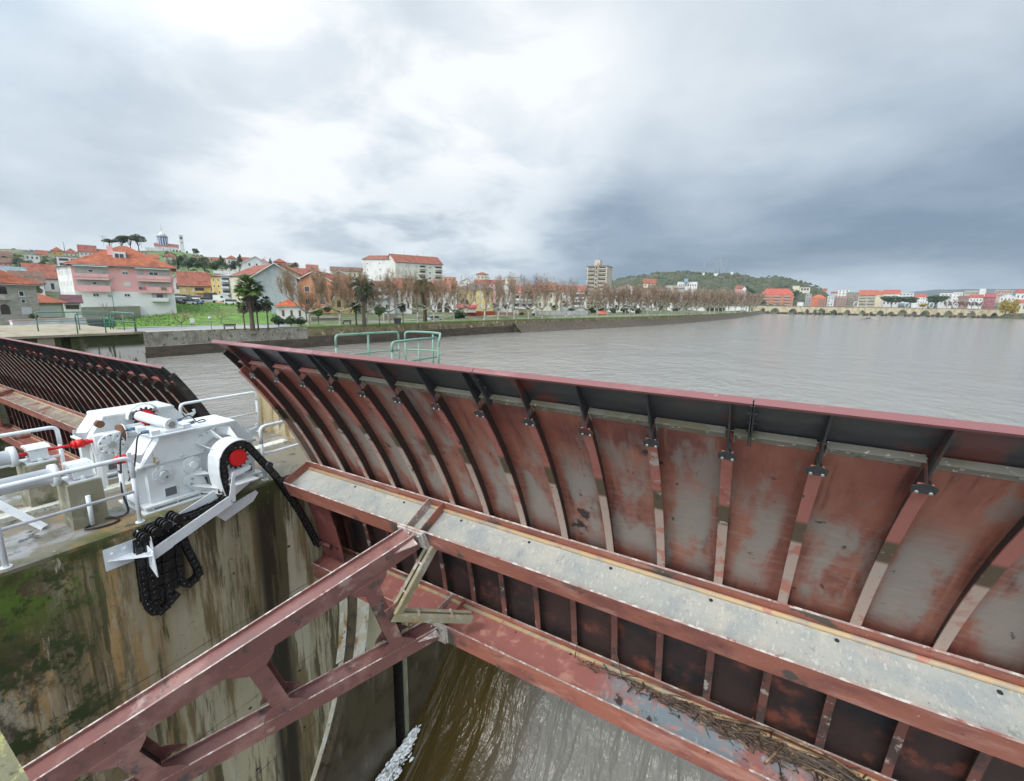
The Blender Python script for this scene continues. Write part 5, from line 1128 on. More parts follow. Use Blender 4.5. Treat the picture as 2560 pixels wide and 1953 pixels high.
# church
cd = 610
t, W, H, wm = bld('white hilltop church with a red roof, blue lantern and arched porch', 'church', 386, 446, 614, 633, cd, 22, WHITE, RED, 'gable_u', 3.5, name='church', down=6, wins=[(2, 1, .2, .8, .3, .8, .1, .5, 'w')])
b = MB(); b.box(-8, 0, 3, 16, -6, H*.75); b.build('side_wing', wm, t)
b = MB(); b.box(W, W+7, 4, 14, -6, H*.35); b.build('porch', wm, t)
for i in range(5): lwin(t, W*.72+i*2.9, W*.72+i*2.9+1.9, 0.2, 4.8, 'a', wm, -.05 if i < 3 else 3.9)
cx_, cy_ = W*.36, 9; b = MB(); b.cyl((cx_, cy_, H), (cx_, cy_, H+10), 4.2, 12); dr_ = b.build('lantern_drum', simple('blue_drum', (.08, .13, .36), .6), t)
for k in range(12): a_ = 2*math.pi*k/12; MB().box(cx_+4.2*math.cos(a_)-.35, cx_+4.2*math.cos(a_)+.35, cy_+4.2*math.sin(a_)-.35, cy_+4.2*math.sin(a_)+.35, H, H+10.1).build('pilaster', M_frame, dr_)
MB().cyl((cx_, cy_, H+10.1), (cx_, cy_, H+15.5), 5.4, 16, .5).build('lantern_cap', M_frame, dr_)
MB().cyl((cx_, cy_, H+15.5), (cx_, cy_, H+23), .18, 6).build('spire', M_frame2, dr_)
t, W, H, wm = bld('slim white bell tower right of the hilltop church', 'bell tower', 447, 457, 588, 633, cd-8, 5, WHITE, WHITE, 'flat', 0, name='bell_tower', down=6)
lwin(t, W*.2, W*.8, H*.78, H*.92, 'o', wm); lwin(t, W*.3, W*.7, H*.56, H*.62, 'o', wm)
# middle left
mid = [
 ('white house with red roofs half hidden behind the pink block', 'house', 428, 482, 696, 735, 215, 12, 215, None, WHITE, RED, 'gable_v', 3.2, [G(2, 1, 'w')], 0),
 ('yellow house with a red roof and dark balcony behind the parked cars', 'house', 447, 524, 713, 753, 186, 13, 186, None, YEL, RED, 'gable_u', 4.6, [(1, 1, .50, .80, .56, .88, 1, 1, 'B'), (1, 1, .40, .48, .6, .8, 1, 1, 's'), (1, 1, .5, .8, .1, .26, 1, 1, 'o'), (1, 1, .1, .2, .6, .8, 1, 1, 's')], 0),
 ('yellow gabled wing with an orange roof joined to the yellow house', 'house', 486, 536, 697, 740, 205, 12, 205, None, YEL, ORG, 'gable_v', 2.6, [G(3, 1, 'w')], 0),
 ('narrow yellow apartment end with stacked balconies', 'apartment block', 526, 551, 690, 754, 180, 10, 178, 690, YEL, RED, 'shed', 1.2, [(2, 3, .05, .95, .25, .97, .4, .42, 'w')], 0),
 ('white apartment strip with stacked balconies next to the yellow end', 'apartment block', 551, 574, 689, 755, 175, 10, 174, 689, LGREY, (.5, .5, .5), 'shed', 1.0, [(1, 3, .05, .95, .25, .97, .9, .62, 'B')], 0),
 ('cream apartment strip with a row of small windows behind the palm', 'apartment block', 574, 631, 690, 756, 166, 15, 150, 691, CREAM, RED, 'gable_u', 3.4, [(4, 3, .05, .95, .22, .97, .3, .3, 'sw')], 0),
 ('orange outbuilding squeezed beside the car park', 'shed', 430, 446, 744, 755, 165, 5, 165, None, SALM, ORG, 'flat', 0, [], 0),
]
for (l, c, a, e, ye, yb, d, dep, dr_, yer, w_, r_, k, ri, wn, _) in mid:
    bld(l, c, a, e, ye, yb, d, dep, w_, r_, k, ri, dr=dr_, yer=yer, wins=wn, name='house' if c == 'house' else c.replace(' ', '_'))
bld('white long roofed house behind the yellow and white apartments', 'house', 536, 590, 684, 700, 235, 16, WHITE, (.45, .44, .42), 'gable_u', 1.5)
bld('large grey gable end building with a long red roof behind the tall palm', 'building', 631, 742, 691, 775, 138, 13, (.42, .45, .46), RED, 'gable_v', 3.5, dr=138, yer=694, wins=[(2, 3, .30, .98, .15, .85, .16, .30, '-s'), (1, 1, .55, .78, .22, .25, 1, 1, 'o')], name='gabled_building', ov=.7)
bld('small white house with a bright orange hipped roof beside the palms', 'house', 690, 762, 766, 802, 118, 9, WHITE, (.56, .12, .045), 'hip', 1.7, wins=[(3, 1, .08, .95, .2, .85, .28, .65, 'k')], ov=.3)
bld('salmon orange gabled house behind the bare plane tree', 'house', 738, 832, 703, 776, 155, 12, SALM, RED, 'gable_v', 2.9, dr=150, wins=[(2, 2, .1, .9, .1, .95, .3, .45, 'gw')])
bld('long house with a broad red tiled roof slope behind the plane trees', 'house', 832, 883, 736, 782, 148, 12, (.50, .36, .16), RED, 'gable_u', 6.0, dr=150, wins=[G(2, 1, 'o')])
bld('big gabled house with white verges behind the salmon house', 'house', 808, 890, 696, 745, 205, 18, BEIGE, RED, 'gable_v', 3.2, wins=[G(3, 1, 'w')])
bld('ochre apartment house with a slanting roof on the slope', 'house', 766, 795, 676, 720, 300, 14, (.55, .42, .22), RED, 'shed', 4.2, wins=[G(2, 2, 'w')], down=8)
bld('long brown roofed row on the slope left of the white apartments', 'house', 722, 768, 686, 705, 290, 14, CREAM, RED, 'gable_u', 4, down=8)
bld('terrace with red roofs and white chimneys beside the white apartment block', 'terraced house', 826, 908, 676, 715, 300, 14, CREAM, BRN, 'gable_u', 2.6, wins=[G(6, 2, 'w')], chim=((.42, .4, .8), (.92, .4, .8)), name='terraced_house', down=8)
t, W, H, wm = bld('left half of the big white apartment block, gable end with small windows', 'apartment block', 906, 990, 648, 715, 255, 16, WHITE, RED, 'gable_u', 2.5, dr=246, yer=646, name='apartment_block', wins=[(5, 4, .05, .97, .05, .95, .22, .22, 'w-ws-')], down=6)
t, W, H, wm = bld('right half of the big white apartment block with stacked balconies and red roof', 'apartment block', 988, 1106, 654, 715, 240, 14, (.60, .59, .52), RED, 'gable_u', 4.2, dr=250, yer=656, name='apartment_block', wins=[(4, 4, .04, .50, .05, .95, .22, .26, 'sw-w'), (1, 4, .50, .62, .05, .95, 1, .60, 'B'), (1, 4, .66, .78, .05, .95, .4, .3, 'w'), (1, 4, .84, .98, .05, .95, 1, .60, 'B')], chim=((.57, .5, 2.2),), down=6)
row = [
 ('brown roofed white villa with an open upper terrace behind the plane trees', 926, 985, 716, 782, 165, 12, LGREY, BRN, 'shed', 2.2, [(2, 1, .06, .9, .55, .85, .8, .8, 'B'), (2, 1, .1, .9, .05, .4, .5, .6, 'w')]),
 ('white house with a brown tiled roof right of the terrace villa', 985, 1028, 722, 782, 168, 12, WHITE, RED, 'gable_u', 3.8, [G(3, 2, 'w')]),
 ('white arcade house with a long dull pink roof', 1076, 1142, 726, 782, 185, 12, WHITE, (.42, .16, .12), 'gable_u', 4.0, [(2, 1, .2, .75, 0, .5, .7, .9, 'a'), (1, 1, .78, .9, .35, .65, .5, .8, 'k')]),
 ('yellow villa with a grey hipped roof and arched gable porch', 1146, 1232, 722, 780, 200, 12, (.60, .47, .22), (.16, .15, .15), 'hip', 2.6, [(1, 1, .05, .30, .08, .6, 1, 1, 'a'), (3, 2, .35, .97, .1, .9, .4, .4, 's')]),
 ('white two storey villa with pillars and a pinkish red roof', 1280, 1338, 733, 776, 215, 13, WHITE, (.56, .18, .15), 'gable_u', 3.8, [(3, 2, .03, .97, .03, .97, .85, .6, 'B')]),
 ('white gable end house joined left of the pillared villa', 1238, 1280, 722, 776, 212, 16, WHITE, RED, 'gable_v', 2.9, [(1, 2, .3, .7, .1, .9, .3, .3, 'w')]),
 ('pale cream villa behind the bare trees right of the pillared villa', 1342, 1402, 727, 775, 235, 12, CREAM, RED, 'gable_u', 3, [G(4, 2, 'w')]),
 ('white villa with a red roof and double terrace left of the tower block', 1404, 1466, 728, 776, 250, 13, WHITE, (.42, .13, .08), 'gable_u', 3.2, [(1, 2, .42, .92, .12, .95, 1, .55, 'B'), (1, 1, .05, .3, .2, .5, 1, 1, 'k')]),
 ('tall white villa with ragged gables right of the tower block', 1531, 1602, 726, 776, 310, 14, WHITE, RED, 'gable_v', 3.8, [(3, 3, .06, .94, .05, .95, .5, .5, 'wBw')]),
 ('white villa with terraces half hidden behind the bare plane row', 1604, 1650, 728, 776, 330, 14, WHITE, BRN, 'gable_u', 2.6, [(3, 2, .06, .94, .05, .95, .6, .5, 'B')]),
 ('grey slab house with a white pointed gable behind the plane row', 1664, 1712, 720, 776, 400, 14, (.34, .32, .30), (.36, .32, .28), 'gable_u', 2, [G(3, 2, 'w')]),
 ('small white gabled chapel like house in front of the grey slab', 1671, 1686, 738, 770, 390, 8, WHITE, WHITE, 'gable_v', 7, [(1, 1, .3, .7, .4, .7, 1, 1, 'k')]),
 ('grey box house between the tower block and the tall white villa', 1518, 1532, 748, 776, 300, 8, LGREY, LGREY, 'flat', 0, []),
]
for (l, a, c, ye, yb, d, dep, w_, r_, k, ri, wn) in row:
    bld(l, 'house', a, c, ye, yb, d, dep, w_, r_, k, ri, wins=wn)
back_ = [
 ('cream tower like house with a red hipped roof above the villas', 1191, 1220, 686, 712, 330, 12, CREAM, RED, 'hip', 1.8, 'w'),
 ('orange brown apartment house beyond the yellow villa', 1108, 1140, 693, 720, 330, 14, SALM, (.5, .4, .35), 'flat', 0, 'B'),
 ('white house with an arched gable behind the yellow villa', 1150, 1182, 704, 722, 300, 12, WHITE, WHITE, 'gable_v', 2.2, 'w'),
 ('low house with an orange red roof in front of the cream tower', 1186, 1220, 711, 730, 280, 12, WHITE, RED, 'gable_u', 3, 'w'),
 ('cream apartment house above the plane crowns', 1264, 1296, 694, 720, 370, 12, CREAM, RED, 'flat', 0, 'w'),
 ('pink roofed house among the crowns behind the pillared villa', 1222, 1262, 708, 730, 330, 12, PINK, RED, 'gable_u', 2.5, 'w'),
 ('house with a red roof between the crowns left of the tower block', 1340, 1392, 716, 735, 330, 12, CREAM, RED, 'gable_u', 3, 'w'),
 ('red roofed house low behind the tower block', 1498, 1510, 735, 755, 380, 10, SALM, (.55, .12, .06), 'hip', 2.5, 'w'),
 ('cream house with a red gable behind the ragged gables', 1608, 1640, 708, 730, 420, 12, CREAM, RED, 'gable_u', 4, 'w'),
 ('pale pink house with a dark roof on the slope right of the plane row', 1838, 1856, 722, 740, 640, 12, PINK, RED, 'gable_u', 4, 'w'),
 ('white house next to the pale pink house on the slope', 1856, 1866, 722, 742, 640, 10, WHITE, BRN, 'gable_v', 3, 'w'),
]
for (l, a, c, ye, yb, d, dep, w_, r_, k, ri, st) in back_:
    bld(l, 'house', a, c, ye, yb, d, dep, w_, r_, k, ri, wins=[G(3, 2, st)], down=8)
# tower block
t, W, H, wm = bld('ten storey beige tower block with red roof edge and stacked balconies', 'tower block', 1468, 1518, 666, 768, 330, 15, (.52, .47, .38), (.36, .12, .10), 'hip', 1.0, dr=326, name='tower_block', ov=.5, wins=[(1, 10, .06, .40, .03, 1, 1, .55, 'B'), (1, 10, .62, .94, .03, 1, 1, .55, 'B'), (1, 10, .44, .51, .03, 1, 1, .6, 'o')], down=6)
MB().box(W*.52, W*.60, -.8, -.1, 0, H+2).build('stair_fin', simple('grey_fin', (.30, .28, .23), .9), t)
MB().box(W*.34, W*.62, 1, 6, H, H+4.3).build('lift_house', wm, t); MB().cyl((W*.5, 5, H+4.3), (W*.5, 5, H+15), .10, 5).build('antenna', M_frame2, t)
for k in range(4): MB().box(-1.8, -.02, 4, 11, H*(.97-.1*k)-2.6, H*(.97-.1*k)-2.3).build('side_balcony', M_dkpan, t)
# behind the plane row, along the water
bld('long low white building behind the plane row', 'building', 1722, 1762, 768, 782, 430, 8, WHITE, WHITE, 'flat', 0, name='low_building')
bld('second low white building near the end of the plane row', 'building', 1812, 1872, 766, 781, 520, 8, WHITE, WHITE, 'flat', 0, name='low_building')
bld('white hotel on the hillside with a blue roof box', 'hotel', 1694, 1744, 705, 722, 780, 20, WHITE, WHITE, 'flat', 0, wins=[G(8, 1, 'o', hf=.3)], name='hotel', down=10)
bld('small blue box on the roof of the white hotel', 'roof box', 1711, 1721, 697, 705, 775, 6, (.25, .38, .48), (.25, .38, .48), 'flat', 0, name='roof_box', down=.5)
bld('dark unfinished house on the hill saddle', 'house', 1864, 1882, 695, 702, 1085, 12, (.16, .07, .06), (.2, .1, .1), 'flat', 0, wins=[G(3, 1, 'o')])
bld('pale retaining wall on the hill saddle', 'wall', 1866, 1898, 704, 709, 1060, 3, (.45, .40, .33), (.45, .40, .33), 'flat', 0, name='retaining_wall')
bld('cream modern villa on the green hillside', 'villa', 1982, 2000, 715, 723, 1020, 12, CREAM, CREAM, 'flat', 0, name='villa')
bld('white modern villa with big windows on the green hillside', 'villa', 2000, 2026, 719, 729, 1000, 12, CREAM, WHITE, 'flat', 0, wins=[(3, 1, .1, .9, .2, .9, .8, .8, 'g')], name='villa')
# town beyond the bridge
M_c = 'apartment block'
town = [
 ('long orange brick apartment block with red mansard roof and cream balconies', M_c, 1901, 1985, 737, 766, 860, 16, BRICK, (.56, .12, .08), 'hip', 10, [(3, 4, .05, .97, .02, 1, .66, .5, 'b')]),
 ('grey slab building right of the orange brick block', 'building', 2015, 2030, 735, 765, 880, 14, (.36, .36, .36), GREY, 'flat', 0, [G(2, 4, 'o', hf=.3)]),
 ('small orange block with white balconies', M_c, 2028, 2066, 745, 766, 850, 14, (.52, .17, .09), (.58, .15, .07), 'hip', 5, [(1, 4, .45, .98, .02, 1, .9, .5, 'b')]),
 ('tiny white kiosk building left of the grey slab', 'building', 1994, 2010, 756, 764, 840, 8, WHITE, WHITE, 'flat', 0, []),
 ('pale building with an arched top right of the small orange block', 'building', 2069, 2087, 741, 766, 860, 12, LGREY, WHITE, 'gable_v', 3, [G(2, 3, 'o', hf=.3)]),
 ('brick and white striped apartment block', M_c, 2087, 2118, 741, 766, 870, 14, (.50, .30, .24), (.4, .3, .28), 'flat', 0, [(1, 5, .02, .98, .02, 1, .95, .5, 'b')]),
 ('white modern block with a dark roof far behind', 'building', 2096, 2124, 724, 745, 1150, 16, WHITE, DRK, 'flat', 0, [G(3, 3, 'o', hf=.4)]),
 ('large brown grey unfinished block', 'building', 2117, 2152, 731, 766, 880, 16, (.30, .27, .22), (.3, .27, .22), 'flat', 0, [G(5, 6, 'o', hf=.35)]),
 ('long cream apartment block with a red roof and shaded balconies', M_c, 2147, 2193, 737, 766, 850, 16, CREAM, (.50, .14, .08), 'gable_u', 7, [(2, 4, .02, .95, .02, 1, .9, .5, 'B')]),
 ('cream gable end of the long apartment block', M_c, 2193, 2208, 737, 766, 850, 18, (.62, .55, .38), (.50, .14, .08), 'gable_u', 6, []),
 ('white apartment block with red roof behind the left pine', M_c, 2208, 2250, 735, 766, 855, 16, WHITE, (.50, .13, .08), 'gable_u', 6, [G(4, 2, 'w')]),
 ('white long house with red roof between the pines', 'house', 2282, 2322, 743, 760, 900, 12, WHITE, (.52, .12, .08), 'hip', 5, [G(6, 2, 'w')]),
 ('pale white block far behind the pines', 'building', 2247, 2286, 732, 748, 1150, 14, LGREY, WHITE, 'flat', 0, [G(4, 2, 'o', hf=.3)]),
 ('white modernist block with dark upper windows right of the pines', 'building', 2350, 2385, 733, 760, 930, 14, WHITE, (.4, .2, .15), 'flat', 0, [(3, 3, .1, .9, .1, .95, .7, .45, 'B')]),
 ('white stepped block right of the modernist block', 'building', 2384, 2408, 731, 755, 960, 14, WHITE, WHITE, 'flat', 0, [G(3, 3, 'o', hf=.3)]),
 ('beige slab on the skyline above the white houses', 'building', 2412, 2468, 727, 750, 1150, 16, BEIGE, BEIGE, 'flat', 0, [G(8, 2, 'o', hf=.3)]),
 ('small white rooftop house on the beige slab skyline', 'building', 2450, 2466, 722, 730, 1140, 8, WHITE, WHITE, 'flat', 0, []),
 ('white house with a red roof in front of the beige slab', 'house', 2424, 2458, 744, 768, 860, 12, WHITE, (.44, .11, .08), 'gable_u', 4, [G(4, 2, 'w')]),
 ('brick brown house beside the bare trees right of the pines', 'house', 2396, 2424, 745, 762, 900, 12, (.36, .22, .18), BRN, 'gable_u', 3, [G(3, 2, 'w')]),
 ('maroon house with a red roof near the right edge', 'house', 2462, 2490, 743, 768, 870, 12, (.34, .10, .10), (.40, .10, .10), 'gable_u', 5, [G(3, 2, 'w')]),
 ('tan block on the skyline at the right edge', 'building', 2488, 2534, 725, 745, 1100, 16, (.42, .32, .26), BRN, 'flat', 0, [G(6, 2, 'o', hf=.3)]),
 ('white house with a wide white gable near the right edge', 'house', 2500, 2540, 742, 766, 880, 12, WHITE, (.5, .45, .4), 'gable_v', 4, [G(4, 2, 'w')]),
 ('white building with a maroon roof at the right edge', 'building', 2540, 2600, 733, 765, 900, 14, WHITE, (.40, .10, .09), 'gable_u', 5, [G(5, 2, 'w')]),
 ('red roofed house low at the right edge behind the willow', 'house', 2535, 2590, 757, 780, 830, 12, CREAM, (.46, .14, .08), 'gable_u', 4, [G(5, 1, 'w')]),
 ('small red roofed house at the foot of the green hill', 'house', 2058, 2068, 725, 738, 1150, 10, SALM, RED, 'gable_u', 3, []),
 ('row of pale houses far behind the striped block', 'building', 2078, 2096, 733, 745, 1180, 12, LGREY, RED, 'gable_u', 3, []),
]
for (l, c, a, e, ye, yb, d, dep, w_, r_, k, ri, wn) in town:
    bld(l, c, a, e, ye, yb, d, dep, w_, r_, k, ri, wins=wn, name=c.replace(' ', '_'), down=8)
# ================================================================== old stone bridge
BL = at(1886, 784, 672); BR = at(2512, 797, 806)
bv = (BR-BL)[:2]; BLen = float(np.hypot(*bv)); bang = math.atan2(bv[1], bv[0])
M_bst = mat('old_bridge_stone', (.52, .45, .30), [((.38, .31, .19), .25, .44, .6, {'d': 7}), ((.50, .43, .28), .4, .54, .68, {'d': 6}), ((.12, .09, .05), .6, .58, .68, {'d': 7}), ((.06, .05, .035), .5, .25, .5, {'z': (-7.0, -7.7)})], rough=.95, bump=.6, bscale=1.5)
bridge = thing('stone_bridge', 'long medieval stone bridge with many unequal arches crossing the river', 'bridge', (BL[0], BL[1], WZ), None, bang, local=True)
def bu(px):      # distance along the bridge of a compass direction
    d = ray(px, 770)[:2]; M_ = np.array([d, -bv/BLen]).T; s, u = np.linalg.solve(M_, BL[:2]); return u
arches = [(1908, 8, 6.9, 0), (1938, 14, 7.2, 0), (1983, 13.5, 7.0, 0), (2019, 8, 6.4, 0), (2039, 7, 6.4, 0), (2060, 7, 6.5, 0), (2087, 10, 6.6, 0), (2120, 11.5, 6.6, 0), (2158, 11.5, 6.2, 0), (2180, 8, 4.4, 1), (2203, 13, 6.6, 0), (2230, 11, 5.4, 1), (2259, 16, 8.0, 0), (2288, 10, 6.2, 1), (2316, 16, 7.9, 0), (2348, 9, 5.6, 1), (2374, 14.5, 8.0, 0), (2405, 11, 6.0, 1), (2432, 15, 8.1, 0), (2464, 11, 5.2, 1), (2490, 12, 6.5, 0)]
deckz = lambda u: 10.0+.8*u/BLen
xs_ = []
ua = [(bu(c-h*.93), bu(c+h*.93), z, f) for (c, h, z, f) in arches]
def soff(u):
    for (a, c, z, f) in ua:
        if a < u < c: s = abs(2*(u-a)/(c-a)-1); return -1.5+(z+1.5)*((1-s**1.9)**.55 if not f else (1-s**2)**.5)
    return -1.5
us = sorted(set([-6+i*(BLen+12)/40 for i in range(41)]+[q for (a, c, z, f) in ua for q in [a+(c-a)*k/18 for k in range(19)]+[a-.01, c+.01]]))
b = MB(); P = []
for u in us: z0 = soff(u); P += [(u, 0, z0), (u, 0, deckz(u)), (u, 6.5, z0), (u, 6.5, deckz(u))]
F = []
for i in range(len(us)-1):
    o = i*4; F += [(o, o+4, o+5, o+1), (o+2, o+3, o+7, o+6), (o, o+2, o+6, o+4), (o+1, o+5, o+7, o+3)]
b.add(P, F); b.build('arcade', M_bst, bridge)
b = MB(); b.hexa([(-6, -.35, 9.75), (BLen+6, -.35, 10.55), (BLen+6, 6.9, 10.55), (-6, 6.9, 9.75), (-6, -.35, 10.1), (BLen+6, -.35, 10.95), (BLen+6, 6.9, 10.95), (-6, 6.9, 10.1)]); b.build('deck_edge', simple('bridge_deck_edge', (.17, .15, .11), .9), bridge)
for (a, c, z, f) in ua:
    n = 14; b = MB(); P = []
    for k in range(n+1):
        u = a+(c-a)*k/n; uu = min(max(u, a+.02), c-.02); zz_ = soff(uu); P += [(u, -.12, zz_), (u, -.12, zz_+.75), (u, .3, zz_), (u, .3, zz_+.75)]
    b.add(P, [q for i in range(n) for o in (i*4,) for q in ((o, o+4, o+5, o+1), (o, o+2, o+6, o+4), (o+1, o+5, o+7, o+3))]); b.build('arch_ring', simple('arch_voussoir', (.34, .29, .19), .95, var=.2, scale=.6), bridge)
for i in range(len(ua)-1):
    m_ = (ua[i][1]+ua[i+1][0])/2; w_ = max(1.0, (ua[i+1][0]-ua[i][1])/2*.9)
    b = MB(); b.prism([(m_-w_, -.02), (m_, -2.6), (m_+w_, -.02)], 2, -2, 2.3 if i % 2 else 3.0); b.build('cutwater', simple('dark_wet_stone', (.07, .055, .045), .8), bridge)
    if ua[i][3] or i < 8: MB().box(m_-w_*1.1, m_+w_*1.1, -1.4, -.05, -1, 1.5).build('pier_foot', simple('dark_wet_stone2', (.05, .04, .035), .8), bridge)
b = MB()
for k in range(2): b.hexa([(-6, -.2, 10.5+k*.5), (BLen+6, -.2, 11.3+k*.5), (BLen+6, -.12, 11.3+k*.5), (-6, -.12, 10.5+k*.5), (-6, -.2, 10.6+k*.5), (BLen+6, -.2, 11.4+k*.5), (BLen+6, -.12, 11.4+k*.5), (-6, -.12, 10.6+k*.5)])
b.build('parapet_rail', M_frame2, bridge)
ca, sa = math.cos(bang), math.sin(bang)
def bw(u, v, z): return (BL[0]+u*ca-v*sa, BL[1]+u*sa+v*ca, WZ+z)
ring0 = None
for i, px in enumerate((2077, 2139, 2267, 2328, 2389)):
    u = bu(px); p = bw(u, .6, deckz(u)+.3)
    if ring0 is None:
        ring0 = thing('light_ring', 'white ring shaped street decoration on the bridge deck', 'decoration', p, 'white ring decorations along the bridge', bang+R(15), local=True)
        n = 24; MB().tube([(3.0*math.cos(2*math.pi*k/n), 0, 3.3+3.0*math.sin(2*math.pi*k/n)) for k in range(n+1)], .38, 6, False).build('ring', M_frame, ring0)
        MB().box(-.4, .4, -.3, .3, 0, .5).build('foot', M_frame2, ring0); o = ring0
    else:
        o = copy_tree(ring0); o.location = p
    o['label'] = ['large white ring decoration near the left third of the bridge', 'white ring decoration in front of the brown unfinished block', 'white ring decoration below the right side of the left pines', 'white ring decoration left of the bare trees on the bridge', 'rightmost white ring decoration on the bridge'][i]
for i, px in enumerate((2094, 2203, 2263)):
    u = bu(px); p = bw(u, -.1, deckz(u)); MB().cyl(p, (p[0], p[1], p[2]+6.5), .12, 5).build('lamp_post', M_frame2, label=['thin lamp post on the bridge above the left arches', 'thin lamp post on the bridge before the cream apartment block', 'thin lamp post on the bridge between the two left pines'][i], cat='lamp post', group='thin lamp posts on the bridge')
# fountain raft
fp = onp(2, WZ, 2170, 801); t = thing('fountain_raft', 'small dark floating fountain raft with two thin arms on the river', 'raft', tuple(fp))
ux = np.array([.86, .5, 0]); fo = np.array(fp)
b = MB(); b.obox(fo+[0, 0, .6], ux, [-.5, .86, 0], [0, 0, 1], 2.4, 1.2, .5); b.build('hull', M_frame2, t)
b = MB(); b.obox(fo+[0, 0, 1.5], ux, [-.5, .86, 0], [0, 0, 1], 1.2, .8, .4); b.build('pump_house', M_dkpan, t)
for s in (-1, 1): MB().tube([fo+ux*s*2+[0, 0, 1.0], fo+ux*s*9+[0, 0, 1.2], fo+ux*s*10.5+[0, 0, 2.2]], .22, 5).build('arm', M_frame2, t)
# masts on the hill
for i, (px, yb, yt, d, r) in enumerate(((1758, 685, 656, 1120, .9), (1788, 684, 649, 1110, .9), (1798, 683, 645, 1110, 1.0), (1815, 682, 650, 1130, .6), (1806, 682, 668, 1120, .5), (1831, 683, 668, 1140, .4), (2047, 730, 706, 1000, .5), (163, 632, 605, 540, .35))):
    p0 = at(px, yb+3, d); p1 = at(px, yt, d); l = ['leftmost slim mast on the far hill', 'tall mast on the far hill above the white hut', 'tallest mast on the far hill with a square head', 'faint mast right of the tallest one', 'short mast between the tall masts', 'faint small mast at the right end of the hilltop', 'slim mast on the slope over the white house', 'lattice mast on the left hill behind the yellow house'][i]
    t = thing('radio_mast', l, 'mast', (p0[0], p0[1], p0[2]), 'radio masts'); MB().cyl(p0, (p0[0], p0[1], p1[2]), r, 5, r*.6).build('mast', M_frame2, t)
    if i in (1, 2): MB().box(p0[0]-2, p0[0]+2, p0[1]-2, p0[1]+2, p1[2], p1[2]+2.2).build('antenna_head', M_frame2, t)
for i, (px, yb, w) in enumerate(((1790, 688, 9), (1759, 686, 4), (1830, 684, 5))):
    p = at(px, yb, 1100); t = thing('hilltop_hut', ['white hut at the foot of the tall masts', 'tiny white hut at the foot of the leftmost mast', 'low pale hut at the right of the hilltop masts'][i], 'hut', tuple(p)); MB().box(p[0]-w/2, p[0]+w/2, p[1]-3, p[1]+3, p[2]-2, p[2]+3.4).build('wall', M_frame, t); MB().box(p[0]-w/2-.4, p[0]+w/2+.4, p[1]-3.4, p[1]+3.4, p[2]+3.4, p[2]+3.9).build('roof', M_frame2, t)
# ================================================================== trees
M_bark = mat('pale_plane_bark', (.40, .375, .31), [((.24, .22, .16), 1.6, .48, .62, {'d': 4}), ((.54, .52, .45), 2.4, .56, .68, {})], rough=.9, coord='object')
M_bark2 = simple('dark_bark', (.09, .07, .05), .95, var=.2, scale=3, coord='object')
def leafm(name, c, c2, c3=None):
    m = mat(name, c, [(c2, .12, .42, .58, {'d': 4}), (c3 or tuple(x*.55 for x in c), .7, .50, .66, {'d': 4})], rough=.75); return m
M_twig = leafm('reddish_twigs', (.28, .19, .125), (.34, .26, .19)); M_twig2 = leafm('brown_twigs', (.22, .145, .08), (.32, .22, .13)); M_twig3 = leafm('pinkish_twigs', (.26, .17, .125), (.17, .11, .08))
M_leafd = leafm('dark_evergreen', (.028, .055, .018), (.05, .09, .025)); M_leafg = leafm('mid_green_leaves', (.06, .12, .02), (.10, .18, .03)); M_leafo = leafm('olive_leaves', (.085, .095, .035), (.05, .065, .025)); M_leafy = leafm('yellow_willow', (.42, .30, .035), (.30, .22, .03)); M_leafb = leafm('brown_green_leaves', (.12, .09, .04), (.07, .07, .03)); M_pine = leafm('pine_needles', (.035, .065, .022), (.055, .10, .03))
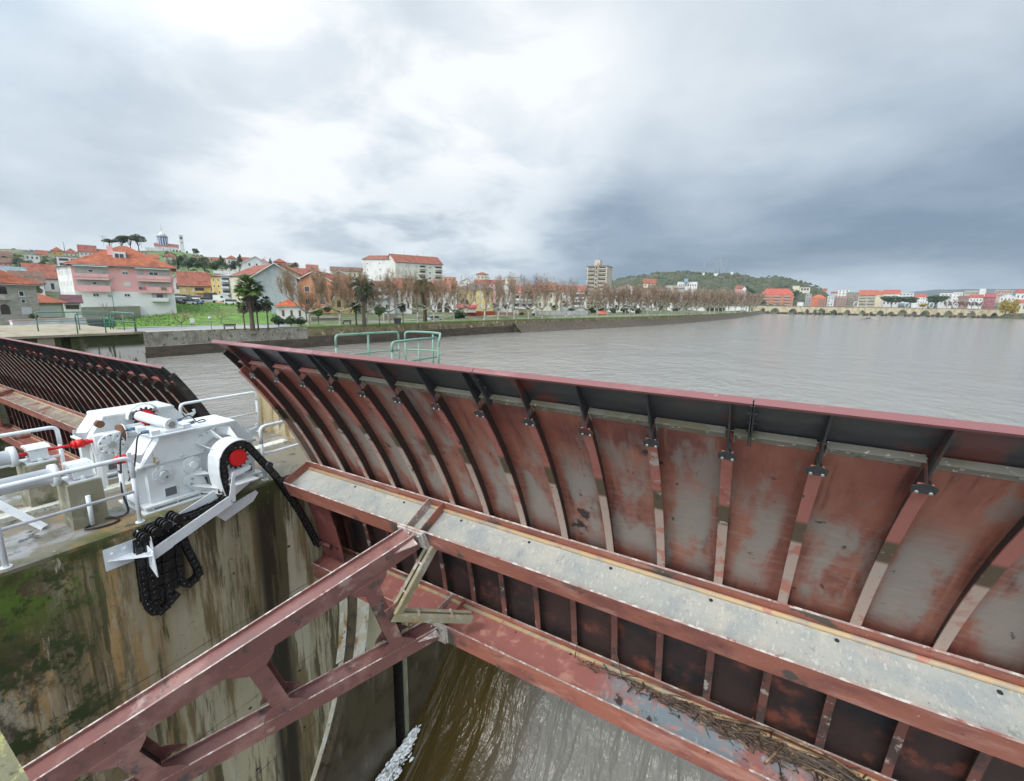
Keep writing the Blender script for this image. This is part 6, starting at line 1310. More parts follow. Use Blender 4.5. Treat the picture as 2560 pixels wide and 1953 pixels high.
def bare_tree(seed, h, spread, mtw, ntw=1000, tw=.035, fork=.2):
    rnd = random.Random(seed); tr = MB(); cr_ = MB(); r0 = h*.019
    th = h*fork; top = np.array([rnd.uniform(-.2, .2), rnd.uniform(-.2, .2), th]); tr.tube([(0, 0, -.4), (0, 0, .05), top*.5, top], [r0*1.35, r0*1.15, r0, r0*.95], 8)
    tips = []
    n = rnd.randint(4, 5)
    for k in range(n):
        a = 2*math.pi*(k+rnd.uniform(-.25, .25))/n; out = spread*rnd.uniform(.55, .9); dirv = np.array([math.cos(a), math.sin(a), 0])
        p1 = top+dirv*out*.35+np.array([0, 0, h*.05]); p2 = top+dirv*out*.75+np.array([0, 0, h*rnd.uniform(.12, .17)]); p3 = p2+dirv*out*.12+np.array([0, 0, h*rnd.uniform(.08, .14)])
        tr.tube([top, p1, p2, p3], [r0*.75, r0*.55, r0*.42, r0*.34], 6); tips += [(p2, r0*.3), (p3, r0*.34), (p1, r0*.25)]
        for j in range(2):
            b_ = a+rnd.uniform(-.9, .9); q = p2+np.array([math.cos(b_), math.sin(b_), 0])*out*rnd.uniform(.15, .4)+np.array([0, 0, h*rnd.uniform(.05, .16)]); tr.tube([p2, (p2+q)/2+[0, 0, h*.01], q], [r0*.36, r0*.3, r0*.24], 5); tips.append((q, r0*.24))
    ends = []
    for (p, r) in tips:
        for j in range(rnd.randint(3, 4)):
            L = h*rnd.uniform(.18, .42); a = rnd.uniform(0, 6.28); lean = rnd.uniform(.05, .42); c = p-np.array([0, 0, th]); ra = math.atan2(c[1], c[0])+rnd.gauss(0, .7)
            d = np.array([math.cos(ra)*lean, math.sin(ra)*lean, 1.]); d /= np.linalg.norm(d); d2 = d+np.array([rnd.gauss(0, .12), rnd.gauss(0, .12), .1]); m_ = p+d*L*.5; e = m_+d2/np.linalg.norm(d2)*L*.5
            if e[2] > h: e[2] = h-rnd.random()
            cr_.tube([p, m_, e], [r*.42, r*.26, .012], 3, False); ends += [(p, m_), (m_, e), (m_, e)]
    for k in range(ntw):
        a, c = ends[rnd.randrange(len(ends))]; s = rnd.random(); p = a+(c-a)*s; L = rnd.uniform(.35, 1.5)*h/12; w = tw*rnd.uniform(.6, 1.3)
        d = np.array([rnd.gauss(0, .55), rnd.gauss(0, .55), rnd.uniform(.1, 1.1)]); d /= np.linalg.norm(d); e = p+d*L; sd_ = np.cross(d, [rnd.gauss(0, 1), rnd.gauss(0, 1), .3]); sd_ /= np.linalg.norm(sd_)+1e-6
        cr_.add([p-sd_*w, p+sd_*w, e], [(0, 1, 2)])
        if rnd.random() < .5:
            d2 = d+np.array([rnd.gauss(0, .6), rnd.gauss(0, .6), .2]); e2 = p+d*L*.4+d2/np.linalg.norm(d2)*L*.5; cr_.add([p+d*L*.4-sd_*w*.6, p+d*L*.4+sd_*w*.6, e2], [(0, 1, 2)])
    return tr, cr_
def leaf_clump_crown(rnd, blobs, n, size, cb=None):
    b = cb or MB()
    for k in range(n):
        bl = blobs[rnd.randrange(len(blobs))]; c, r = np.array(bl[0]), np.array(bl[1]); v = np.array([rnd.gauss(0, 1) for _ in range(3)]); v /= np.linalg.norm(v); rr = rnd.uniform(.55, 1.06)**.6
        p = c+v*r*rr; nrm = v+np.array([rnd.gauss(0, .5) for _ in range(3)]); nrm /= np.linalg.norm(nrm); a = np.cross(nrm, [rnd.gauss(0, 1), rnd.gauss(0, 1), rnd.gauss(0, 1)]); a /= np.linalg.norm(a)+1e-6; c2 = np.cross(nrm, a); s = size*rnd.uniform(.5, 1.3)
        b.add([p-a*s, p+c2*s*.6, p+a*s, p-c2*s*.6], [(0, 1, 2, 3)])
    return b
def leafy_tree(seed, h, w, trunk=.25, n=2200, size=.22, nb=9, flat=1.0, shape='round'):
    rnd = random.Random(seed); tr = MB(); th = h*trunk; blobs = []
    if shape == 'cypress': blobs = [((0, 0, h*(.12+.80*k/8)), (w*.5*(1-(k/8.6)**2.2)+.1, w*.5*(1-(k/8.6)**2.2)+.1, h*.09)) for k in range(9)]
    elif shape == 'cone': blobs = [((rnd.gauss(0, w*.05), rnd.gauss(0, w*.05), h*(.2+.7*k/8)), (w*.5*(1-k/9.)+.15, w*.5*(1-k/9.)+.15, h*.07)) for k in range(9)]
    elif shape == 'willow':
        for k in range(nb*2): a = rnd.uniform(0, 6.28); q = w*.38*math.sqrt(rnd.random()); blobs.append(((q*math.cos(a), q*math.sin(a), h*rnd.uniform(.35, .85)-q*.3), (w*.12, w*.12, h*.2)))
    else:
        for k in range(nb): a = rnd.uniform(0, 6.28); q = w*.34*math.sqrt(rnd.random()); blobs.append(((q*math.cos(a), q*math.sin(a), th+(h-th)*(.28+.5*rnd.random()*flat+(1-flat)*.3)), (w*rnd.uniform(.16, .26), w*rnd.uniform(.16, .26), (h-th)*rnd.uniform(.16, .27)*max(flat, .6))))
    tr.tube([(0, 0, -.5), (0, 0, th*.6), (rnd.uniform(-.2, .2), 0, th+(h-th)*.3)], [h*.03, h*.022, h*.012], 7)
    for bl in blobs[:6]:
        if shape in ('round', 'willow'): tr.tube([(0, 0, th*.8), tuple(np.array(bl[0])*[.6, .6, .8]), bl[0]], [h*.014, h*.010, h*.004], 5, False)
    return tr, leaf_clump_crown(rnd, blobs, n, size)
def palm(seed, h, fr, nf, skirt=0, droop=.9, fan=True, tr_r=.3):
    rnd = random.Random(seed); tr = MB(); cr_ = MB(); n = 10
    tr.tube([(0, 0, -.3)]+[(0.02*math.sin(k), 0, h*k/n) for k in range(n+1)], [tr_r*1.35]+[tr_r*(1.15 if k < 2 else .92+.08*(k % 2)) for k in range(n+1)], 9)
    def frond(a, el, L, w, sag):
        P = []; p = np.array([0, 0, h]); d = np.array([math.cos(a)*math.cos(el), math.sin(a)*math.cos(el), math.sin(el)])
        for k in range(7): P.append(p.copy()); p = p+d*L/6; d = d+np.array([0, 0, -sag/6*(1+k*.25)]); d /= np.linalg.norm(d)
        sd_ = np.array([-math.sin(a), math.cos(a), 0])
        if fan:
            c = P[3]; dm = (P[5]-P[2]); dm /= np.linalg.norm(dm); cr_.tube(P[:4], .03, 3, False)
            for j in range(15):
                t_ = (j-7)/7*1.25; dd = dm*math.cos(t_)+sd_*math.sin(t_); e = c+dd*L*.5*rnd.uniform(.85, 1.1)+np.array([0, 0, -.12*L*abs(t_)-rnd.random()*.1*L*sag]); s_ = np.cross(dd, [0, 0, 1.]); s_ /= np.linalg.norm(s_)+1e-6; cr_.add([c, c+(e-c)*.5-s_*w, e, c+(e-c)*.5+s_*w], [(0, 1, 2, 3)])
        else:
            cr_.tube(P, .025, 3, False)
            for k in range(1, 7):
                for j in range(5):
                    q = P[k-1]+(P[k]-P[k-1])*j/5
                    for s in (-1, 1): e = q+sd_*s*L*.17*rnd.uniform(.7, 1.1)+(P[k]-P[k-1])*.5+np.array([0, 0, -.10*L*rnd.random()]); cr_.add([q, q+(e-q)*.5+[0, 0, w], e], [(0, 1, 2)])
    for k in range(nf): frond(rnd.uniform(0, 6.28), rnd.uniform(-.35, 1.3), fr*rnd.uniform(.8, 1.1), .12 if fan else .11, droop*rnd.uniform(.6, 1.2))
    sk = None
    if skirt:
        sk = MB()
        for k in range(300): a = rnd.uniform(0, 6.28); z = h-skirt*rnd.random()**1.3; r_ = tr_r+.25+.35*(h-z < skirt*.7); L = rnd.uniform(.6, 1.3); p = np.array([r_*math.cos(a)*.6, r_*math.sin(a)*.6, z]); e = p+np.array([math.cos(a)*.55, math.sin(a)*.55, -1])*L; s_ = np.array([-math.sin(a), math.cos(a), 0])*.09; sk.add([p-s_, p+s_, e+s_*.6, e-s_*.6], [(0, 1, 2, 3)])
    return tr, cr_, sk
PROTO = {}
def plant(key, name, cat, label, group, px, yb, yt, d, rz, maker, H0, zf=None, mats=(None, None)):
    """place a tree: copy of a built one, scaled to the height read at its distance"""
    p = at(px, yb, d); ht_ = zat(px, yt, d)-p[2]; sc = ht_/H0
    if key in PROTO: o = copy_tree(PROTO[key])
    else:
        o = bpy.data.objects.new(name, None); col.objects.link(o); o['_local'] = 1; M_ = maker()
        for mb, nm, mm in zip(M_, ('trunk', 'crown', 'dead_frond_skirt'), mats):
            if mb is not None: mb.build(nm, mm, o)
        PROTO[key] = o
    o.location = p; o.rotation_euler = (0, 0, rz); o.scale = (sc, sc, sc); o['label'] = label; o['category'] = cat
    if group: o['group'] = group
    return o
rnd = random.Random(77)
PL = [772, 851, 916, 973, 1045, 1085, 1135, 1211, 1245, 1285, 1322, 1356, 1387, 1436, 1467, 1492, 1517, 1540, 1563, 1585, 1607, 1628, 1651, 1678, 1695, 1711, 1728, 1739, 1763, 1785, 1796, 1806, 1820, 1837, 1852, 1865, 1876, 1886]
tops = [(772, 638), (916, 655), (1045, 668), (1135, 682), (1285, 675), (1330, 672), (1387, 684), (1467, 696), (1600, 702), (1700, 710), (1800, 715), (1890, 728)]
def interp(T, x):
    for i in range(len(T)-1):
        if x <= T[i+1][0]: s = (x-T[i][0])/(T[i+1][0]-T[i][0]); return T[i][1]+(T[i+1][1]-T[i][1])*s
    return T[-1][1]
_o = 'first second third fourth fifth sixth seventh eighth ninth'.split(); _t = 'tenth eleventh twelfth thirteenth fourteenth fifteenth sixteenth seventeenth eighteenth nineteenth'.split()
ORD = _o+_t+['twentieth']+['twenty-'+q for q in _o]+['thirtieth']+['thirty-'+q for q in _o]
PLANE_L = ['big bare plane tree with pale forked trunk nearest the palms', 'bare pale plane tree in front of the red tiled roof', 'bare plane tree beside the shaggy brown palm', 'slender bare plane tree with two raised limbs before the terrace villa', 'bare plane tree in front of the tall shaggy palm', 'thin bare plane tree by the silver car']
for i, px in enumerate(PL):
    d = bank_hit(px); d = (d or 640)+(2.6 if px < 1500 else 4+rnd.random()*5); v = i % 4; z = ZP; yb = None
    u = ray(px, 770); u2 = u[:2]/np.hypot(u[0], u[1]); yt = interp(tops, px)+rnd.uniform(-4, 5)
    H0 = 12.0; key = 'plane%d%s' % (v, 'n' if px < 1120 else ('m' if px < 1500 else 'f'))
    near = px < 1120; far = px >= 1500
    mk = lambda v=v, near=near, far=far: bare_tree(40+v+(10 if near else 0), 12, 6.8 if near else 4.6, M_twig, 5200 if near else (1500 if not far else 1800), .019 if near else (.030 if not far else .055))
    # base point on the promenade level
    ybase = None; p = np.array([u2[0]*d, u2[1]*d, ZP+.02]); c = CM.T@p; yb = CY-FPX*c[1]/-c[2]
    sect = 'before the grey gable' if px < 800 else ''
    if i < 6: lab = PLANE_L[i]
    else:
        lab = 'bare pale plane tree, ' + ORD[i] + ' from the left in the riverside row'
    plant(key, 'plane_tree', 'tree', lab, 'bare plane trees along the river wall', px, yb, yt, d, rnd.uniform(0, 6.28), mk, H0, mats=(M_bark, M_twig2 if near else (M_twig if not far else M_twig)))
# a second, inner row seen between the first
SKIP = (1, 3, 5, 7, 12, 14, 16, 18)
for i, px in enumerate([1165, 1230, 1268, 1304, 1340, 1372, 1415, 1452, 1574, 1618, 1642, 1665, 1688, 1718, 1748, 1774, 1792, 1812, 1830, 1858]):
    if i in SKIP: continue
    d = bank_hit(px)+16+rnd.random()*6; u = ray(px, 770); u2 = u[:2]/np.hypot(u[0], u[1]); p = np.array([u2[0]*d, u2[1]*d, ZP]); c = CM.T@p; yb = CY-FPX*c[1]/-c[2]
    v = i % 3; far = px > 1500
    plant('inner%d%s' % (v, 'f' if far else 'm'), 'plane_tree', 'tree', 'bare reddish second row tree %s' % ['behind the dark evergreen bush', 'behind the yellow villa', 'left of the pillared villa', 'in front of the pillared villa', 'right of the pillared villa', 'before the cream villa', 'left of the double terrace villa', 'just left of the tower block', 'before the tall white villa', 'beside the tall white villa', 'before the terraced villa', 'left of the grey slab house', 'right of the grey slab house', 'below the white hotel', 'right of the hotel', 'over the low white building', 'mid way to the bridge', 'near the pale pink house', 'before the far low building', 'closest to the bridge'][i], 'second row of bare reddish trees', px, yb, interp(tops, px)+rnd.uniform(-3, 7), d, rnd.uniform(0, 6.28), lambda v=v, far=far: bare_tree(90+v, 12, 3.6, M_twig, 1000 if not far else 1500, .03 if not far else .055, .25), 12.0, mats=(M_bark, M_twig3 if v == 1 else M_twig))
# palms
T = [('w0', 632, 822, 698, 87, 'tall fan palm with a thick skirt of dead fronds beside the road', lambda: palm(3, 7.0, 2.9, 85, 3.2, .8, True, .36), 8.6, M_leafg),
     ('w1', 612, 822, 745, 88, 'thin young palm left of the tall fan palm', lambda: palm(4, 5.0, 1.6, 26, .8, .9, True, .13), 6.2, M_leafg),
     ('w1', 646, 822, 741, 89, 'thin young palm between the fan palm and its right neighbour', None, 6.2, M_leafg),
     ('w2', 671, 822, 742, 88, 'thin dark palm right of the tall fan palm', lambda: palm(5, 5.4, 1.6, 30, 1.0, 1.0, True, .13), 6.4, M_leafd),
     ('d1', 891, 811, 757, 98, 'small dark palm in front of the ochre wall end', lambda: palm(6, 3.6, 1.7, 30, 0, 1.2, False, .2), 4.8, M_leafd),
     ('d2', 911, 811, 697, 97, 'tall shaggy brownish date palm with drooping fronds', lambda: palm(7, 8.0, 3.0, 75, 2.5, 1.5, False, .38), 9.8, M_leafo),
     ('d3', 1063, 806, 697, 117, 'tall bushy date palm right of the small clipped trees', lambda: palm(8, 9.2, 3.1, 75, 3.5, 1.6, False, .5), 11.0, M_leafo),
     ('w2', 1008, 808, 757, 105, 'small reddish brown palm like tree beside the dark bin', None, 6.4, M_leafb)]
for (key, px, yb, yt, d, lab, mk, H0, lm) in T:
    plant(key, 'palm_tree', 'palm', lab, 'palms on the river bank', px, yb, yt, d, px*.7, mk, H0, mats=(M_bark2, lm, M_bark2))
# leafy trees and shrubs: key, px, yb, yt, d, label, maker args
def LT(key, name, px, yb, yt, d, lab, H0, mk, lm, cat='tree', group=None): plant(key, name, cat, lab, group, px, yb, yt, d, px*1.3, mk, H0, mats=(M_bark2, lm))
U1 = lambda: leafy_tree(21, 14, 15, .42, 3400, .42, 10, .6); U2 = lambda: leafy_tree(22, 16, 12, .38, 3200, .42, 9, .8)
for (k, px, yt, lab) in (('u1', 277, 594, 'leftmost umbrella pine on the church hill'), ('u2', 306, 586, 'second umbrella pine on the church hill'), ('u1', 328, 586, 'third umbrella pine on the church hill'), ('u2', 348, 584, 'rightmost umbrella pine on the church hill')):
    LT(k, 'umbrella_pine', px, 630, yt, 470, lab, 14 if k == 'u1' else 16, U1 if k == 'u1' else U2, M_leafo, group='umbrella pines on the hill')
LT('r1', 'round_tree', 491, 641, 620, 470, 'solitary round tree on the hill right of the church', 8, lambda: leafy_tree(23, 8, 9, .25, 2200, .3, 8), M_leafd)
E1 = lambda: leafy_tree(24, 12, 14, .1, 3600, .36, 12); E2 = lambda: leafy_tree(25, 14, 9, .12, 3000, .34, 10, 1.0, 'cone')
for (k, px, yb, yt, d, lab) in (('e1', 443, 672, 640, 330, 'large dark evergreen tree left in the clump under the church'), ('e1', 472, 676, 643, 320, 'second dark evergreen in the clump under the church'), ('e1', 512, 680, 642, 325, 'broad dark evergreen in the middle of the hillside clump'), ('e1', 540, 682, 648, 330, 'dark evergreen at the right of the hillside clump'), ('e2', 556, 678, 638, 340, 'pointed evergreen standing above the hillside clump'), ('e2', 602, 672, 635, 330, 'tall pointed cypress like tree left of the white hall'), ('e1', 578, 680, 652, 320, 'low dark tree right of the pointed evergreen'), ('e1', 622, 668, 650, 380, 'small dark tree on the ridge by the villa'), ('e2', 677, 672, 646, 300, 'conical dark tree left of the bright red house'), ('e1', 733, 676, 656, 330, 'small dark round tree on the ridge end'), ('e1', 100, 676, 652, 300, 'dark bushy tree on the far left slope'), ('e1', 48, 668, 645, 330, 'dark bushy tree at the left edge of the hill'), ('e1', 72, 672, 650, 320, 'brownish bushy tree between the left slope trees'), ('e1', 20, 660, 640, 380, 'dark tree mass at the far left hill edge'), ('e2', 98, 738, 708, 130, 'small yucca like evergreen behind the garage')):
    LT(k, 'evergreen_tree', px, yb, yt, d, lab, 12 if k == 'e1' else 14, E1 if k == 'e1' else E2, M_leafd, group='dark evergreens on the hillside')
S1 = lambda: leafy_tree(31, 2.4, 3.0, .05, 1500, .13, 8)
for (px, yb, yt, d, lab, m_) in ((728, 816, 786, 92, 'large dark clipped bush under the big plane tree', 's'), (752, 816, 790, 93, 'second dark bush just left of the plane trunk', 's'), (1148, 804, 769, 135, 'big dark brown evergreen bush below the yellow villa', 's'), (1120, 805, 793, 136, 'small dark ball bush left of the big brown bush', 's'), (1303, 793, 779, 165, 'round green bush right of the pillared villa', 's'), (1336, 797, 781, 170, 'small green clipped ball bush by the river path', 's'), (697, 817, 785, 92, 'loose brown green shrub beside the thin palm', 's'), (85, 800, 782, 84, 'dark bush in front of the stone clad house', 's'), (160, 762, 748, 118, 'dark bush beside the pink block', 's'), (435, 752, 741, 160, 'dark bush between the pink block and the yellow house', 's')):
    LT('s1', 'bush', px, yb, yt, d, lab, 2.4, S1, M_leafd, 'bush', 'dark bushes on the bank')
B1 = lambda: leafy_tree(32, 4, 3.2, .42, 1500, .16, 7)
for (px, yb, yt, d, lab) in ((949, 811, 766, 99, 'small round crowned green tree on the lawn'), (797, 812, 770, 104, 'small leafy tree behind the big plane tree'), (1008, 768, 752, 190, 'green garden tree below the terrace villa')):
    LT('b1', 'small_tree', px, yb, yt, d, lab, 4, B1, M_leafg, group='small leafy trees')
H1 = lambda: leafy_tree(33, 3, 5.5, .05, 1700, .2, 9)
hedges = [(930, 765, 750, 175, 'garden hedge left of the terrace villa'), (975, 768, 752, 175, 'garden hedge in front of the terrace villa'), (1235, 772, 758, 208, 'green garden hedge in front of the white gable house'), (1265, 775, 760, 206, 'dark garden shrub by the pillared villa'), (1330, 774, 759, 225, 'garden shrub right of the pillared villa'), (1385, 775, 762, 235, 'garden shrub before the cream villa'), (1430, 786, 770, 240, 'olive tree like shrub before the double terrace villa'), (1478, 784, 764, 265, 'grey green olive shrub under the cypresses'), (1500, 786, 766, 262, 'second olive shrub under the cypresses'), (1535, 785, 768, 280, 'bright shrub right of the small red roof'), (1560, 786, 768, 290, 'olive shrub under the tall white villa'), (1590, 786, 768, 300, 'olive shrub beside the tall white villa'), (1636, 784, 762, 340, 'dark shrub right of the tall white villa'), (1690, 784, 768, 380, 'dark shrub before the grey slab house'), (1776, 784, 768, 480, 'dark green round shrub between the white buildings'), (1800, 783, 768, 500, 'second dark green shrub between the white buildings'), (1120, 778, 766, 178, 'garden shrub before the arcade house'), (885, 775, 760, 150, 'garden hedge by the red tiled house'), (820, 782, 766, 145, 'hedge behind the plane trees'), (1000, 776, 764, 160, 'hedge on the terrace wall')]
for (px, yb, yt, d, lab) in hedges: LT('h1', 'garden_shrub', px, yb, yt, d, lab, 3, H1, M_leafo if px % 2 else M_leafd, 'shrub', 'garden shrubs behind the promenade')
for (px, lab) in ((1480, 'leftmost slim cypress before the tower block'), (1490, 'second slim cypress before the tower block'), (1500, 'third slim cypress before the tower block'), (1508, 'rightmost slim cypress before the tower block')):
    LT('c1', 'cypress', px, 772, 735 if px != 1490 else 726, 285, lab, 13, lambda: leafy_tree(34, 13, 2.6, .05, 1500, .22, 9, 1, 'cypress'), M_leafd, group='cypresses before the tower block')
P1_ = lambda: leafy_tree(35, 13, 20, .2, 3600, .6, 12, .8)
for (px, yt, w, lab) in ((2228, 737, 0, 'broad dark pine left of the pair behind the bridge'), (2272, 739, 0, 'broad olive pine right of the pair behind the bridge'), (2337, 736, 0, 'broad dark pine at the middle of the far bank')):
    LT('p1', 'broad_pine', px, 768, yt, 830, lab, 13, P1_, M_pine, group='broad pines beyond the bridge')
LT('wl', 'willow', 2512, 788, 744, 770, 'yellow weeping willow at the right end of the bridge', 12, lambda: leafy_tree(36, 12, 14, .2, 3200, .42, 10, 1, 'willow'), M_leafy)
LT('wl2', 'small_willow', 2306, 770, 757, 815, 'small yellowish shrub behind the bridge between the pines', 12, lambda: leafy_tree(37, 12, 22, .1, 1500, .7, 8), M_leafy)
for i, px in enumerate((2366, 2380, 2395, 2412, 2428, 2445)):
    plant('fb', 'bare_tree', 'tree', ['leftmost', 'second', 'third', 'fourth', 'fifth', 'rightmost'][i]+' hazy bare tree in the row behind the right half of the bridge', 'bare trees beyond the bridge', px, 772, 748+rnd.uniform(-3, 3), 830, px, lambda: bare_tree(99, 12, 4.5, M_twig, 1500, .09), 12.0, mats=(M_bark2, M_twig3))
LT('r1', 'round_tree', 1973, 701, 694, 1130, 'lone round tree on the hill skyline', 8, None, M_leafd)
for (px, yb, yt, d, lab) in ((1880, 740, 722, 700, 'dark tree group right of the plane row'), (1990, 745, 728, 900, 'dark tree behind the orange brick block'), (1870, 735, 715, 760, 'dark tree on the slope over the bridge head'), (2530, 786, 776, 800, 'dark hedge like tree at the right bank'), (1908, 765, 750, 700, 'small dark tree at the left bridge head')): LT('e1', 'evergreen_tree', px, yb, yt, d, lab, 12, E1, M_leafd)
# small bare tree on the green slope
for (px, yb, yt, d, lab) in ((455, 822, 770, 98, 'thin bare sapling on the green slope left of the lamp'), (553, 806, 775, 104, 'small budding shrub on the green slope'), (282, 822, 765, 86, 'bare twisted tree behind the abutment railing'), (262, 775, 755, 110, 'dry bush in front of the white ground floor')):
    plant('sap', 'bare_sapling', 'tree', lab, 'bare saplings near the green slope', px, yb, yt, d, px, lambda: bare_tree(61, 5, 2.6, M_twig2, 260, .012, .3), 5.0, mats=(M_bark2, M_twig2))
# scrub on the far hills and clumps of grass on the slope (uncountable)
b = MB(); rnd = random.Random(12)
for k in range(2600):
    px = rnd.uniform(1500, 2095); d = rnd.uniform(700, 1190); z = ground_z(px, d); u = ray(px, 760); u2 = u[:2]/np.hypot(u[0], u[1]); q = u2*d; s = rnd.uniform(1.2, 4.2); vs = []
    for i in range(3):
        for j in range(5): vs.append((q[0]+s*(1.2-.42*i)*math.cos(j*1.256+i)*rnd.uniform(.7, 1.2), q[1]+s*(1.2-.42*i)*math.sin(j*1.256+i)*rnd.uniform(.7, 1.2), z-.6+hz(q[0], q[1])*2+s*.5*i))
    b.add(vs, [(i*5+j, i*5+(j+1) % 5, (i+1)*5+(j+1) % 5, (i+1)*5+j) for i in range(2) for j in range(5)]+[(10, 11, 12, 13, 14)])
b.build('hill_scrub', leafm('scrub_bushes', (.05, .07, .025), (.085, .10, .035)), kind='stuff', label='dark scrub bushes covering the far hill', cat='scrub')
b = MB()
for k in range(1500):
    px = rnd.uniform(40, 1420); d = rnd.uniform(300, 640); z = ground_z(px, d); u = ray(px, 760); u2 = u[:2]/np.hypot(u[0], u[1]); q = u2*d; s = rnd.uniform(.8, 2.6); vs = []
    if 380 < px < 430 and d > 400: continue
    for i in range(3):
        for j in range(5): vs.append((q[0]+s*(1.2-.42*i)*math.cos(j*1.256+i)*rnd.uniform(.7, 1.2), q[1]+s*(1.2-.42*i)*math.sin(j*1.256+i)*rnd.uniform(.7, 1.2), z-.8+s*.5*i))
    b.add(vs, [(i*5+j, i*5+(j+1) % 5, (i+1)*5+(j+1) % 5, (i+1)*5+j) for i in range(2) for j in range(5)]+[(10, 11, 12, 13, 14)])
b.build('hillside_scrub', leafm('hillside_bushes', (.045, .065, .02), (.08, .10, .03)), kind='stuff', label='low bushes scattered over the left hillside', cat='scrub')
b = MB()
for k in range(16000):
    px = rnd.uniform(215, 700); d = rnd.uniform(101, 150); z = ground_z(px, d); u = ray(px, 760); u2 = u[:2]/np.hypot(u[0], u[1]); q = np.array([*(u2*d), z]); s = rnd.uniform(.08, .28); a = rnd.uniform(0, 6.28); e = q+np.array([math.cos(a)*s, math.sin(a)*s, s*rnd.uniform(.2, .8)]); w = np.array([-math.sin(a), math.cos(a), 0])*s*.5
    b.add([q-w, q+w, e], [(0, 1, 2)])
b.build('slope_grass', leafm('bright_grass', (.12, .25, .03), (.19, .33, .05), (.06, .14, .02)), kind='stuff', label='bright green weeds covering the slope below the parked cars', cat='grass')
# ================================================================== street things
def car(label, px, yb, d, rz, paint, kind='car'):
    p = at(px, yb, d); t = thing('parked_car' if kind == 'car' else 'parked_van', label, kind, tuple(p), 'parked vehicles on the far bank', rz, local=True)
    L, Wd = (4.2, 1.75) if kind == 'car' else (4.9, 1.9); h1, h2 = (.85, 1.45) if kind == 'car' else (1.1, 1.95)
    pm = simple('car_paint_'+str(int(paint[0]*100))+str(int(paint[2]*100)), paint, .25, var=.03) if ('car_paint_'+str(int(paint[0]*100))+str(int(paint[2]*100))) not in MATS else MATS['car_paint_'+str(int(paint[0]*100))+str(int(paint[2]*100))]
    b = MB(); b.prism([(-L/2, .28), (L/2, .28), (L/2, .62), (L/2-.15, h1-.1), (L*.24, h1), (-L/2+.12, h1), (-L/2, .7)], 1, -Wd/2, Wd/2); b.build('body', pm, t)
    c = [(L*.24, h1), (L*.10, h2), (-L*.36, h2), (-L/2+.14, h1)] if kind == 'car' else [(L*.36, h1), (L*.26, h2), (-L/2+.05, h2), (-L/2+.05, h1)]
    cb_ = MB().prism([(x, z+.002) for x, z in c], 1, -Wd/2+.12, Wd/2-.12).build('cabin', M_glass if kind == 'car' else pm, t)
    MB().prism([(c[1][0]+.05, h2+.003), (c[2][0]-.05, h2+.003), (c[2][0], h2+.05), (c[1][0]-.05, h2+.05)], 1, -Wd/2+.14, Wd/2-.14).build('roof', pm, cb_)
    if kind != 'car': MB().box(L*.10, L*.30, -Wd/2+.10, -Wd/2+.118, h1+.1, h2-.15).build('window', M_glass, cb_)
    for sx in (-.31, .31):
        for sy in (-1, 1): MB().cyl((L*sx, sy*(Wd/2-.2), .32), (L*sx, sy*(Wd/2+.01), .32), .32, 12).build('wheel', M_rub, t)
    for sy in (-1, 1): MB().box(L/2-.02, L/2+.015, sy*Wd*.36-.16, sy*Wd*.36+.16, .58, .72).build('headlight', M_frame, t)
for (l, px, yb, d, rz, c, k) in (('silver station wagon highest in the car park', 445, 748, 160, .4, (.45, .46, .47), 'car'), ('black car at the left corner of the car park wall', 442, 761, 146, .6, (.02, .02, .022), 'car'), ('white pickup style car second from the left in the car park', 458, 757, 150, .3, (.62, .62, .60), 'car'), ('dark grey car behind the white one', 471, 750, 160, .2, (.05, .05, .055), 'car'), ('white car parked over the blue one', 494, 752, 158, .3, (.66, .66, .64), 'car'), ('blue car at the edge of the green slope', 488, 762, 147, .3, (.06, .11, .24), 'car'), ('silver car in the middle of the car park', 477, 762, 147, .5, (.5, .52, .54), 'car'), ('white car right of the blue one', 521, 757, 150, 1.2, (.64, .64, .62), 'car'), ('white van at the right of the car park', 556, 756, 152, .2, (.66, .66, .64), 'van'), ('white hatchback at the right end of the car park', 582, 762, 146, .2, (.6, .6, .6), 'car'), ('dark van behind the white van', 530, 749, 165, .1, (.05, .05, .05), 'van'), ('silver car driving below the shaggy palms', 1088, 803, 127, 1.2, (.45, .48, .52), 'car'), ('white car parked near the red fence', 1284, 794, 178, 1.2, (.6, .6, .6), 'car')): car(l, px, yb, d, rz, c, k)
b = MB(); pL, pR = at(200, 772, 112), at(432, 757, 140)
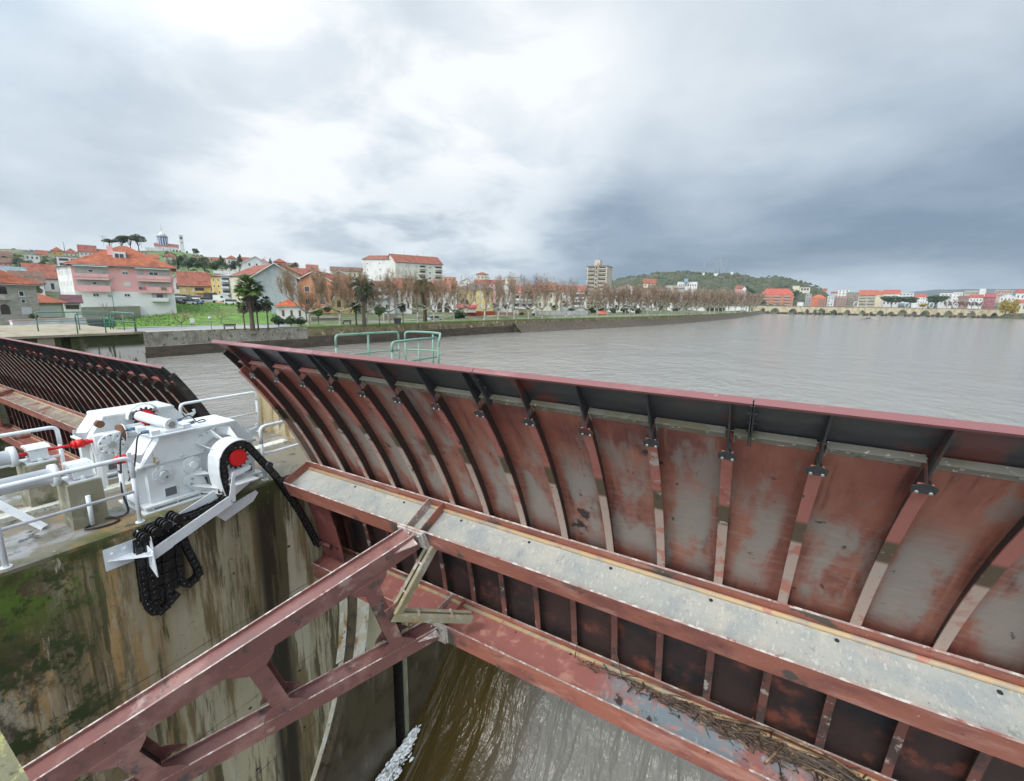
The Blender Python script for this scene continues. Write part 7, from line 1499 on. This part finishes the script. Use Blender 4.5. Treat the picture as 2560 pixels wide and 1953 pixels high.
# low boundary wall under the pink block
for i, (x0_, y0_, d0_, x1_, y1_, d1_, hgt, c, lab) in enumerate(((205, 770, 112, 434, 752, 140, .0, BEIGE, 'long stained boundary wall rising under the pink apartment block'), (30, 803, 80, 92, 800, 82, 0, WHITE, 'low white wall with a pink coping at the left behind the abutment'), (92, 800, 82, 150, 798, 83, 0, WHITE, 'second low white wall panel with a pink coping'), (150, 798, 83, 215, 800, 84, 0, LGREY, 'blue grey boundary wall behind the abutment railing'), (1165, 779, 150, 1238, 779, 160, 0, (.50, .09, .04), 'bright orange red fence screen beside the river road'), (1238, 782, 160, 1285, 781, 168, 0, SALM, 'salmon garden wall right of the red fence screen'), (1296, 776, 175, 1330, 778, 185, 0, (.55, .42, .22), 'ochre garden wall before the cream villa'), (1335, 779, 190, 1470, 781, 240, 0, WHITE, 'long white garden wall with grey gates'), (960, 786, 120, 993, 786, 124, 0, (.45, .38, .30), 'beige wall block near the dark bin'), (778, 797, 112, 850, 795, 118, 0, (.28, .25, .2), 'low stone wall with posts behind the plane trees'))):
    A_, B_ = at(x0_, y0_, d0_), at(x1_, y1_, d1_); dv_ = (B_-A_)[:2]; L = float(np.hypot(*dv_)); t = thing('boundary_wall', lab, 'wall', (A_[0], A_[1], A_[2]-2), None, math.atan2(dv_[1], dv_[0]), local=True)
    MB().box(0, L, 0, .3, -1.2, 2.0).build('wall_panel', wallm(c), t); MB().box(-.05, L+.05, -.06, .36, 2.002, 2.12).build('coping', wallm((.58, .36, .32)) if 'pink cop' in lab else M_pave, t)
def bench(px, yb, d, lab):
    p = at(px, yb, d); t = thing('bench', lab, 'bench', tuple(p), 'benches on the promenade', R(78), local=True)
    b = MB(); b.box(-.9, .9, -.05, .38, .42, .47); b.build('seat', M_bark2, t); b = MB(); b.box(-.9, .9, -.12, -.07, .55, .85); b.build('backrest', M_bark2, t)
    for x in (-.75, .75): MB().box(x-.05, x+.05, -.12, .35, 0, .42).build('leg', M_bark2, t)
bench(575, 823, 87.5, 'dark bench on the promenade left of the tall fan palm'); bench(868, 811, 97, 'bench on the lawn between the plane trees')
def lamp(px, yb, yt, d, lab, globe=True):
    p = at(px, yb, d); h = zat(px, yt, d)-p[2]; t = thing('street_lamp', lab, 'street lamp', tuple(p), None, 0, local=True)
    MB().cyl((0, 0, 0), (0, 0, h-.4), .05, 8).build('pole', M_grail2, t)
    if globe:
        b = MB(); b.cyl((0, 0, h-.4), (0, 0, h-.1), .26, 12, .30); b.build('lamp_globe', M_frame, t); MB().cyl((0, 0, h-.098), (0, 0, h), .30, 12, .1).build('lamp_cap', M_grail2, t)
    else: MB().tube([(0, 0, h-.4), (.1, 0, h-.1), (1.2, 0, h)], .06, 6).build('arm', M_frame2, t); MB().box(.9, 1.7, -.12, .12, h-.02, h+.1).build('lamp_head', M_frame2, t)
lamp(529, 823, 790, 88, 'green street lamp with a white globe beside the road'); lamp(288, 790, 697, 104, 'tall grey street lamp in front of the pink block', False); lamp(478, 765, 714, 146, 'tall thin lamp pole in the car park', False); lamp(1533, 793, 745, 240, 'slim lamp pole on the promenade by the small red roof', False)
p = at(482, 814, 99); t = thing('notice_board', 'small white notice board on the green slope', 'sign', tuple(p), None, R(70), local=True); MB().box(-.35, .35, -.03, .03, .5, 1.3).build('panel', M_frame, t); MB().box(-.04, .04, -.02, .02, -.3, .5).build('post', M_frame2, t)
def bin_(px, yb, d, lab, c):
    p = at(px, yb, d); t = thing('waste_container', lab, 'bin', tuple(p), 'waste containers', R(60), local=True); m_ = simple('bin_'+str(int(c[1]*100)), c, .5)
    MB().hexa([(-.6, -.45, .1), (.6, -.45, .1), (.6, .45, .1), (-.6, .45, .1), (-.7, -.55, 1.15), (.7, -.55, 1.15), (.7, .55, 1.15), (-.7, .55, 1.15)]).build('bin_body', m_, t); MB().prism([(-.56, 1.152), (.56, 1.152), (.4, 1.35), (-.4, 1.35)], 0, -.72, .72).build('lid', m_, t)
bin_(243, 822, 76, 'dark grey waste container behind the abutment railing', (.05, .055, .06)); bin_(272, 820, 78, 'green waste container behind the abutment railing', (.02, .16, .07)); bin_(994, 810, 104, 'dark bin on the lawn beside the small brown palm', (.04, .045, .05))
t, W, H, wm = bld('small open shed with a red tiled roof among the planes under the tower block', 'shelter', 1494, 1516, 785, 791, 236, 4, (.5, .4, .3), (.50, .13, .08), 'gable_u', 1.4, name='shelter', down=.5)
t, W, H, wm = bld('red awning over a white stall below the yellow villa', 'awning', 1143, 1190, 769, 777, 150, 4, (.5, .45, .4), (.46, .07, .06), 'shed', .8, name='awning', down=.5)
# tidy helper flags
for o in bpy.data.objects:
    if '_local' in o.keys(): del o['_local']

# ================================================================== haze over the valley
b = MB(); b.box(-1400, 4200, -60, 5600, -17, 130)
hz_m = bpy.data.materials.new('valley_air'); hz_m.use_nodes = True; nt = hz_m.node_tree; nt.nodes.clear()
vo = nd(nt, 'ShaderNodeOutputMaterial'); pv = nd(nt, 'ShaderNodeVolumePrincipled'); pv.inputs['Density'].default_value = 1.1e-4; pv.inputs['Color'].default_value = (.80, .89, 1.0, 1); pv.inputs['Anisotropy'].default_value = 0.2
nt.links.new(pv.outputs[0], vo.inputs['Volume'])
b.build('haze', hz_m, kind='stuff', label='thin blue haze filling the valley air', cat='haze')
